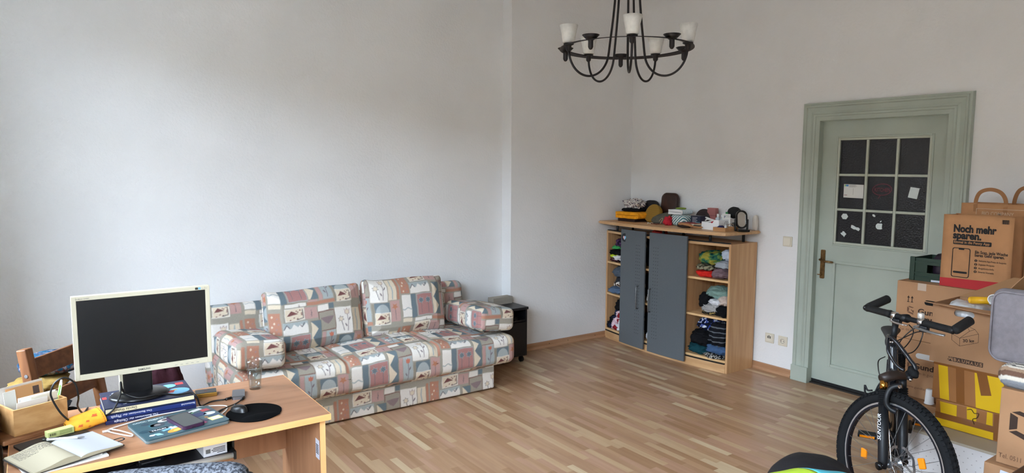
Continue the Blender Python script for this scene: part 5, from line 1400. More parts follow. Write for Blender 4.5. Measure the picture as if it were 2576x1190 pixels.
ob = g.build('stitching', of, t); ob.location = (0, 0, 0.006); ob.rotation_euler = (math.radians(18), math.radians(-8), 0)
# little yellow-green carton on a black tablet
t = thing('tablet', 'black tablet lying under the open notebook', 'tablet', (0.030, 2.862, ZD), math.radians(20))
G().prism(rrect(0.215, 0.125, 0.008), 0, 0.008).build('body', mat('tablet_black', (18, 18, 20), rough=0.5), t)
decal('camera_dot', ell(0.003, 0.003, -0.09, -0.03, 10), MX(o=(0, 0, 0.008)), mat('silver_stud', (190, 190, 190), rough=0.3, metal=1.0), t)
t = thing('carton', 'small pale green carton with a barcode in front of the organizer', 'box', (0.046, 2.908, ZD + 0.008), math.radians(17))
pg = mat('pale_green_carton', (206, 212, 140), rough=0.5)
G().box((-0.042, -0.016, 0), (0.042, 0.016, 0.022), bev=0.001).build('body', pg, t)
for k in range(9):
    decal('barcode_bar', [(-0.036 + 0.0024 * k, 0.007), (-0.0347 + 0.0024 * k - 0.0004 * (k % 3), 0.007), (-0.0347 + 0.0024 * k - 0.0004 * (k % 3), 0.016), (-0.036 + 0.0024 * k, 0.016)], face_y(0, -0.016, 0), ink, t)
for k in range(3):
    decal('printed_line', [(-0.005, 0.006 + 0.005 * k), (0.035, 0.006 + 0.005 * k), (0.035, 0.008 + 0.005 * k), (-0.005, 0.008 + 0.005 * k)], face_y(0, -0.016, 0), mat('olive_print', (120, 130, 70)), t)
# papers, exercise book, open notebook, pen
t = thing('paper_stack', 'white papers lying under the open notebook at the desk edge', 'paper', (0.055, 2.66, ZD), math.radians(12))
pw = mat('paper_white', (226, 224, 218), rough=0.8)
G().box((-0.125, -0.07, 0), (0.108, 0.062, 0.006)).build('sheets', pw, t)
G().box((-0.10, -0.055, 0.006), (0.094, 0.058, 0.011)).build('magazine', mat('magazine_grey', (190, 184, 176), rough=0.6, second=(120, 112, 104), vscale=30), t)
nb = thing('open_notebook', 'open notebook with cream pages and pencil notes on one page', 'notebook', (0.055, 2.700, ZD + 0.0115), math.radians(22))
pgm = mat('notebook_cream', (168, 158, 134), rough=0.85); pgw = mat('notebook_white', (166, 166, 172), rough=0.85)
def page(sx, top, m, nm, hgt):
    def fn(u, w):
        x = sx * 0.138 * u
        z = hgt * math.exp(-((u - 0.25) / 0.4) ** 2) * (0.5 + .5 * min(1, u * 8)) + 0.004 + (0.002 if u > 0.02 else 0)
        return (x, -0.105 + 0.21 * w, z)
    g = G(); n, k = 20, 8
    for zz in (1.0,):
        g.grid(fn, n, k)
    o = g.build(nm, m, nb, smooth=True)
    md = o.modifiers.new('thick', 'SOLIDIFY'); md.thickness = 0.0; o.modifiers.clear()
    # page block below
    v = []; f = []
    for w in (0, 1):
        for i in range(n + 1):
            p_ = fn(i / n, w); v += [(p_[0], p_[1], p_[2] - 0.0003), (p_[0], p_[1], 0.0015)]
    m1 = 2 * (n + 1)
    for i in range(n):
        f.append((2 * i, 2 * i + 2, 2 * i + 3, 2 * i + 1)); f.append((m1 + 2 * i, m1 + 2 * i + 1, m1 + 2 * i + 3, m1 + 2 * i + 2))
        f.append((2 * i + 1, 2 * i + 3, m1 + 2 * i + 3, m1 + 2 * i + 1))
    f.append((2 * n, m1 + 2 * n, m1 + 2 * n + 1, 2 * n + 1))
    G().add(v, f).build('page_edges', pgm, nb)
    return fn
fl = page(-1, 1, pgm, 'page', 0.016); fr2 = page(1, 1, pgw, 'page', 0.008)
G().prism(rrect(0.286, 0.218, 0.006), 0.0, 0.0015).build('cover', mat('notebook_cover', (40, 34, 32), rough=0.6), nb)
g = G(); rr = random.Random(4)
for ln in range(9):
    w = 0.93 - 0.035 * ln; u = 0.90
    while u > 0.12 + (0.4 if ln > 6 else 0):
        du = rr.uniform(0.02, 0.07)
        a = Vector(fl(u, w)); b2 = Vector(fl(max(0.1, u - du), w + rr.uniform(-.012, .012)))
        g.tube([a + Vector((0, 0, 0.0006)), (a + b2) / 2 + Vector((0, rr.uniform(-.003, .003), 0.0007)), b2 + Vector((0, 0, 0.0006))], 0.00045, 4)
        u -= du + rr.uniform(0.005, 0.03)
o = g.build('pencil_notes', mat('pencil_grey', (120, 116, 116), rough=0.7), nb)
G().tube(curve_pts([(0.138, -0.06, 0.002), (0.165, -0.058, 0.003), (0.168, -0.035, 0.003), (0.140, -0.03, 0.002)], 5), 0.003, 6, flat=(1, .4)).build('elastic_band', mat('black_elastic', (22, 22, 24), rough=0.7), nb, smooth=True)
t = thing('ballpoint_pen', 'white ballpoint pen lying on the open notebook', 'pen', (0.055, 2.800, ZD + 0.0275), math.radians(-22))
G().tube([(-0.052, 0, 0), (0.045, 0, 0)], 0.0045, 12).build('barrel', mat('pen_white', (232, 232, 230), rough=0.3), t, smooth=True)
G().tube([(0.045, 0, 0), (0.058, 0, 0), (0.066, 0, 0)], [0.0045, 0.003, 0.001], 12).build('tip', mat('pen_tip_grey', (120, 118, 116), rough=0.4), t, smooth=True)
G().tube([(-0.066, 0, 0), (-0.052, 0, 0)], [0.0028, 0.0034], 10).build('push_button', mat('pen_dark', (36, 40, 36), rough=0.4), t, smooth=True)
G().box((-0.045, -0.0015, 0.004), (-0.015, 0.0015, 0.0062)).build('clip', mat('pen_grey', (90, 90, 90), rough=0.4), t)
# wooden organizer with post
og_w = wood('organizer_oak', (206, 160, 108), (186, 138, 86), 'x', rough=0.5)
t = thing('riser_board', 'oak riser board under the desk organizer overhanging the desk', 'board', (-0.030, 3.045, ZD), math.radians(22))
G().box((-0.135, -0.095, 0), (0.080, 0.085, 0.018), bev=0.005).build('board', wood('riser_wood', (150, 104, 70), (128, 84, 54), 'x'), t)
og = thing('desk_organizer', 'open oak box organizer filled with letters and receipts', 'organizer', (-0.030, 3.035, ZD + 0.018), math.radians(22))
w2, d2_, hh = 0.088, 0.068, 0.095
G().box((-w2, -d2_, 0), (w2, -d2_ + 0.007, hh)).build('front_board', og_w, og); G().box((-w2, d2_ - 0.007, 0), (w2, d2_, hh)).build('back_board', og_w, og)
G().box((-w2, -d2_ + 0.007, 0), (-w2 + 0.007, d2_ - 0.007, hh)).build('end_board', og_w, og); G().box((w2 - 0.007, -d2_ + 0.007, 0), (w2, d2_ - 0.007, hh)).build('end_board', og_w, og)
G().box((-w2 + 0.007, -d2_ + 0.007, 0), (w2 - 0.007, d2_ - 0.007, 0.005)).build('bottom_board', og_w, og)
ogM = Matrix.Translation((-0.030, 3.035, ZD + 0.018)) @ Matrix.Rotation(math.radians(22), 4, 'Z')
def in_og(name, label, cat, x, y, w, h, m, lean=0.0, th=0.0012, yaw=0.0, z=0.006):
    o = G().box((-w / 2, -th / 2, 0), (w / 2, th / 2, h)).build(name, m)
    o.matrix_basis = ogM @ Matrix.Translation((x, y, z)) @ Matrix.Rotation(yaw, 4, 'Z') @ Matrix.Rotation(lean, 4, 'X')
    return tag(o, label, cat)
kraft_env = mat('kraft_envelope', (190, 140, 94), rough=0.8)
o = in_og('envelope', 'brown kraft envelope with a dark stamp in the organizer', 'envelope', 0.0, 0.035, 0.125, 0.140, kraft_env, -0.15, yaw=0.1)
decal('stamp', [(0.028, 0.098), (0.050, 0.098), (0.050, 0.128), (0.028, 0.128)], face_y(0, -0.0006, 0), mat('stamp_dark', (70, 52, 48), rough=0.7), o)
o = in_og('plastic_sleeve', 'clear plastic sleeve of letters behind the brown envelope', 'sleeve', -0.005, 0.048, 0.150, 0.145, mat('sleeve_film', (206, 204, 200), rough=0.3), -0.15, yaw=0.1)
o = in_og('letter', 'white letter standing at the end of the organizer', 'letter', -0.055, 0.02, 0.045, 0.135, pw, -0.1, yaw=0.3)
for k, (x, y, w, h, yw) in enumerate(((0.01, -0.012, 0.125, 0.115, 0.02), (0.03, -0.022, 0.09, 0.112, 0.06), (-0.015, -0.034, 0.10, 0.104, 0.0))):
    o = in_og('receipt', ['long white receipt in the organizer behind the others', 'wide cream receipt in the middle of the organizer', 'short receipt against the front board of the organizer'][k], 'receipt', x, y, w, h, pw if k != 1 else mat('receipt_cream', (226, 218, 200), rough=0.8), 0.05, yaw=yw)
    for q in range(3):
        decal('printed_line', [(-w * .4 + .03 * q, h * .72), (-w * .4 + .022 + .03 * q, h * .74), (-w * .4 + .022 + .03 * q, h * .755), (-w * .4 + .03 * q, h * .735)], face_y(0, -0.0006, 0), grey_ink, o)
pn = bpy.data.objects.new('gel_pen', None); COL.objects.link(pn); tag(pn, 'green pen standing in the organizer', 'pen')
pn.matrix_basis = ogM @ Matrix.Translation((0.068, -0.01, 0.008)) @ Matrix.Rotation(math.radians(12), 4, 'Y')
G().tube([(0, 0, 0), (0, 0, 0.125)], 0.0055, 12).build('barrel', mat('pen_green', (110, 210, 60), rough=0.3), pn, smooth=True)
G().tube([(0, 0, 0.125), (0, 0, 0.14), (0, 0, 0.145)], [0.0055, 0.004, 0.003], 10).build('push_button', mat('pen_white', (232, 232, 230), rough=0.3), pn, smooth=True)
G().box((-0.001, -0.0085, 0.085), (0.001, -0.0055, 0.135)).build('clip', mat('pen_white', (232, 232, 230), rough=0.3), pn)
in_og('strap', 'black fabric strap hanging over the organizer end', 'strap', -0.068, 0.0, 0.02, 0.11, mat('black_elastic', (22, 22, 24), rough=0.7), 0.25, 0.002, 1.2)

# ---------------------------------------------------------------- office chair in front of the desk
t = thing('office_chair', 'grey speckled fabric office chair pushed up to the desk', 'chair', (0.30, 2.10, 0), math.radians(-22))
speck = mat('speckled_grey_felt', (106, 109, 116), rough=0.95, spec=0.1, second=(44, 46, 52), vscale=140, bump=0.2, bscale=200, detail=2)
o = softbox('backrest', (0.44, 0.075, 0.44), 0.035, 0.02, t, puff=(0, 0.015, 0.01), m=speck)
def rcorner(V):
    V = V.copy(); return V
o.matrix_basis = Matrix.Translation((0.045, -0.195, 0.705)) @ Matrix.Rotation(math.radians(6), 4, 'X')
me = o.data
co = np.zeros(len(me.vertices) * 3); me.vertices.foreach_get('co', co); co = co.reshape(-1, 3)
hx_, hz_, rc = 0.22, 0.22, 0.09     # round the corners of the outline
for sx in (-1, 1):
    for sz in (-1, 1):
        dx = sx * co[:, 0] - (hx_ - rc); dz = sz * co[:, 2] - (hz_ - rc)
        mk = (dx > 0) & (dz > 0)
        m8 = np.maximum(dx, dz); ln = np.hypot(dx, dz)
        s = np.where(mk, m8 / np.maximum(ln, 1e-6), 1)
        co[:, 0] = np.where(mk, sx * (hx_ - rc + dx * s), co[:, 0]); co[:, 2] = np.where(mk, sz * (hz_ - rc + dz * s), co[:, 2])
me.vertices.foreach_set('co', co.ravel()); me.update()
softbox('seat', (0.46, 0.44, 0.08), 0.035, 0.03, t, (0.03, 0.06, 0.45), puff=(0, 0, 0.015), m=speck)
G().tube([(0.03, 0.06, 0.10), (0.03, 0.06, 0.41)], 0.025, 14).build('gas_column', gl_blk, t, smooth=True)
G().tube(curve_pts([(0.045, -0.02, 0.405), (0.045, -0.20, 0.42), (0.045, -0.235, 0.50), (0.045, -0.232, 0.66)], 5), 0.014, 8).build('back_bar', gl_blk, t, smooth=True)
for k in range(5):
    a = 2 * math.pi * k / 5 + 0.3
    G().tube([(0.03, 0.06, 0.11), (0.03 + 0.15 * math.cos(a), 0.06 + 0.15 * math.sin(a), 0.09), (0.03 + 0.27 * math.cos(a), 0.06 + 0.27 * math.sin(a), 0.068)], [0.025, 0.02, 0.014], 8).build('foot_arm', gl_blk, t, smooth=True)
    cx, cy = 0.03 + 0.27 * math.cos(a), 0.06 + 0.27 * math.sin(a)
    G().tube([(cx - 0.018 * math.sin(a), cy + 0.018 * math.cos(a), 0.027), (cx + 0.018 * math.sin(a), cy - 0.018 * math.cos(a), 0.027)], 0.027, 14).build('castor', gl_blk, t)

# ribbed bolster at the left end of the desk
t = thing('ribbed_bolster', 'grey green ribbed bolster standing on end beside the desk', 'bolster', (-0.27, 3.02, 0))
ribm = mat('ribbed_grey_green', (142, 142, 126), rough=0.9, spec=0.1, bump=0.1, bscale=120)
def ribs(V):
    V = V.copy(); w = 0.005 * np.abs(np.sin((V[:, 2] + 0.25 * np.abs(V[:, 0])) * math.pi / 0.034)); V[:, 0] += np.sign(V[:, 0]) * w * (np.abs(V[:, 0]) > 0.05); V[:, 1] += np.sign(V[:, 1]) * w
    return V
softbox('roll', (0.27, 0.40, 0.875), 0.075, 0.009, t, (0, 0, 0.4375), m=ribm, deform=ribs)
P = [(a_, b_, 0.80) for a_, b_ in rrect(0.278, 0.408, 0.09, 8)]
G().tube(P, 0.005, 6, closed=True).build('piping', ribm, t, smooth=True)

# ---------------------------------------------------------------- wooden chair with a heap of clothes behind the desk
cw = wood('chair_brown_wood', (132, 88, 56), (106, 66, 40), 'z', rough=0.45); cw2 = wood('chair_brown_wood_rail', (118, 76, 48), (94, 58, 36), 'x', rough=0.45)
ca = math.atan2(0.78, 0.62)
WC = thing('wooden_chair', 'brown wooden chair turned with its slatted back to the desk', 'chair', (0.150, 3.655, 0), ca)
# local x runs along the back, local +y towards the seat
def post(x):
    g = G(); M = Matrix.Translation((x, 0, 0)) @ Matrix.Rotation(math.radians(-7), 4, 'X')
    M = Matrix.Translation((x, 0.02, 0.42)) @ Matrix.Rotation(math.radians(-9), 4, 'X')
    g.box((-0.022, -0.022, 0.0), (0.022, 0.022, 0.50), M, bev=0.005); g.box((x - 0.022, 0.0, 0.0), (x + 0.022, 0.042, 0.43), None, bev=0.004)
    return g.build('back_post', cw, WC)
p1 = post(-0.20); post(0.20)
G().lathe([(0.0, 0.002), (0.008, 0.0015), (0.008, 0.0), (0.0, 0.0)], 12, MX((0, 1, 0), (0, 0, 1), (-1, 0, 0), (-0.223, 0.078, 0.80))).build('screw_cap', mat('screw_silver', (170, 172, 176), rough=0.35, metal=.8), p1)
for (z, h) in ((0.825, 0.085), (0.665, 0.070)):
    M = Matrix.Translation((0, 0.02, 0.42)) @ Matrix.Rotation(math.radians(-9), 4, 'X')
    G().box((-0.178, -0.010, z - 0.42 - h / 2), (0.178, 0.012, z - 0.42 + h / 2), M, bev=0.004).build('back_slat', cw2, WC)
G().box((-0.21, 0.042, 0.425), (0.21, 0.42, 0.45), bev=0.006).build('seat', cw2, WC)
for x in (-0.19, 0.19):
    G().box((x - 0.02, 0.37, 0), (x + 0.02, 0.41, 0.425), bev=0.004).build('front_leg', cw, WC)
HP = 'clothes heaped on the wooden chair'
def hp(x, y):   # chair-local to world
    return (0.150 + x * math.cos(ca) - y * math.sin(ca), 3.655 + x * math.sin(ca) + y * math.cos(ca))
for (nm, lb, x, y, z, s, m, sd, rz) in (
    ('coat', 'black coat at the bottom of the heap on the wooden chair', 0.0, 0.26, 0.45, (0.40, 0.32, 0.09), black, 101, ca),
    ('jeans', 'faded blue jeans in the heap behind the chair slats', -0.02, 0.24, 0.53, (0.34, 0.28, 0.08), cloth('cloth_fadedjean', (88, 108, 134)), 102, ca + .3),
    ('jacket', 'navy jacket in the middle of the heap on the chair', 0.03, 0.28, 0.585, (0.38, 0.30, 0.07), navy, 103, ca),
    ('blanket', 'mustard yellow cloth below the blue pillow', 0.09, 0.27, 0.64, (0.28, 0.22, 0.055), cloth('cloth_mustard', (150, 122, 68)), 104, ca + .2)):
    c = hp(x, y); crumple(nm, lb, 'clothing', (c[0], c[1], z), s, m, sd, amp=0.14, freq=4, rotz=rz, group=HP)
c = hp(0.19, 0.27)
crumple('pillow', 'blue pillow with white and red speckled print topping the clothes heap', 'pillow', (c[0], c[1], 0.69), (0.29, 0.27, 0.105), blotch('blue_print', [(24, 36, 58), (30, 66, 92), (36, 84, 112), (38, 90, 120), (104, 66, 66), (128, 130, 138)], 34), 105, amp=0.05, freq=2, rotz=0.1, e=0.9)
for (nm, lb, x, y, z, s, m, sd) in (
    ('shirt', 'dark maroon shirt hanging beyond the chair', 0.54, 4.02, 0.0, (0.20, 0.24, 0.66), cloth('cloth_maroon', (58, 30, 38)), 111),
    ('paper_bag', 'white paper bag beyond the chair', 0.375, 3.90, 0.0, (0.08, 0.14, 0.62), mat('paper_white', (226, 224, 218), rough=0.8), 112)):
    crumple(nm, lb, 'bag' if 'bag' in nm else 'clothing', (x, y, z), s, m, sd, amp=0.08, freq=4, e=0.6)

# ---------------------------------------------------------------- moving boxes and bags by the door
kraft = mat('corrugated_kraft', (172, 132, 99), rough=0.85, spec=0.15, var=0.06, vscale=5, bump=0.05, bscale=30)
kraft_d = mat('corrugated_kraft_dark', (150, 112, 80), rough=0.85, spec=0.15, var=0.08, vscale=5)
kraft_in = mat('corrugated_kraft_inside', (158, 120, 86), rough=0.9, spec=0.1)
pr_m = mat('brown_box_print', (58, 42, 34), rough=0.85)
pr_l = mat('light_box_print', (110, 78, 58), rough=0.85)
clear_tape = mat('clear_packing_tape', (196, 176, 158), rough=0.12, spec=0.8)
def carton(name, label, x0, x1, y0, y1, z0, z1, m=None, bev=0.004):
    """closed carton with its centre seam"""
    t = thing(name, label, 'box', ((x0 + x1) / 2, (y0 + y1) / 2, z0))
    hx, hy, h = (x1 - x0) / 2, (y1 - y0) / 2, z1 - z0
    G().box((-hx, -hy, 0), (hx, hy, h - 0.004), bev=bev).build('body', m or kraft, t)
    G().box((-hx + 0.001, -hy + 0.001, h - 0.005), (-0.001, hy - 0.001, h)).build('top_flap', m or kraft, t)
    G().box((0.001, -hy + 0.001, h - 0.005), (hx - 0.001, hy - 0.001, h)).build('top_flap', m or kraft, t)
    return t, hx, hy, h
def g_logo(M, s, m, parent):
    """hexagonal looped ribbon mark"""
    for P in ([(0, 0), (0.28, -0.12), (0.28, -0.62), (0, -0.74)][::-1], [(0.05, 0.04), (0.33, 0.16), (1.0, 0.02), (0.76, -0.10)][::-1], [(0.0, -0.82), (0.26, -0.70), (0.95, -0.90), (0.95, -1.14)][::-1], [(1.0, -0.42), (0.78, -0.46), (0.78, -0.74), (1.0, -0.82)][::-1], [(0.50, -0.36), (0.76, -0.62), (0.74, -0.38)][::-1]):
        g = G().prism([(a * s, b * s) for a, b in P], 0, 0.0006, M); o = g.build('printed_logo', m, parent)
        bm = bmesh.new(); bm.from_mesh(o.data); bmesh.ops.recalc_face_normals(bm, faces=bm.faces); bm.to_mesh(o.data); bm.free()
XG = 4.48
def gl(t, y, z): return face_x(XG - t.location.x - 0.0006, y - t.location.y, z - t.location.z)
# lower and upper house-moving boxes
t0, *_ = carton('flat_carton', 'flat brown carton on the floor below the two printed moving boxes', XG - 0.085, 4.92, 1.80, 2.10, 0.0, 0.275, kraft_d)
for k, (z0, z1, lab) in enumerate(((0.276, 0.637, 'printed moving box with a pale hand hole, below the one with arrows'), (0.638, 1.0, 'printed moving box with arrows under the green crate'))):
    t, hx, hy, h = carton('moving_box', lab, XG, XG + 0.36, 1.475, 2.113 - 0.012 * (1 - k), z0, z1)
    if k == 1:
        for y in (2.040, 2.018):
            g = G(); M = gl(t, y, 0.0)
            g.prism([(-0.0022, 0.876), (0.0022, 0.876), (0.0022, 0.905), (-0.0022, 0.905)], 0, 0.0006, M); g.prism([(-0.008, 0.900), (0.008, 0.900), (0, 0.914)], 0, 0.0006, M); g.prism([(-0.007, 0.873), (0.007, 0.873), (0.007, 0.877), (-0.007, 0.877)], 0, 0.0006, M)
            g.build('printed_arrow', pr_m, t)
        g_logo(gl(t, 2.044, 0.842), 0.040, pr_l, t)
        text('Gundlach', 0.048, gl(t, 1.981, 0.808), pr_m, t, 'printed_lettering', 0.025, 0.20)
        text('Trans', 0.048, gl(t, 1.981, 0.765), pr_m, t, 'printed_lettering', 0.025, 0.12)
        text('Tel. 0511-3109   info@gundlach-bau.de', 0.020, gl(t, 2.085, 0.690), pr_l, t, 'printed_lettering', 0.0, 0.36)
        decal('hand_hole', rrect(0.10, 0.030, 0.015, 5), gl(t, 1.895, 0.885), mat('dark_backing', (12, 12, 12), rough=0.9), t)
        G().box((-hx + 0.14, -hy - 0.001, h), (-hx + 0.19, hy + 0.001, h + 0.0008)).build('packing_tape', clear_tape, t)
        decal('packing_tape', [(-0.025, -0.045), (0.025, -0.045), (0.025, 0.0), (-0.025, 0.0)], gl(t, 1.965, 1.0), clear_tape, t)
    else:
        decal('hand_hole', rrect(0.115, 0.034, 0.017, 5), gl(t, 1.918, 0.545), mat('hand_hole_paper', (206, 204, 200), rough=0.8), t)
        g_logo(gl(t, 2.022, 0.492), 0.040, pr_l, t)
        text('Gundlach', 0.048, gl(t, 1.985, 0.462), pr_m, t, 'printed_lettering', 0.025, 0.20)
        text('Wohnen in gutem Geleit', 0.026, gl(t, 2.02, 0.428), pr_l, t, 'printed_lettering', 0.0, 0.24)
        text('www.gundlach-wohnen.de', 0.020, gl(t, 2.025, 0.335), pr_l, t, 'printed_lettering', 0.0, 0.24)
# mattress-like covered platform
t = thing('storage_platform', 'low white platform with a tiny dotted print holding the boxes', 'platform', (4.19, 1.28, 0))
G().box((-0.25, -0.50, 0.0), (0.27, 0.485, 0.258), bev=0.004).build('body', mat('white_dotted_foil', (222, 220, 220), rough=0.5), t)
G().box((-0.262, -0.51, 0.258), (0.28, 0.495, 0.272), bev=0.003).build('top_board', mat('grey_board', (178, 168, 150), rough=0.6), t)
dot = mat('tiny_grey_dots', (176, 170, 172), rough=0.6); g = G()
for i in range(24):
    for j in range(8):
        y = -0.47 + 0.04 * i + (0.02 if j % 2 else 0); z = 0.02 + 0.03 * j
        g.prism([(-0.004, 0), (0, -0.003), (0.004, 0), (0, 0.003)], 0, 0.0005, face_x(-0.25, y, z))
o = g.build('dot_print', dot, t); o['kind'] = 'stuff'
# two taped boxes
yel = mat('yellow_box_foil', (226, 182, 24), rough=0.4); btape = mat('brown_packing_tape', (136, 86, 44), rough=0.22, spec=0.6); kd2 = mat('kraft_orange', (160, 106, 58), rough=0.5)
XT = 4.105
def tb(t, pts, m, h=0.0006, nm='tape_strip'):
    M = MX((0, -1, 0), (0, 0, 1), (-1, 0, 0), (XT - t.location.x, -t.location.y, -t.location.z))
    g = G().prism([(-y, z) for y, z in pts], 0, h, M); o = g.build(nm, m, t)
    bm = bmesh.new(); bm.from_mesh(o.data); bmesh.ops.recalc_face_normals(bm, faces=bm.faces); bm.to_mesh(o.data); bm.free()
t, *_ = carton('taped_box', 'yellow and brown taped box directly on the white platform', XT, 4.44, 1.20, 1.690, 0.273, 0.424, kd2)
tb(t, [(1.668, 0.412), (1.582, 0.412), (1.580, 0.343), (1.660, 0.343)], yel, nm='yellow_patch'); tb(t, [(1.534, 0.420), (1.487, 0.420), (1.484, 0.352), (1.529, 0.352)], yel, nm='yellow_patch')
tb(t, [(1.437, 0.420), (1.411, 0.420), (1.407, 0.350), (1.437, 0.350)], yel, nm='yellow_patch'); tb(t, [(1.688, 0.318), (1.402, 0.322), (1.400, 0.277), (1.688, 0.277)], yel, nm='yellow_patch')
tb(t, [(1.688, 0.350), (1.21, 0.352), (1.21, 0.318), (1.688, 0.316)], btape, 0.001); tb(t, [(1.405, 0.42), (1.34, 0.42), (1.34, 0.28), (1.400, 0.28)], btape, 0.0012)
g = G(); g.tube(curve_pts([(XT - 0.003, 1.530, 0.405), (XT - 0.004, 1.51, 0.412), (XT - 0.004, 1.495, 0.395), (XT - 0.004, 1.475, 0.40), (XT - 0.004, 1.48, 0.375), (XT - 0.004, 1.50, 0.36), (XT - 0.003, 1.492, 0.335)], 6), 0.0018, 6)
tag(g.build('loose_string', mat('dark_string', (70, 52, 30), rough=0.8), smooth=True), 'loose dark string stuck on the lower taped box', 'string')
t, *_ = carton('taped_box', 'yellow and brown taped box under the open moving box', XT - 0.002, 4.44, 1.20, 1.712, 0.425, 0.630, kd2); XT -= 0.002
tb(t, [(1.689, 0.628), (1.641, 0.628), (1.621, 0.430), (1.668, 0.430)], yel, nm='yellow_patch'); tb(t, [(1.509, 0.628), (1.37, 0.628), (1.37, 0.428), (1.490, 0.428)], yel, nm='yellow_patch')
tb(t, [(1.500, 0.628), (1.452, 0.628), (1.422, 0.512), (1.470, 0.500)], btape, 0.0012); tb(t, [(1.60, 0.628), (1.56, 0.628), (1.545, 0.43), (1.585, 0.43)], btape, 0.001)
tb(t, [(1.712, 0.628), (1.38, 0.628), (1.38, 0.616), (1.712, 0.618)], btape, 0.0014)
# open do-it-yourself store box
XB = 4.10; BY0, BY1, BZ0, BZ1 = 1.13, 1.735, 0.631, 0.962
t = thing('moving_box', 'open brown moving box marked 30 kg with its flap hanging out', 'box', (XB + 0.165, (BY0 + BY1) / 2, BZ0))
def bl(x, y, z): return (x - t.location.x, y - t.location.y, z - t.location.z)
wt = 0.004
hb_y0, hb_y1, hb_z0, hb_z1 = 1.527, 1.627, 0.905, 0.940
g = G(); g.box(bl(XB, BY0, BZ0), bl(XB + wt, BY1, hb_z0)); g.box(bl(XB, BY0, hb_z1), bl(XB + wt, BY1, BZ1)); g.box(bl(XB, hb_y1, hb_z0), bl(XB + wt, BY1, hb_z1)); g.box(bl(XB, BY0, hb_z0), bl(XB + wt, hb_y0, hb_z1))
for cy_, sy_ in ((hb_y0, 1), (hb_y1, -1)):
    for cz_, sz_ in ((hb_z0, 1), (hb_z1, -1)):
        r_c = (hb_z1 - hb_z0) / 2; ctr = (cy_ + sy_ * r_c, cz_ + sz_ * r_c)
        arc = [(ctr[0] - sy_ * r_c * math.cos(q_), ctr[1] - sz_ * r_c * math.sin(q_)) for q_ in [math.pi / 2 * k / 5 for k in range(6)]]
        pl = [(cy_, cz_)] + arc
        v_ = [bl(XB, y_, z_) for y_, z_ in pl] + [bl(XB + wt, y_, z_) for y_, z_ in pl]; n_ = len(pl)
        g.add(v_, [tuple(range(n_)), tuple(range(2 * n_ - 1, n_ - 1, -1))] + [(i, (i + 1) % n_, n_ + (i + 1) % n_, n_ + i) for i in range(n_)])
o = g.build('front_wall', kraft, t)
bm = bmesh.new(); bm.from_mesh(o.data); bmesh.ops.recalc_face_normals(bm, faces=bm.faces); bm.to_mesh(o.data); bm.free()
G().box(bl(XB + 0.326, BY0, BZ0), bl(XB + 0.33, BY1, BZ1)).build('back_wall', kraft, t)
for y in (BY0, BY1 - wt):
    G().box(bl(XB + wt, y, BZ0), bl(XB + 0.326, y + wt, BZ1)).build('end_wall', kraft, t)
G().box(bl(XB + wt, BY0 + wt, BZ0), bl(XB + 0.326, BY1 - wt, BZ0 + 0.004)).build('bottom', kraft, t)
def quad(P, th, nm, m):
    P = [Vector(bl(*p)) for p in P]; n = (P[1] - P[0]).cross(P[2] - P[0]).normalized() * th
    v = [tuple(p) for p in P] + [tuple(p + n) for p in P]
    g = G().add(v, [(0, 1, 2, 3), (7, 6, 5, 4), (0, 4, 5, 1), (1, 5, 6, 2), (2, 6, 7, 3), (3, 7, 4, 0)]); o = g.build(nm, m, t)
    bm = bmesh.new(); bm.from_mesh(o.data); bmesh.ops.recalc_face_normals(bm, faces=bm.faces); bm.to_mesh(o.data); bm.free()
quad([(XB + 0.002, BY1, BZ1), (XB + 0.002, BY0, BZ1), (XB - 0.125, BY0 + 0.02, BZ1 - 0.010), (XB - 0.12, BY1 + 0.01, BZ1 + 0.022)], 0.004, 'front_flap', kraft)
quad([(XB + 0.328, BY1, BZ1), (XB + 0.328, BY0, BZ1), (XB + 0.372, BY0, BZ1 + 0.13), (XB + 0.372, BY1 - 0.25, BZ1 + 0.14)], 0.004, 'back_flap', kraft_in)
quad([(XB + 0.01, 1.42, BZ1 + 0.075), (XB + 0.33, 1.36, BZ1 + 0.02), (XB + 0.36, 1.26, BZ1 + 0.20), (XB + 0.03, 1.30, BZ1 + 0.24)], 0.004, 'raised_flap', kraft)
MB = lambda y, z: face_x(XB - t.location.x - 0.0004, y - t.location.y, z - t.location.z)
text('BAUHAUS', 0.026, MB(1.617, 0.659), pr_m, t, 'printed_lettering', 0.02, 0.001) if False else None
cell = 0.0198
for k, chh in enumerate('BAUHAUS'):
    y = 1.616 - k * (cell + 0.0012)
    g = G(); ring = rrect(cell, cell * 1.25, 0.001, 1, cell / 2, cell * .62)
    g.prism(ring, 0, 0.0004, MB(y, 0.653)); g.build('letter_tile', pr_m, t)
    text(chh, cell * 1.2, MB(y - cell * 0.16, 0.657) @ Matrix.Translation((0, 0, 0.0006)), kraft, t, 'printed_letter', 0.03, cell * 0.66)
g = G()
for (a, b, r) in ((0.008, 0.020, 0.005), (0.020, 0.020, 0.005), (0.003, 0.008, 0.004)):
    ring_poly(g, ell(r, r, a, b, 12), ell(r * .55, r * .55, a, b, 12), 0, 0.0005, MB(1.642, 0.653))
g.prism([(0.004, 0), (0.023, 0), (0.014, 0.013)], 0, 0.0005, MB(1.642, 0.653)); g.build('printed_logo', pr_m, t)
text('30 kg', 0.024, MB(1.574, 0.770) @ Matrix.Rotation(0.16, 4, 'Z'), pr_m, t, 'printed_lettering', 0.02, 0.055)
g = G()
bxp = dict(a=(1.630, 0.806), b=(1.590, 0.788), c=(1.502, 0.829), d=(1.500, 0.782), e=(1.588, 0.745), f=(1.629, 0.772), h=(1.560, 0.862), i=(1.545, 0.836), j=(1.520, 0.850))
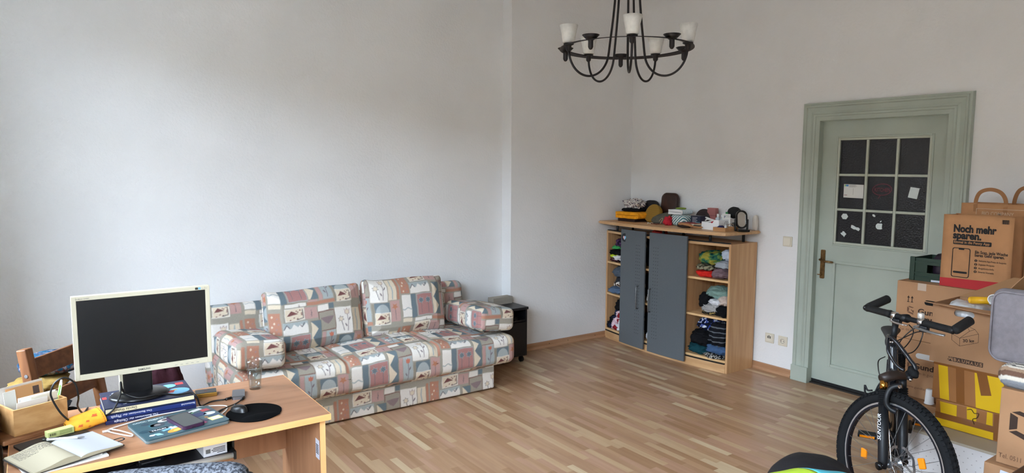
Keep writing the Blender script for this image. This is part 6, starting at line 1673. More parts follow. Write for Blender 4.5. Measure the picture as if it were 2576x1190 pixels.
def seg_(p, q, w=0.0009):
    (y0, z0), (y1, z1) = p, q
    L_ = math.hypot(y1 - y0, z1 - z0); nx, nz = -(z1 - z0) / L_ * w, (y1 - y0) / L_ * w
    v = [(XB - 0.0006, y0 + nx, z0 + nz), (XB - 0.0006, y1 + nx, z1 + nz), (XB - 0.0006, y1 - nx, z1 - nz), (XB - 0.0006, y0 - nx, z0 - nz)]
    g.add([bl(*q_) for q_ in v], [(0, 1, 2, 3)])
for p, q in ('ab', 'bc', 'cd', 'de', 'ef', 'fa', 'be', 'ah', 'hj', 'jc', 'hi', 'ij', 'bi'):
    seg_(bxp[p], bxp[q])
g.build('printed_drawing', pr_m, t)
crumple('bubble_wrap', 'clear bubble wrap showing at the top of the open box', 'packing', (XB + 0.17, 1.62, BZ0 + 0.006), (0.26, 0.20, 0.325), mat('bubble_film', (206, 208, 210), rough=0.25), 120, amp=0.06, freq=5, e=0.5)
# tubes lying in the open box
t2 = thing('cardboard_tube', 'yellow capped tube lying on top of the open box', 'tube', (4.22, 1.535, 0.985))
G().tube([(0.0, 0.055, 0.0), (0.005, -0.03, 0.010)], 0.020, 20).build('yellow_sleeve', mat('yellow_plastic', (236, 178, 36), rough=0.4), t2, smooth=True)
G().tube([(0.0, 0.055, 0.0), (-0.001, 0.068, -0.001), (-0.001, 0.072, -0.002)], [0.020, 0.016, 0.006], 20).build('rounded_end', mat('yellow_plastic', (236, 178, 36), rough=0.4), t2, smooth=True)
G().tube([(0.005, -0.03, 0.010), (0.008, -0.085, 0.016)], 0.022, 20).build('white_collar', mat('white_plastic', (232, 232, 232), rough=0.4), t2, smooth=True)
t2 = thing('plastic_pipe', 'short white plastic pipe showing its open end', 'pipe', (4.14, 1.455, 1.0), math.radians(0))
g = G().lathe([(0.022, 0), (0.0255, 0), (0.0255, 0.16), (0.022, 0.16)], 24, MX((0, 1, 0), (0.1, 0, 1), (0.98, -0.25, 0.12), (-0.02, 0.0, 0.022)), close=True)
o = g.build('pipe_wall', mat('white_plastic', (232, 232, 232), rough=0.4), t2)
bm = bmesh.new(); bm.from_mesh(o.data); bmesh.ops.recalc_face_normals(bm, faces=bm.faces); bm.to_mesh(o.data); bm.free()
# green crate
gc_ = mat('dark_green_plastic', (34, 56, 42), rough=0.45)
t = thing('folding_crate', 'dark green plastic folding crate behind the paper bag', 'crate', (4.70, 1.955, 1.0005))
def cr(x, y, z): return (x - 4.70, y - 1.955, z)
g = G()
g.box(cr(4.575, 1.835, 0.0), cr(4.585, 2.075, 0.050)); g.box(cr(4.575, 1.835, 0.105), cr(4.585, 2.075, 0.145)); g.box(cr(4.575, 1.985, 0.05), cr(4.585, 2.075, 0.105)); g.box(cr(4.575, 1.835, 0.05), cr(4.585, 1.895, 0.105))
g.build('front_wall', gc_, t)
for z in (0.02, 0.045, 0.115):
    G().box(cr(4.569, 1.84, z), cr(4.575, 2.07, z + 0.010)).build('rib', gc_, t)
G().box(cr(4.565, 2.055, 0), cr(4.580, 2.085, 0.15), bev=0.003).build('corner_post', gc_, t)
G().box(cr(4.82, 1.835, 0), cr(4.83, 2.075, 0.145)).build('back_wall', gc_, t)
for y in (1.835, 2.065):
    G().box(cr(4.585, y, 0), cr(4.82, y + 0.010, 0.145)).build('end_wall', gc_, t)
G().box(cr(4.585, 1.845, 0), cr(4.82, 2.065, 0.008)).build('bottom', gc_, t)
decal('paper_label', [(0.0, 0.003), (0.07, 0.004), (0.07, 0.016), (0.0, 0.015)], face_x(-0.131, 1.955 - 1.955, 0.0), mat('label_white', (206, 210, 222), rough=0.5), t)
crumple('purse', 'dark purse lying inside the green crate', 'purse', (4.70, 1.92, 1.0095), (0.18, 0.13, 0.165), mat('dark_purse', (38, 26, 40), rough=0.5), 121, amp=0.05, e=0.6)
# paper carrier bags
bag_m = mat('brown_paper', (182, 133, 93), rough=0.8, spec=0.2, var=0.07, vscale=9, bump=0.12, bscale=16)
def paper_bag(name, label, x0, y0, y1, z0, z1, depth, lean=0.0, base=None):
    t = thing(name, label, 'bag', (x0 + depth / 2, (y0 + y1) / 2, z0))
    w = (y1 - y0) / 2; h = z1 - z0; dd = depth / 2
    nz = 10
    def wall(fn, nm, nu=10):
        g = G().grid(fn, nu, nz); o = g.build(nm, bag_m, t, smooth=True)
        md = o.modifiers.new('thickness', 'SOLIDIFY'); md.thickness = 0.0012; md.offset = 0
        return o
    def wob(a, b): return 0.0022 * mnoise.noise(Vector((a * 4 + y0 * 9, b * 4, 1.3)))
    front = lambda u, v: (-dd + lean * v * h + wob(u, v) * (1 if 0.03 < v else 0), w - 2 * w * u, v * h)
    back = lambda u, v: (dd * (1 - 0.10 * v) + lean * v * h, -w + 2 * w * u, v * h)
    wall(front, 'front_panel'); wall(back, 'back_panel')
    for s in (1, -1):
        def side(u, v, s=s):
            a = front(0 if s > 0 else 1, v); b = back(1 if s > 0 else 0, v)
            k = u if s < 0 else 1 - u
            fold = 0.035 * math.sin(math.pi * k) * v
            return (a[0] + (b[0] - a[0]) * k, (w - fold) * s, v * h)
        wall(side, 'side_gusset', 8)
    G().box((-dd, -w, 0), (dd, w, 0.001)).build('bottom', bag_m, t)
    return t, w, h, dd, front
X1 = 4.50
t, w, h, dd, front = paper_bag('paper_bag', 'brown paper shopping bag with bold black slogan and red base', X1, 1.513, 1.876, 1.0009, 1.434, 0.17)
Yc = (1.513 + 1.876) / 2
def pb(y, z, e=0.0): return face_x(-dd - 0.0024 - e, y - Yc, z - 1.0009)
sc = 4.5 / 4.3
def yy(y): return y * sc
def zz(z): return 1.7 - (1.7 - z) * sc
text('Noch mehr', 0.060, pb(yy(1.738), zz(1.350)), ink, t, 'printed_slogan', 0.045, 0.222)
text('sparen.', 0.060, pb(yy(1.738), zz(1.312)), ink, t, 'printed_slogan', 0.045, 0.150)
decal('slogan_bar', rrect(0.200, 0.026, 0.005, 3, 0.100, 0.0), pb(yy(1.735), zz(1.291)), ink, t)
text('Einmal in die Penny App', 0.021, pb(yy(1.731), zz(1.286), 0.0007), bag_m, t, 'printed_slogan', 0.02, 0.185)
g = G(); M = pb(yy(1.690), zz(1.176)); ring_poly(g, rrect(0.096, 0.176, 0.012, 4), rrect(0.088, 0.168, 0.010, 4), 0, 0.0006, M); g.prism(rrect(0.03, 0.009, 0.003, 2, 0, 0.081), 0, 0.0006, M); g.prism(rrect(0.075, 0.012, 0.005, 2, 0, -0.058), 0, 0.0006, M)
g.build('printed_phone_outline', ink, t)
text('Ein Scan, jede Woche', 0.024, pb(yy(1.622), zz(1.236)), ink, t, 'printed_slogan', 0.025, 0.165)
text('bares Geld sparen.', 0.024, pb(yy(1.622), zz(1.219)), ink, t, 'printed_slogan', 0.025, 0.150)
for k, s in enumerate(('Exklusive App-Preise & Coupons', 'Digitaler Prospekt', 'Angebots-Info', 'Smarte Vorteile')):
    z = zz(1.196 - 0.0207 * k)
    decal('bullet', ell(0.0075, 0.0075, 0, 0, 12), pb(yy(1.614), z), ink, t)
    text(str(k + 1), 0.012, pb(yy(1.6165), z - 0.004, 0.0007), bag_m, t, 'bullet_number', 0.02)
    text(s, 0.014, pb(yy(1.600), z - 0.004), ink, t, 'printed_slogan', 0.005, 0.137 if k == 0 else 0.08)
g = G(); M = pb(yy(1.485), zz(1.419))
for k in range(11):
    g.prism([(-0.017 + 0.0032 * k, -0.012), (-0.0155 + 0.0032 * k + 0.0006 * (k % 3), -0.012), (-0.0155 + 0.0032 * k + 0.0006 * (k % 3), 0.012), (-0.017 + 0.0032 * k, 0.012)], 0, 0.0006, M)
g.build('barcode', ink, t)
redb = mat('red_bag_base', (176, 28, 34), rough=0.6)
G().grid(lambda u, v: (front(u, v * 0.115)[0] - 0.0012, front(u, v * 0.115)[1], front(u, v * 0.115)[2] + 0.001 + 0.01 * u * v), 12, 3).build('red_base_band', redb, t)
# the second bag behind, rope-flat paper handles
t, w, h, dd, front = paper_bag('paper_bag', 'taller brown paper bag behind the slogan bag with loop handles', 4.70, 1.44, 1.865, 1.0009, 1.498, 0.20)
hm = mat('paper_handle', (158, 110, 70), rough=0.8)
for (y0, y1, x, rise) in ((0.135, -0.020, -dd - 0.001, 0.085), (-0.005, -0.155, dd * 0.75, 0.10)):
    P = curve_pts([(x, y0, h - 0.05), (x, y0, h + 0.02), (x - 0.01, y0 - 0.025, h + rise * .8), (x - 0.012, (y0 + y1) / 2, h + rise), (x - 0.01, y1 + 0.025, h + rise * .8), (x, y1, h + 0.02), (x, y1, h - 0.05)], 6)
    g = G(); v = []; f = []
    for i, p in enumerate(P):
        q = P[min(i + 1, len(P) - 1)] - P[max(i - 1, 0)]; q = Vector((0, q.y, q.z)).normalized(); nn = Vector((0, -q.z, q.y)) * 0.011
        v += [tuple(p + nn), tuple(p - nn), tuple(p + nn + Vector((0.002, 0, 0))), tuple(p - nn + Vector((0.002, 0, 0)))]
    for i in range(len(P) - 1):
        a = 4 * i
        f += [(a, a + 1, a + 5, a + 4), (a + 2, a + 6, a + 7, a + 3), (a, a + 4, a + 6, a + 2), (a + 1, a + 3, a + 7, a + 5)]
    g.add(v, f).build('handle', hm, t)
Mb = face_x(-dd - 0.003, 0, 0.022)
wi = mat('pale_bag_print', (206, 176, 146), rough=0.8)
g = G(); ring_poly(g, [(-0.13, 0.36), (0.17, 0.36), (0.17, 0.445), (-0.13, 0.445)], [(-0.127, 0.363), (0.167, 0.363), (0.167, 0.442), (-0.127, 0.442)], 0, 0.0006, Mb); g.build('printed_frame', wi, t)
text('BIO COMPANY', 0.030, face_x(-dd - 0.003, 0.10, 0.428), wi, t, 'printed_lettering', 0.01, 0.165)
# triangular folded-in handles of the slogan bag lie flat inside
# box with big ribbon logo and the box under it
t, hx, hy, h = carton('moving_box', 'brown moving box with a big black ribbon logo under the crocheted blanket', 3.50, 3.86, 0.56, 1.178, 0.392, 0.735)
g_logo(face_x(-hx - 0.0006, 1.136 - 0.869, 0.632 - 0.392), 0.105, pr_m, t)
text('Tel. 0511', 0.030, face_x(-hx - 0.0006, 1.168 - 0.869, 0.420 - 0.392), pr_l, t, 'printed_lettering', 0.005, 0.085)
t, hx, hy, h = carton('moving_box', 'brown box with a white label under the ribbon logo box', 3.465, 3.93, 0.58, 1.210, 0.0, 0.390)
decal('paper_label', [(-0.05, -0.055), (0.05, -0.055), (0.045, 0.035), (-0.04, 0.04)], face_x(-hx - 0.0006, 1.105 - 0.895, 0.335), mat('label_white', (206, 210, 222), rough=0.5), t)
t = thing('open_carton', 'small open carton with a dark raised flap before the labelled box', 'box', (3.30, 0.93, 0))
G().box((-0.12, -0.16, 0), (0.12, 0.105, 0.34)).build('body', kraft_d, t)
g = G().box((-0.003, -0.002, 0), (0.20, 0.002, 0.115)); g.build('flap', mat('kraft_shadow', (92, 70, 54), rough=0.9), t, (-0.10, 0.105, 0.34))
# grey cushion and knitted blanket
kn_c = [((232, 226, 214), 0.010), ((150, 156, 164), 0.030), ((232, 226, 214), 0.014), ((120, 92, 78), 0.020), ((176, 148, 124), 0.018), ((226, 220, 208), 0.009), ((110, 106, 104), 0.005), ((226, 220, 208), 0.009), ((110, 106, 104), 0.005), ((226, 220, 208), 0.012), ((110, 106, 104), 0.005)]
def knit_col(u, v):
    out = np.zeros((len(u), 3)); d = np.mod(v, 0.137); acc = 0
    for c, wd in kn_c:
        mk = (d >= acc) & (d < acc + wd + 1e-6); out[mk] = lin(c); acc += wd
    return out
knit_m = mat('crochet_wool', (255, 255, 255), rough=0.95, spec=0.1, attr=True, bump=0.6, bscale=150)
o = softbox('knitted_blanket', (0.30, 0.42, 0.10), 0.045, 0.006, None, (3.66, 0.995, 0.786), m=knit_m, colour=lambda u, v: knit_col(u, u * 0.9 + 0.3), puff=(0.01, 0.01, 0.015))
def kc(V): return V
me = o.data
co = np.zeros(len(me.vertices) * 3); me.vertices.foreach_get('co', co); co = co.reshape(-1, 3)
vi = np.zeros(len(me.loops), np.int32); me.loops.foreach_get('vertex_index', vi)
dd_ = (co[:, 0] + 0.16) * 0.55 + (co[:, 2] + 0.06) * 0.75
lc = np.ones((len(vi), 4), np.float32); lc[:, :3] = knit_col(dd_[vi] * 0, dd_[vi]); me.color_attributes['Col'].data.foreach_set('color', lc.ravel())
co[:, 2] += 0.0010 * np.sin(co[:, 1] * 500) + 0.001 * np.sin(co[:, 0] * 420); co[:, 0] += 0.0012 * np.sin(co[:, 1] * 500); me.vertices.foreach_set('co', co.ravel()); me.update()
tag(o, 'crocheted blanket striped white, grey and brown under the grey cushion', 'blanket')
t = thing('seat_cushion', 'grey fabric seat cushion standing upright on the knitted blanket', 'cushion', (3.60, 0.98, 0.83), math.radians(-4))
gf = mat('grey_cushion_fabric', (136, 131, 137), rough=0.95, spec=0.1, var=0.06, vscale=40, bump=0.15, bscale=240)
o = softbox('pad', (0.09, 0.58, 0.335), 0.04, 0.012, t, (0, 0, 0.165), puff=(0.01, 0.004, 0.004), m=gf)
P = [(-0.040, a, b) for a, b in rrect(0.565, 0.315, 0.05, 8, 0, 0.165)]
G().tube(P, 0.005, 6, closed=True).build('piping', gf, t, smooth=True)
crumple('lime_cloth', 'lime green cloth behind the grey cushion', 'cloth', (4.18, 1.24, 0.968), (0.16, 0.16, 0.10), cloth('cloth_pale_lime', (188, 190, 110)), 122)
t = thing('plastic_cup', 'upturned white plastic cup on the flat carton', 'cup', (4.437, 1.862, 0.275))
G().lathe([(0.028, 0), (0.028, 0.006), (0.026, 0.006), (0.022, 0.086), (0.019, 0.09), (0, 0.09)], 20).build('body', mat('white_plastic', (232, 232, 232), rough=0.4), t, smooth=True)

# ---------------------------------------------------------------- bicycle
BK = thing('bicycle', 'black mountain bicycle with its front wheel turned, beside the boxes', 'bicycle', (3.237, 1.497, 0))
O = Vector((3.237, 1.497, 0))
rub = mat('black_tyre_rubber', (26, 27, 29), rough=0.85, spec=0.2, bump=0.1, bscale=90)
rim_b = mat('black_rim', (34, 36, 44), rough=0.3, metal=0.4); rim_s = mat('machined_rim_silver', (206, 208, 212), rough=0.25, metal=0.8)
steel = mat('spoke_steel', (170, 172, 176), rough=0.3, metal=0.9); bpaint = mat('black_gloss_frame', (24, 27, 34), rough=0.22, coat=0.4)
mblack = mat('matt_black_alloy', (24, 26, 30), rough=0.45, metal=0.2); chrome = mat('chrome', (214, 214, 218), rough=0.12, metal=1.0); gold = mat('gold_anodised', (206, 150, 70), rough=0.2, metal=1.0)
brub = mat('grip_rubber', (20, 20, 21), rough=0.75, bump=0.15, bscale=200)
dF = Vector((0.909, 0.416, 0))
A = Vector((math.cos(math.radians(162)), math.sin(math.radians(162)), 0))
Pd = Vector((-A.y, A.x, 0)) * -1           # horizontal direction in the wheel plane
UpW = (Vector((0, 0, 1)) * math.cos(math.radians(9)) - A * math.sin(math.radians(9))).normalized()
def L(v): return Vector(v) - O
def wheel(c, ax, pd, up, name, parent, knobs=True, spokes=32, simple=False):
    W = bpy.data.objects.new(name, None); COL.objects.link(W); W.parent = parent
    Mw = MX(pd, ax, up, c)         # local x in plane, y axle, z up
    W.matrix_basis = Mw
    seg, R0 = 64, 0.33
    tyre_r = 0.026
    g = G(); v = []; f = []
    for k in range(seg):
        a = 2 * math.pi * k / seg
        for j in range(10):
            b = 2 * math.pi * j / 10
            r = R0 - tyre_r + tyre_r * math.cos(b); v.append((r * math.cos(a), tyre_r * math.sin(b), r * math.sin(a)))
    f = [(k * 10 + j, k * 10 + (j + 1) % 10, ((k + 1) % seg) * 10 + (j + 1) % 10, ((k + 1) % seg) * 10 + j) for k in range(seg) for j in range(10)]
    tyre = g.add(v, f).build('tyre', rub, W, smooth=True)
    if knobs:
        g = G(); nk = 84
        for k in range(nk):
            a = 2 * math.pi * k / nk
            for (yo, off, b, ww) in ((0.020, 0.0, 0.85, 0.006), (-0.020, 0.0, -0.85, 0.006), (0.007, 0.5, 0.3, 0.005), (-0.007, 0.5, -0.3, 0.005)):
                aa = a + off * 2 * math.pi / nk
                er = Vector((math.cos(aa), 0, math.sin(aa))); et = Vector((-math.sin(aa), 0, math.cos(aa)))
                nn = (er * math.cos(b) + Vector((0, 1, 0)) * math.sin(b)); ey = nn.cross(et)
                cc = er * (R0 - tyre_r) + nn * (tyre_r + 0.0015)
                g.box((-0.008, -ww, -0.004), (0.008, ww, 0.004), MX(et, ey, nn, cc))
        o = g.build('tread_knobs', rub, tyre); o['kind'] = 'stuff'
    def hoop(r0, r1, w, nm, m, sg=64):
        g = G(); v = []
        for k in range(sg):
            a = 2 * math.pi * k / sg
            for (r, y) in ((r0, -w), (r1, -w), (r1, w), (r0, w)): v.append((r * math.cos(a), y, r * math.sin(a)))
        f = [(k * 4 + j, k * 4 + (j + 1) % 4, ((k + 1) % sg) * 4 + (j + 1) % 4, ((k + 1) % sg) * 4 + j) for k in range(sg) for j in range(4)]
        return g.add(v, f).build(nm, m, W, auto=40)
    hoop(0.264, 0.288, 0.0105, 'rim', rim_b); hoop(0.2735, 0.2865, 0.0112, 'brake_track', rim_s)
    G().lathe([(0.0, -0.05), (0.011, -0.05), (0.011, -0.036), (0.026, -0.034), (0.026, -0.028), (0.012, -0.02), (0.012, 0.02), (0.026, 0.028), (0.026, 0.034), (0.011, 0.036), (0.011, 0.05), (0.0, 0.05)], 20, MX((1, 0, 0), (0, 0, 1), (0, 1, 0))).build('hub', mat('hub_silver', (190, 192, 196), rough=0.25, metal=0.9), W, smooth=False, auto=35)
    for k in range(spokes):
        a = 2 * math.pi * k / spokes; s = 1 if k % 2 else -1; cr_ = 0.62 * (1 if (k // 2) % 2 else -1)
        p0 = Vector((0.024 * math.cos(a + cr_ * 1.6), s * 0.030, 0.024 * math.sin(a + cr_ * 1.6))); p1 = Vector((0.266 * math.cos(a), s * 0.004, 0.266 * math.sin(a)))
        sp_ = G().tube([p0, p1], 0.0012, 5).build('spoke', steel, W)
    return W
hub = Vector((0, 0, 0.33))
fw = wheel(hub, A, Pd, UpW, 'front_wheel', BK)
# disc rotor on the far side
g = G(); sg = 48; v = []; f = []
for k in range(sg):
    a = 2 * math.pi * k / sg; rr0 = 0.068 + 0.003 * math.sin(8 * a); rr1 = 0.081 + 0.002 * math.sin(8 * a)
    for (r, y) in ((rr0, -0.048), (rr1, -0.048), (rr1, -0.0462), (rr0, -0.0462)): v.append((r * math.cos(a), y, r * math.sin(a)))
f = [(k * 4 + j, k * 4 + (j + 1) % 4, ((k + 1) % sg) * 4 + (j + 1) % 4, ((k + 1) % sg) * 4 + j) for k in range(sg) for j in range(4)]
g.add(v, f)
for k in range(6):
    a = 2 * math.pi * k / 6
    g.tube([(0.022 * math.cos(a), -0.047, 0.022 * math.sin(a)), (0.070 * math.cos(a + .35), -0.047, 0.070 * math.sin(a + .35))], 0.0045, 5, flat=(1, 1))
ro = g.build('brake_disc', mat('disc_steel', (150, 152, 156), rough=0.3, metal=0.9), fw)
hl = mat('perforation_dark', (20, 20, 22), rough=0.8)
# orange spoke reflectors
orf = mat('orange_reflector', (240, 140, 20), rough=0.2, spec=0.8, emit=None)
for a in (math.radians(160), math.radians(-2)):
    c = Vector((0.165 * math.cos(a), 0.004, 0.165 * math.sin(a)))
    er = Vector((math.cos(a), 0, math.sin(a))); et = Vector((-math.sin(a), 0, math.cos(a)))
    G().box((-0.017, -0.024, -0.006), (0.017, 0.024, 0.006), MX(er, et, (0, 1, 0), c), bev=0.005).build('spoke_reflector', orf, fw)
# fork
C_ = L((3.335, 1.564, 0.705)); Ht = L((3.375, 1.597, 0.868)); St = L((3.405, 1.600, 0.985))
FK = bpy.data.objects.new('fork', None); COL.objects.link(FK); FK.parent = BK
for s in (1, -1):
    b0 = hub + A * (0.058 * s); b1 = C_ + A * (0.058 * s)
    d = b1 - b0
    G().tube([b0 + Vector((0, 0, -0.015)), b0 + d * .05, b0 + d * .30, b0 + d * .70], [0.016, 0.022, 0.0225, 0.0215], 14).build('lower_leg', mblack, FK, smooth=True)
    g = G(); pts = []; rs_ = []
    for k in range(15):
        pts.append(b0 + d * (.70 + .18 * k / 14)); rs_.append(0.0245 if k % 2 else 0.0180)
    g.tube(pts, rs_, 14).build('bellows', rub, FK)
    G().tube([b0 + d * .88, b0 + d * .985], 0.0165, 14).build('stanchion', gold if s > 0 else mblack, FK, smooth=True)
    G().tube([b0 + Vector((0, 0, 0.0)) + A * 0.0 * s, b0 + A * (0.022 * s)], 0.013, 12).build('axle_nut', mblack, FK)
G().tube([hub + A * 0.075, hub + A * 0.086, hub + A * 0.092], [0.019, 0.019, 0.008], 14).build('quick_release_knob', gl_blk, FK, smooth=True)
g = G(); g.tube([C_ + A * 0.07 + Vector((0, 0, .005)), C_ + Vector((0, 0, 0.018)), C_ - A * 0.07 + Vector((0, 0, .005))], [0.022, 0.026, 0.022], 12); g.build('crown', mat('brown_black_crown', (44, 34, 30), rough=0.4), FK, smooth=True)
text('SUNTOUR', 0.028, MX(tuple(((C_ - hub).normalized())), tuple(Pd), tuple(A), tuple(hub + A * 0.0805 + (C_ - hub) * .30 - Pd * 0.008)), white_ink, FK, 'leg_lettering', 0.01, 0.12)
# V-brake arm
G().tube(curve_pts([L(p) for p in ((3.255, 1.486, 0.704), (3.245, 1.515, 0.695), (3.235, 1.532, 0.675), (3.225, 1.537, 0.642), (3.222, 1.535, 0.612), (3.224, 1.516, 0.591), (3.228, 1.49, 0.583))], 5), 0.0125, 10).build('brake_arch', mblack, FK, smooth=True)
G().lathe([(0.0, 0.0), (0.008, 0), (0.008, 0.006), (0.0, 0.007)], 10, MX(o=L((3.238, 1.486, 0.704)), x=(0, 1, 0), y=(0, 0, 1), z=(-1, 0, 0))).build('brake_bolt', chrome, FK)
# frame
FR = bpy.data.objects.new('frame', None); COL.objects.link(FR); FR.parent = BK
rear = hub + dF * 0.93; rear.z = 0.33
BB = L((3.775, 1.745, 0.30)); SC = Ht + dF * 0.48; SC.z = 0.66
axd = (Ht - C_).normalized()
G().tube([C_ + axd * 0.02, C_ + axd * 0.05, Ht - axd * 0.03, Ht + axd * 0.005], [0.024, 0.021, 0.021, 0.024], 16).build('head_tube', bpaint, FR, smooth=True)
for z_ in (0.025, (Ht - C_).length + 0.0):
    G().tube([C_ + axd * (z_ - 0.004), C_ + axd * (z_ + 0.004)], 0.0255, 16).build('headset_ring', chrome, FR, smooth=True)
G().tube([Ht - axd * 0.03, SC], 0.019, 12).build('top_tube', bpaint, FR, smooth=True)
G().tube([C_ + axd * 0.06, BB], 0.024, 12).build('down_tube', bpaint, FR, smooth=True)
G().tube([BB, SC + Vector((dF.x * .02, dF.y * .02, .04))], 0.017, 12).build('seat_tube', bpaint, FR, smooth=True)
nL = Vector((-dF.y, dF.x, 0))
for s in (1, -1):
    G().tube([BB + nL * .03 * s, rear + nL * .06 * s], 0.009, 8).build('chain_stay', bpaint, FR, smooth=True); G().tube([SC + nL * .02 * s, rear + nL * .06 * s], 0.008, 8).build('seat_stay', bpaint, FR, smooth=True)
SPt = SC + dF * 0.05 + Vector((0, 0, 0.10))
G().tube([SC + Vector((0, 0, 0.03)), SPt], 0.0135, 12).build('seat_post', mblack, FR, smooth=True)
def sad(u, w):
    a = 2 * math.pi * u; x = -0.13 + 0.27 * w
    wd = 0.020 + 0.030 * max(0, (w - .35) / .65) ** 1.2
    return tuple(SPt + dF * x + nL * (wd * math.cos(a) + 0.022) + Vector((0, 0, 0.022 + (0.020 if math.sin(a) > 0 else 0.035) * math.sin(a) + 0.012 * w)))
g = G().grid(sad, 20, 12, closed_u=True); g.f += [tuple(range(19, -1, -1)), tuple(12 * 20 + k for k in range(20))]
g.build('saddle', mat('saddle_grey', (52, 52, 54), rough=0.6), FR, smooth=True)
rw = wheel(rear, nL, dF, Vector((0, 0, 1)), 'rear_wheel', BK, knobs=True, spokes=16)
# drivetrain
Mx_ = MX(tuple(dF), (0, 0, 1), tuple(nL * -1), tuple(BB - nL * 0.045))
g = G(); tp_ = []
for k in range(72):
    r = 0.088 if k % 2 else 0.084; a = 2 * math.pi * k / 72; tp_.append((r * math.cos(a), r * math.sin(a)))
g.prism(tp_, 0, 0.003, Mx_); g.build('chainring', mblack, FR)
for s, sgn in ((1, -1), (-1, 1)):
    pb0 = BB + nL * 0.07 * s; pb1 = pb0 + dF * 0.17 * sgn
    G().tube([BB + nL * .04 * s, pb0, pb1], [0.012, 0.012, 0.009], 8).build('crank_arm', mblack, FR, smooth=True)
    pc = pb1 + nL * 0.055 * s
    g = G(); g.box((-0.032, -0.045, -0.010), (0.032, 0.045, 0.010), MX(tuple(dF), tuple(nL), (0, 0, 1), tuple(pc)), bev=0.004)
    pe = g.build('pedal', mblack, FR)
    G().box((-0.036, -0.035, -0.005), (-0.032, 0.035, 0.006), MX(tuple(dF), tuple(nL), (0, 0, 1), tuple(pc))).build('pedal_reflector', orf, pe)
# stand behind the wheel
G().tube(curve_pts([L(p) for p in ((3.47, 1.66, 0.66), (3.46, 1.69, 0.62), (3.45, 1.713, 0.556), (3.45, 1.748, 0.552), (3.45, 1.756, 0.60), (3.45, 1.741, 0.578), (3.45, 1.717, 0.583))], 5), 0.0045, 6).build('rack_wire', mblack, FR, smooth=True)
G().tube([L((3.40, 1.60, 0.72)), L((3.47, 1.66, 0.66)), L((3.46, 1.70, 0.56))], 0.010, 8).build('rack_strut', mblack, FR, smooth=True)
# cockpit
CK = bpy.data.objects.new('handlebar_assembly', None); COL.objects.link(CK); CK.parent = BK
bl0, bl1 = L((3.444, 1.765, 1.0)), L((3.275, 1.294, 1.0)); bd = (bl1 - bl0).normalized(); mid = (bl0 + bl1) / 2
G().tube([Ht + axd * 0.0, St + Vector((0, 0, 0.0))], 0.0145, 12).build('stem_quill', mblack, CK, smooth=True)
G().tube([St + Vector((0, 0, -0.015)), St * .5 + (mid + bd * -0.0) * .5 + Vector((0, 0, 0.002)), mid + Vector((0, 0, 0.0))], [0.019, 0.017, 0.021], 12).build('stem', mblack, CK, smooth=True)
G().tube([bl0, bl0 + bd * .1, mid, bl1 - bd * .1, bl1], 0.0125, 12).build('handlebar', mblack, CK, smooth=True)
G().tube([bl0 + bd * .005, bl0 + bd * .02, bl0 + bd * .13, bl0 + bd * .15], [0.018, 0.0165, 0.0175, 0.020], 14).build('grip', brub, CK, smooth=True)
G().tube([bl1 - bd * .15, bl1 - bd * .13, bl1 - bd * .02, bl1 - bd * .005], [0.0185, 0.016, 0.016, 0.0175], 14).build('grip', brub, CK, smooth=True)
for e, tip in ((bl0, L((3.552, 1.712, 1.046))), (bl1, L((3.372, 1.269, 1.040)))):
    dd2 = tip - e
    G().tube([e - dd2 * .04, e + dd2 * .03, e + dd2 * .10, e + dd2 * .95, e + dd2], [0.012, 0.019, 0.021, 0.021, 0.016], 16).build('bar_end', brub, CK, smooth=True)
G().tube([bl0 - bd * 0.012, bl0], [0.014, 0.0165], 14).build('bar_plug', gl_blk, CK, smooth=True)
for (b, q) in ((bl0 + bd * .175, 1), (bl1 - bd * .17, -1)):
    G().tube([b - bd * .012, b + bd * .012], 0.018, 14).build('lever_clamp', chrome, CK, smooth=True)
    lev = [b + Vector((-0.02, 0, -0.012)), b + Vector((-0.045, 0, -0.02)) + bd * .01 * q, b + Vector((-0.05, 0, -0.022)) + bd * (0.07 if q > 0 else 0.10) , b + Vector((-0.04, 0, -0.022)) + bd * (0.10 if q > 0 else 0.145)]
    G().tube(curve_pts(lev, 5), 0.0065, 8, flat=(1, .6)).build('brake_lever', chrome if q > 0 else mat('lever_grey', (150, 152, 154), rough=0.3, metal=.8), CK, smooth=True)
    G().box((-0.022, -0.018, -0.04), (0.012, 0.018, -0.012), MX(o=tuple(b + bd * .02)), bev=0.006).build('shifter', mblack, CK)
bp = mid + bd * 0.075 + Vector((0, 0, 0.018))
G().lathe([(0.0135, 0.0), (0.0145, 0.002), (0.0145, 0.020), (0.012, 0.024), (0.0, 0.025)], 20, MX(o=tuple(bp))).build('bell', mat('bell_silver', (222, 220, 216), rough=0.3, metal=0.6), CK, smooth=True)
for P in (((3.36, 1.521, 0.972), (3.35, 1.496, 0.954), (3.34, 1.492, 0.932), (3.34, 1.506, 0.894), (3.35, 1.536, 0.856), (3.36, 1.575, 0.84)),
          ((3.34, 1.457, 0.985), (3.325, 1.442, 0.973), (3.31, 1.438, 0.937), (3.31, 1.454, 0.886), (3.32, 1.488, 0.849), (3.34, 1.555, 0.83)),
          ((3.35, 1.455, 0.975), (3.33, 1.486, 0.962), (3.32, 1.523, 0.917), (3.32, 1.543, 0.878), (3.34, 1.555, 0.856)),
          ((3.33, 1.431, 0.967), (3.33, 1.479, 0.946), (3.33, 1.531, 0.909), (3.345, 1.566, 0.884), (3.355, 1.590, 0.863)),
          ((3.36, 1.620, 0.795), (3.36, 1.65, 0.769), (3.36, 1.649, 0.725), (3.355, 1.635, 0.690))):
    G().tube(curve_pts([L(p) for p in P], 6), 0.0027, 6).build('cable', bc, CK, smooth=True)
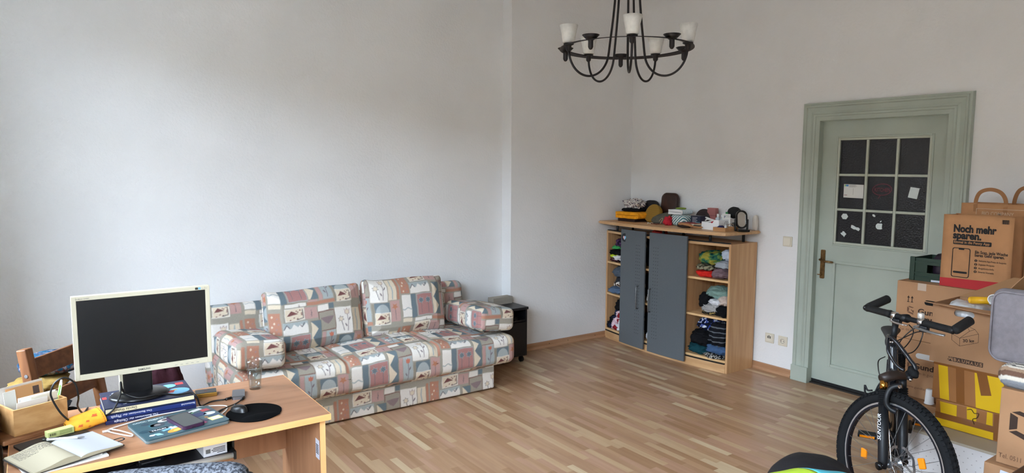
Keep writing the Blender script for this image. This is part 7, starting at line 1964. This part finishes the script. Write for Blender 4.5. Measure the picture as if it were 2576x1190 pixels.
# loop-shaped lamp bracket with its front lamp
G().tube(curve_pts([L(p) for p in ((3.34, 1.60, 0.895), (3.30, 1.582, 0.876), (3.28, 1.569, 0.844), (3.275, 1.545, 0.811), (3.27, 1.518, 0.787), (3.265, 1.485, 0.775))], 5), 0.0075, 8).build('lamp_bracket', bpaint, CK, smooth=True)
G().tube(curve_pts([L(p) for p in ((3.34, 1.60, 0.905), (3.31, 1.571, 0.906), (3.30, 1.537, 0.886), (3.29, 1.502, 0.856), (3.285, 1.472, 0.825), (3.28, 1.446, 0.801), (3.27, 1.438, 0.775))], 5), 0.0095, 8).build('lamp_bracket', bpaint, CK, smooth=True)
g = G()
for k in range(4):
    g.tube([L((3.285 - .004 * k, 1.462 - .007 * k, 0.79 - .004 * k)), L((3.265 - .004 * k, 1.455 - .007 * k, 0.775 - .004 * k))], 0.016, 10)
g.build('rubber_boot', rub, CK, smooth=True)
G().tube([L((3.285, 1.475, 0.765)), L((3.255, 1.455, 0.752)), L((3.245, 1.448, 0.748))], [0.014, 0.013, 0.010], 12).build('front_lamp', mblack, CK, smooth=True)
G().tube([L((3.245, 1.448, 0.748)), L((3.236, 1.442, 0.745))], [0.007, 0.006], 10).build('lamp_lens', chrome, CK, smooth=True)

# ---------------------------------------------------------------- bag and jacket in the foreground
t = crumple('duffel_bag', 'black duffel bag on the floor under the lime jacket', 'bag', (2.635, 1.535, 0.0), (0.40, 0.33, 0.50), mat('black_nylon', (22, 21, 26), rough=0.6, bump=0.1, bscale=60), 130, amp=0.03, freq=2, rotz=-0.45, e=0.8, nu=48, nv=24)
def jk(u, w):
    a = -0.9 + 1.8 * u; b = -1.05 + 1.9 * w
    x = 0.42 * math.sin(a) ; y = 0.30 * math.sin(b) - 0.06
    z = 0.505 - 0.10 * (x / 0.42) ** 2 * 1.0 - 0.16 * ((y + 0.06) / 0.30) ** 2 + 0.008 * mnoise.noise(Vector((x * 9, y * 9, 0.3))) + 0.010 * math.sin(14 * x + 6 * y) * 0.6
    e = max(abs(x) / 0.33, abs(y + 0.06) / 0.26)      # the hem falls to the floor
    k = min(1.0, max(0.0, (e - 0.62) / 0.38)); k = k * k * (3 - 2 * k)
    z -= 0.46 * k
    an = math.atan2(y + 0.06, x); w_ = k * (0.030 * math.sin(11 * an) + 0.014 * math.sin(23 * an + 1.0))
    return (x + w_ * math.cos(an), y + w_ * math.sin(an), max(z, -0.05 + 0.008 * math.sin(20 * x + 17 * y)))
t = thing('jacket', 'lime green and turquoise jacket thrown over the black bag', 'jacket', (2.335, 1.410, 0.058), -0.40)
lime = mat('lime_fabric', (186, 222, 60), rough=0.6, bump=0.1, bscale=20); cyan = mat('turquoise_fabric', (90, 200, 224), rough=0.6, bump=0.1, bscale=20)
def part_grid(u0, u1, nm, m):
    g = G().grid(lambda u, w: jk(u0 + (u1 - u0) * u, w), 24, 24); o = g.build(nm, m, t, smooth=True)
    md = o.modifiers.new('thickness', 'SOLIDIFY'); md.thickness = 0.006
part_grid(0.0, 0.57, 'lime_panel', lime); part_grid(0.57, 1.0, 'turquoise_panel', cyan)
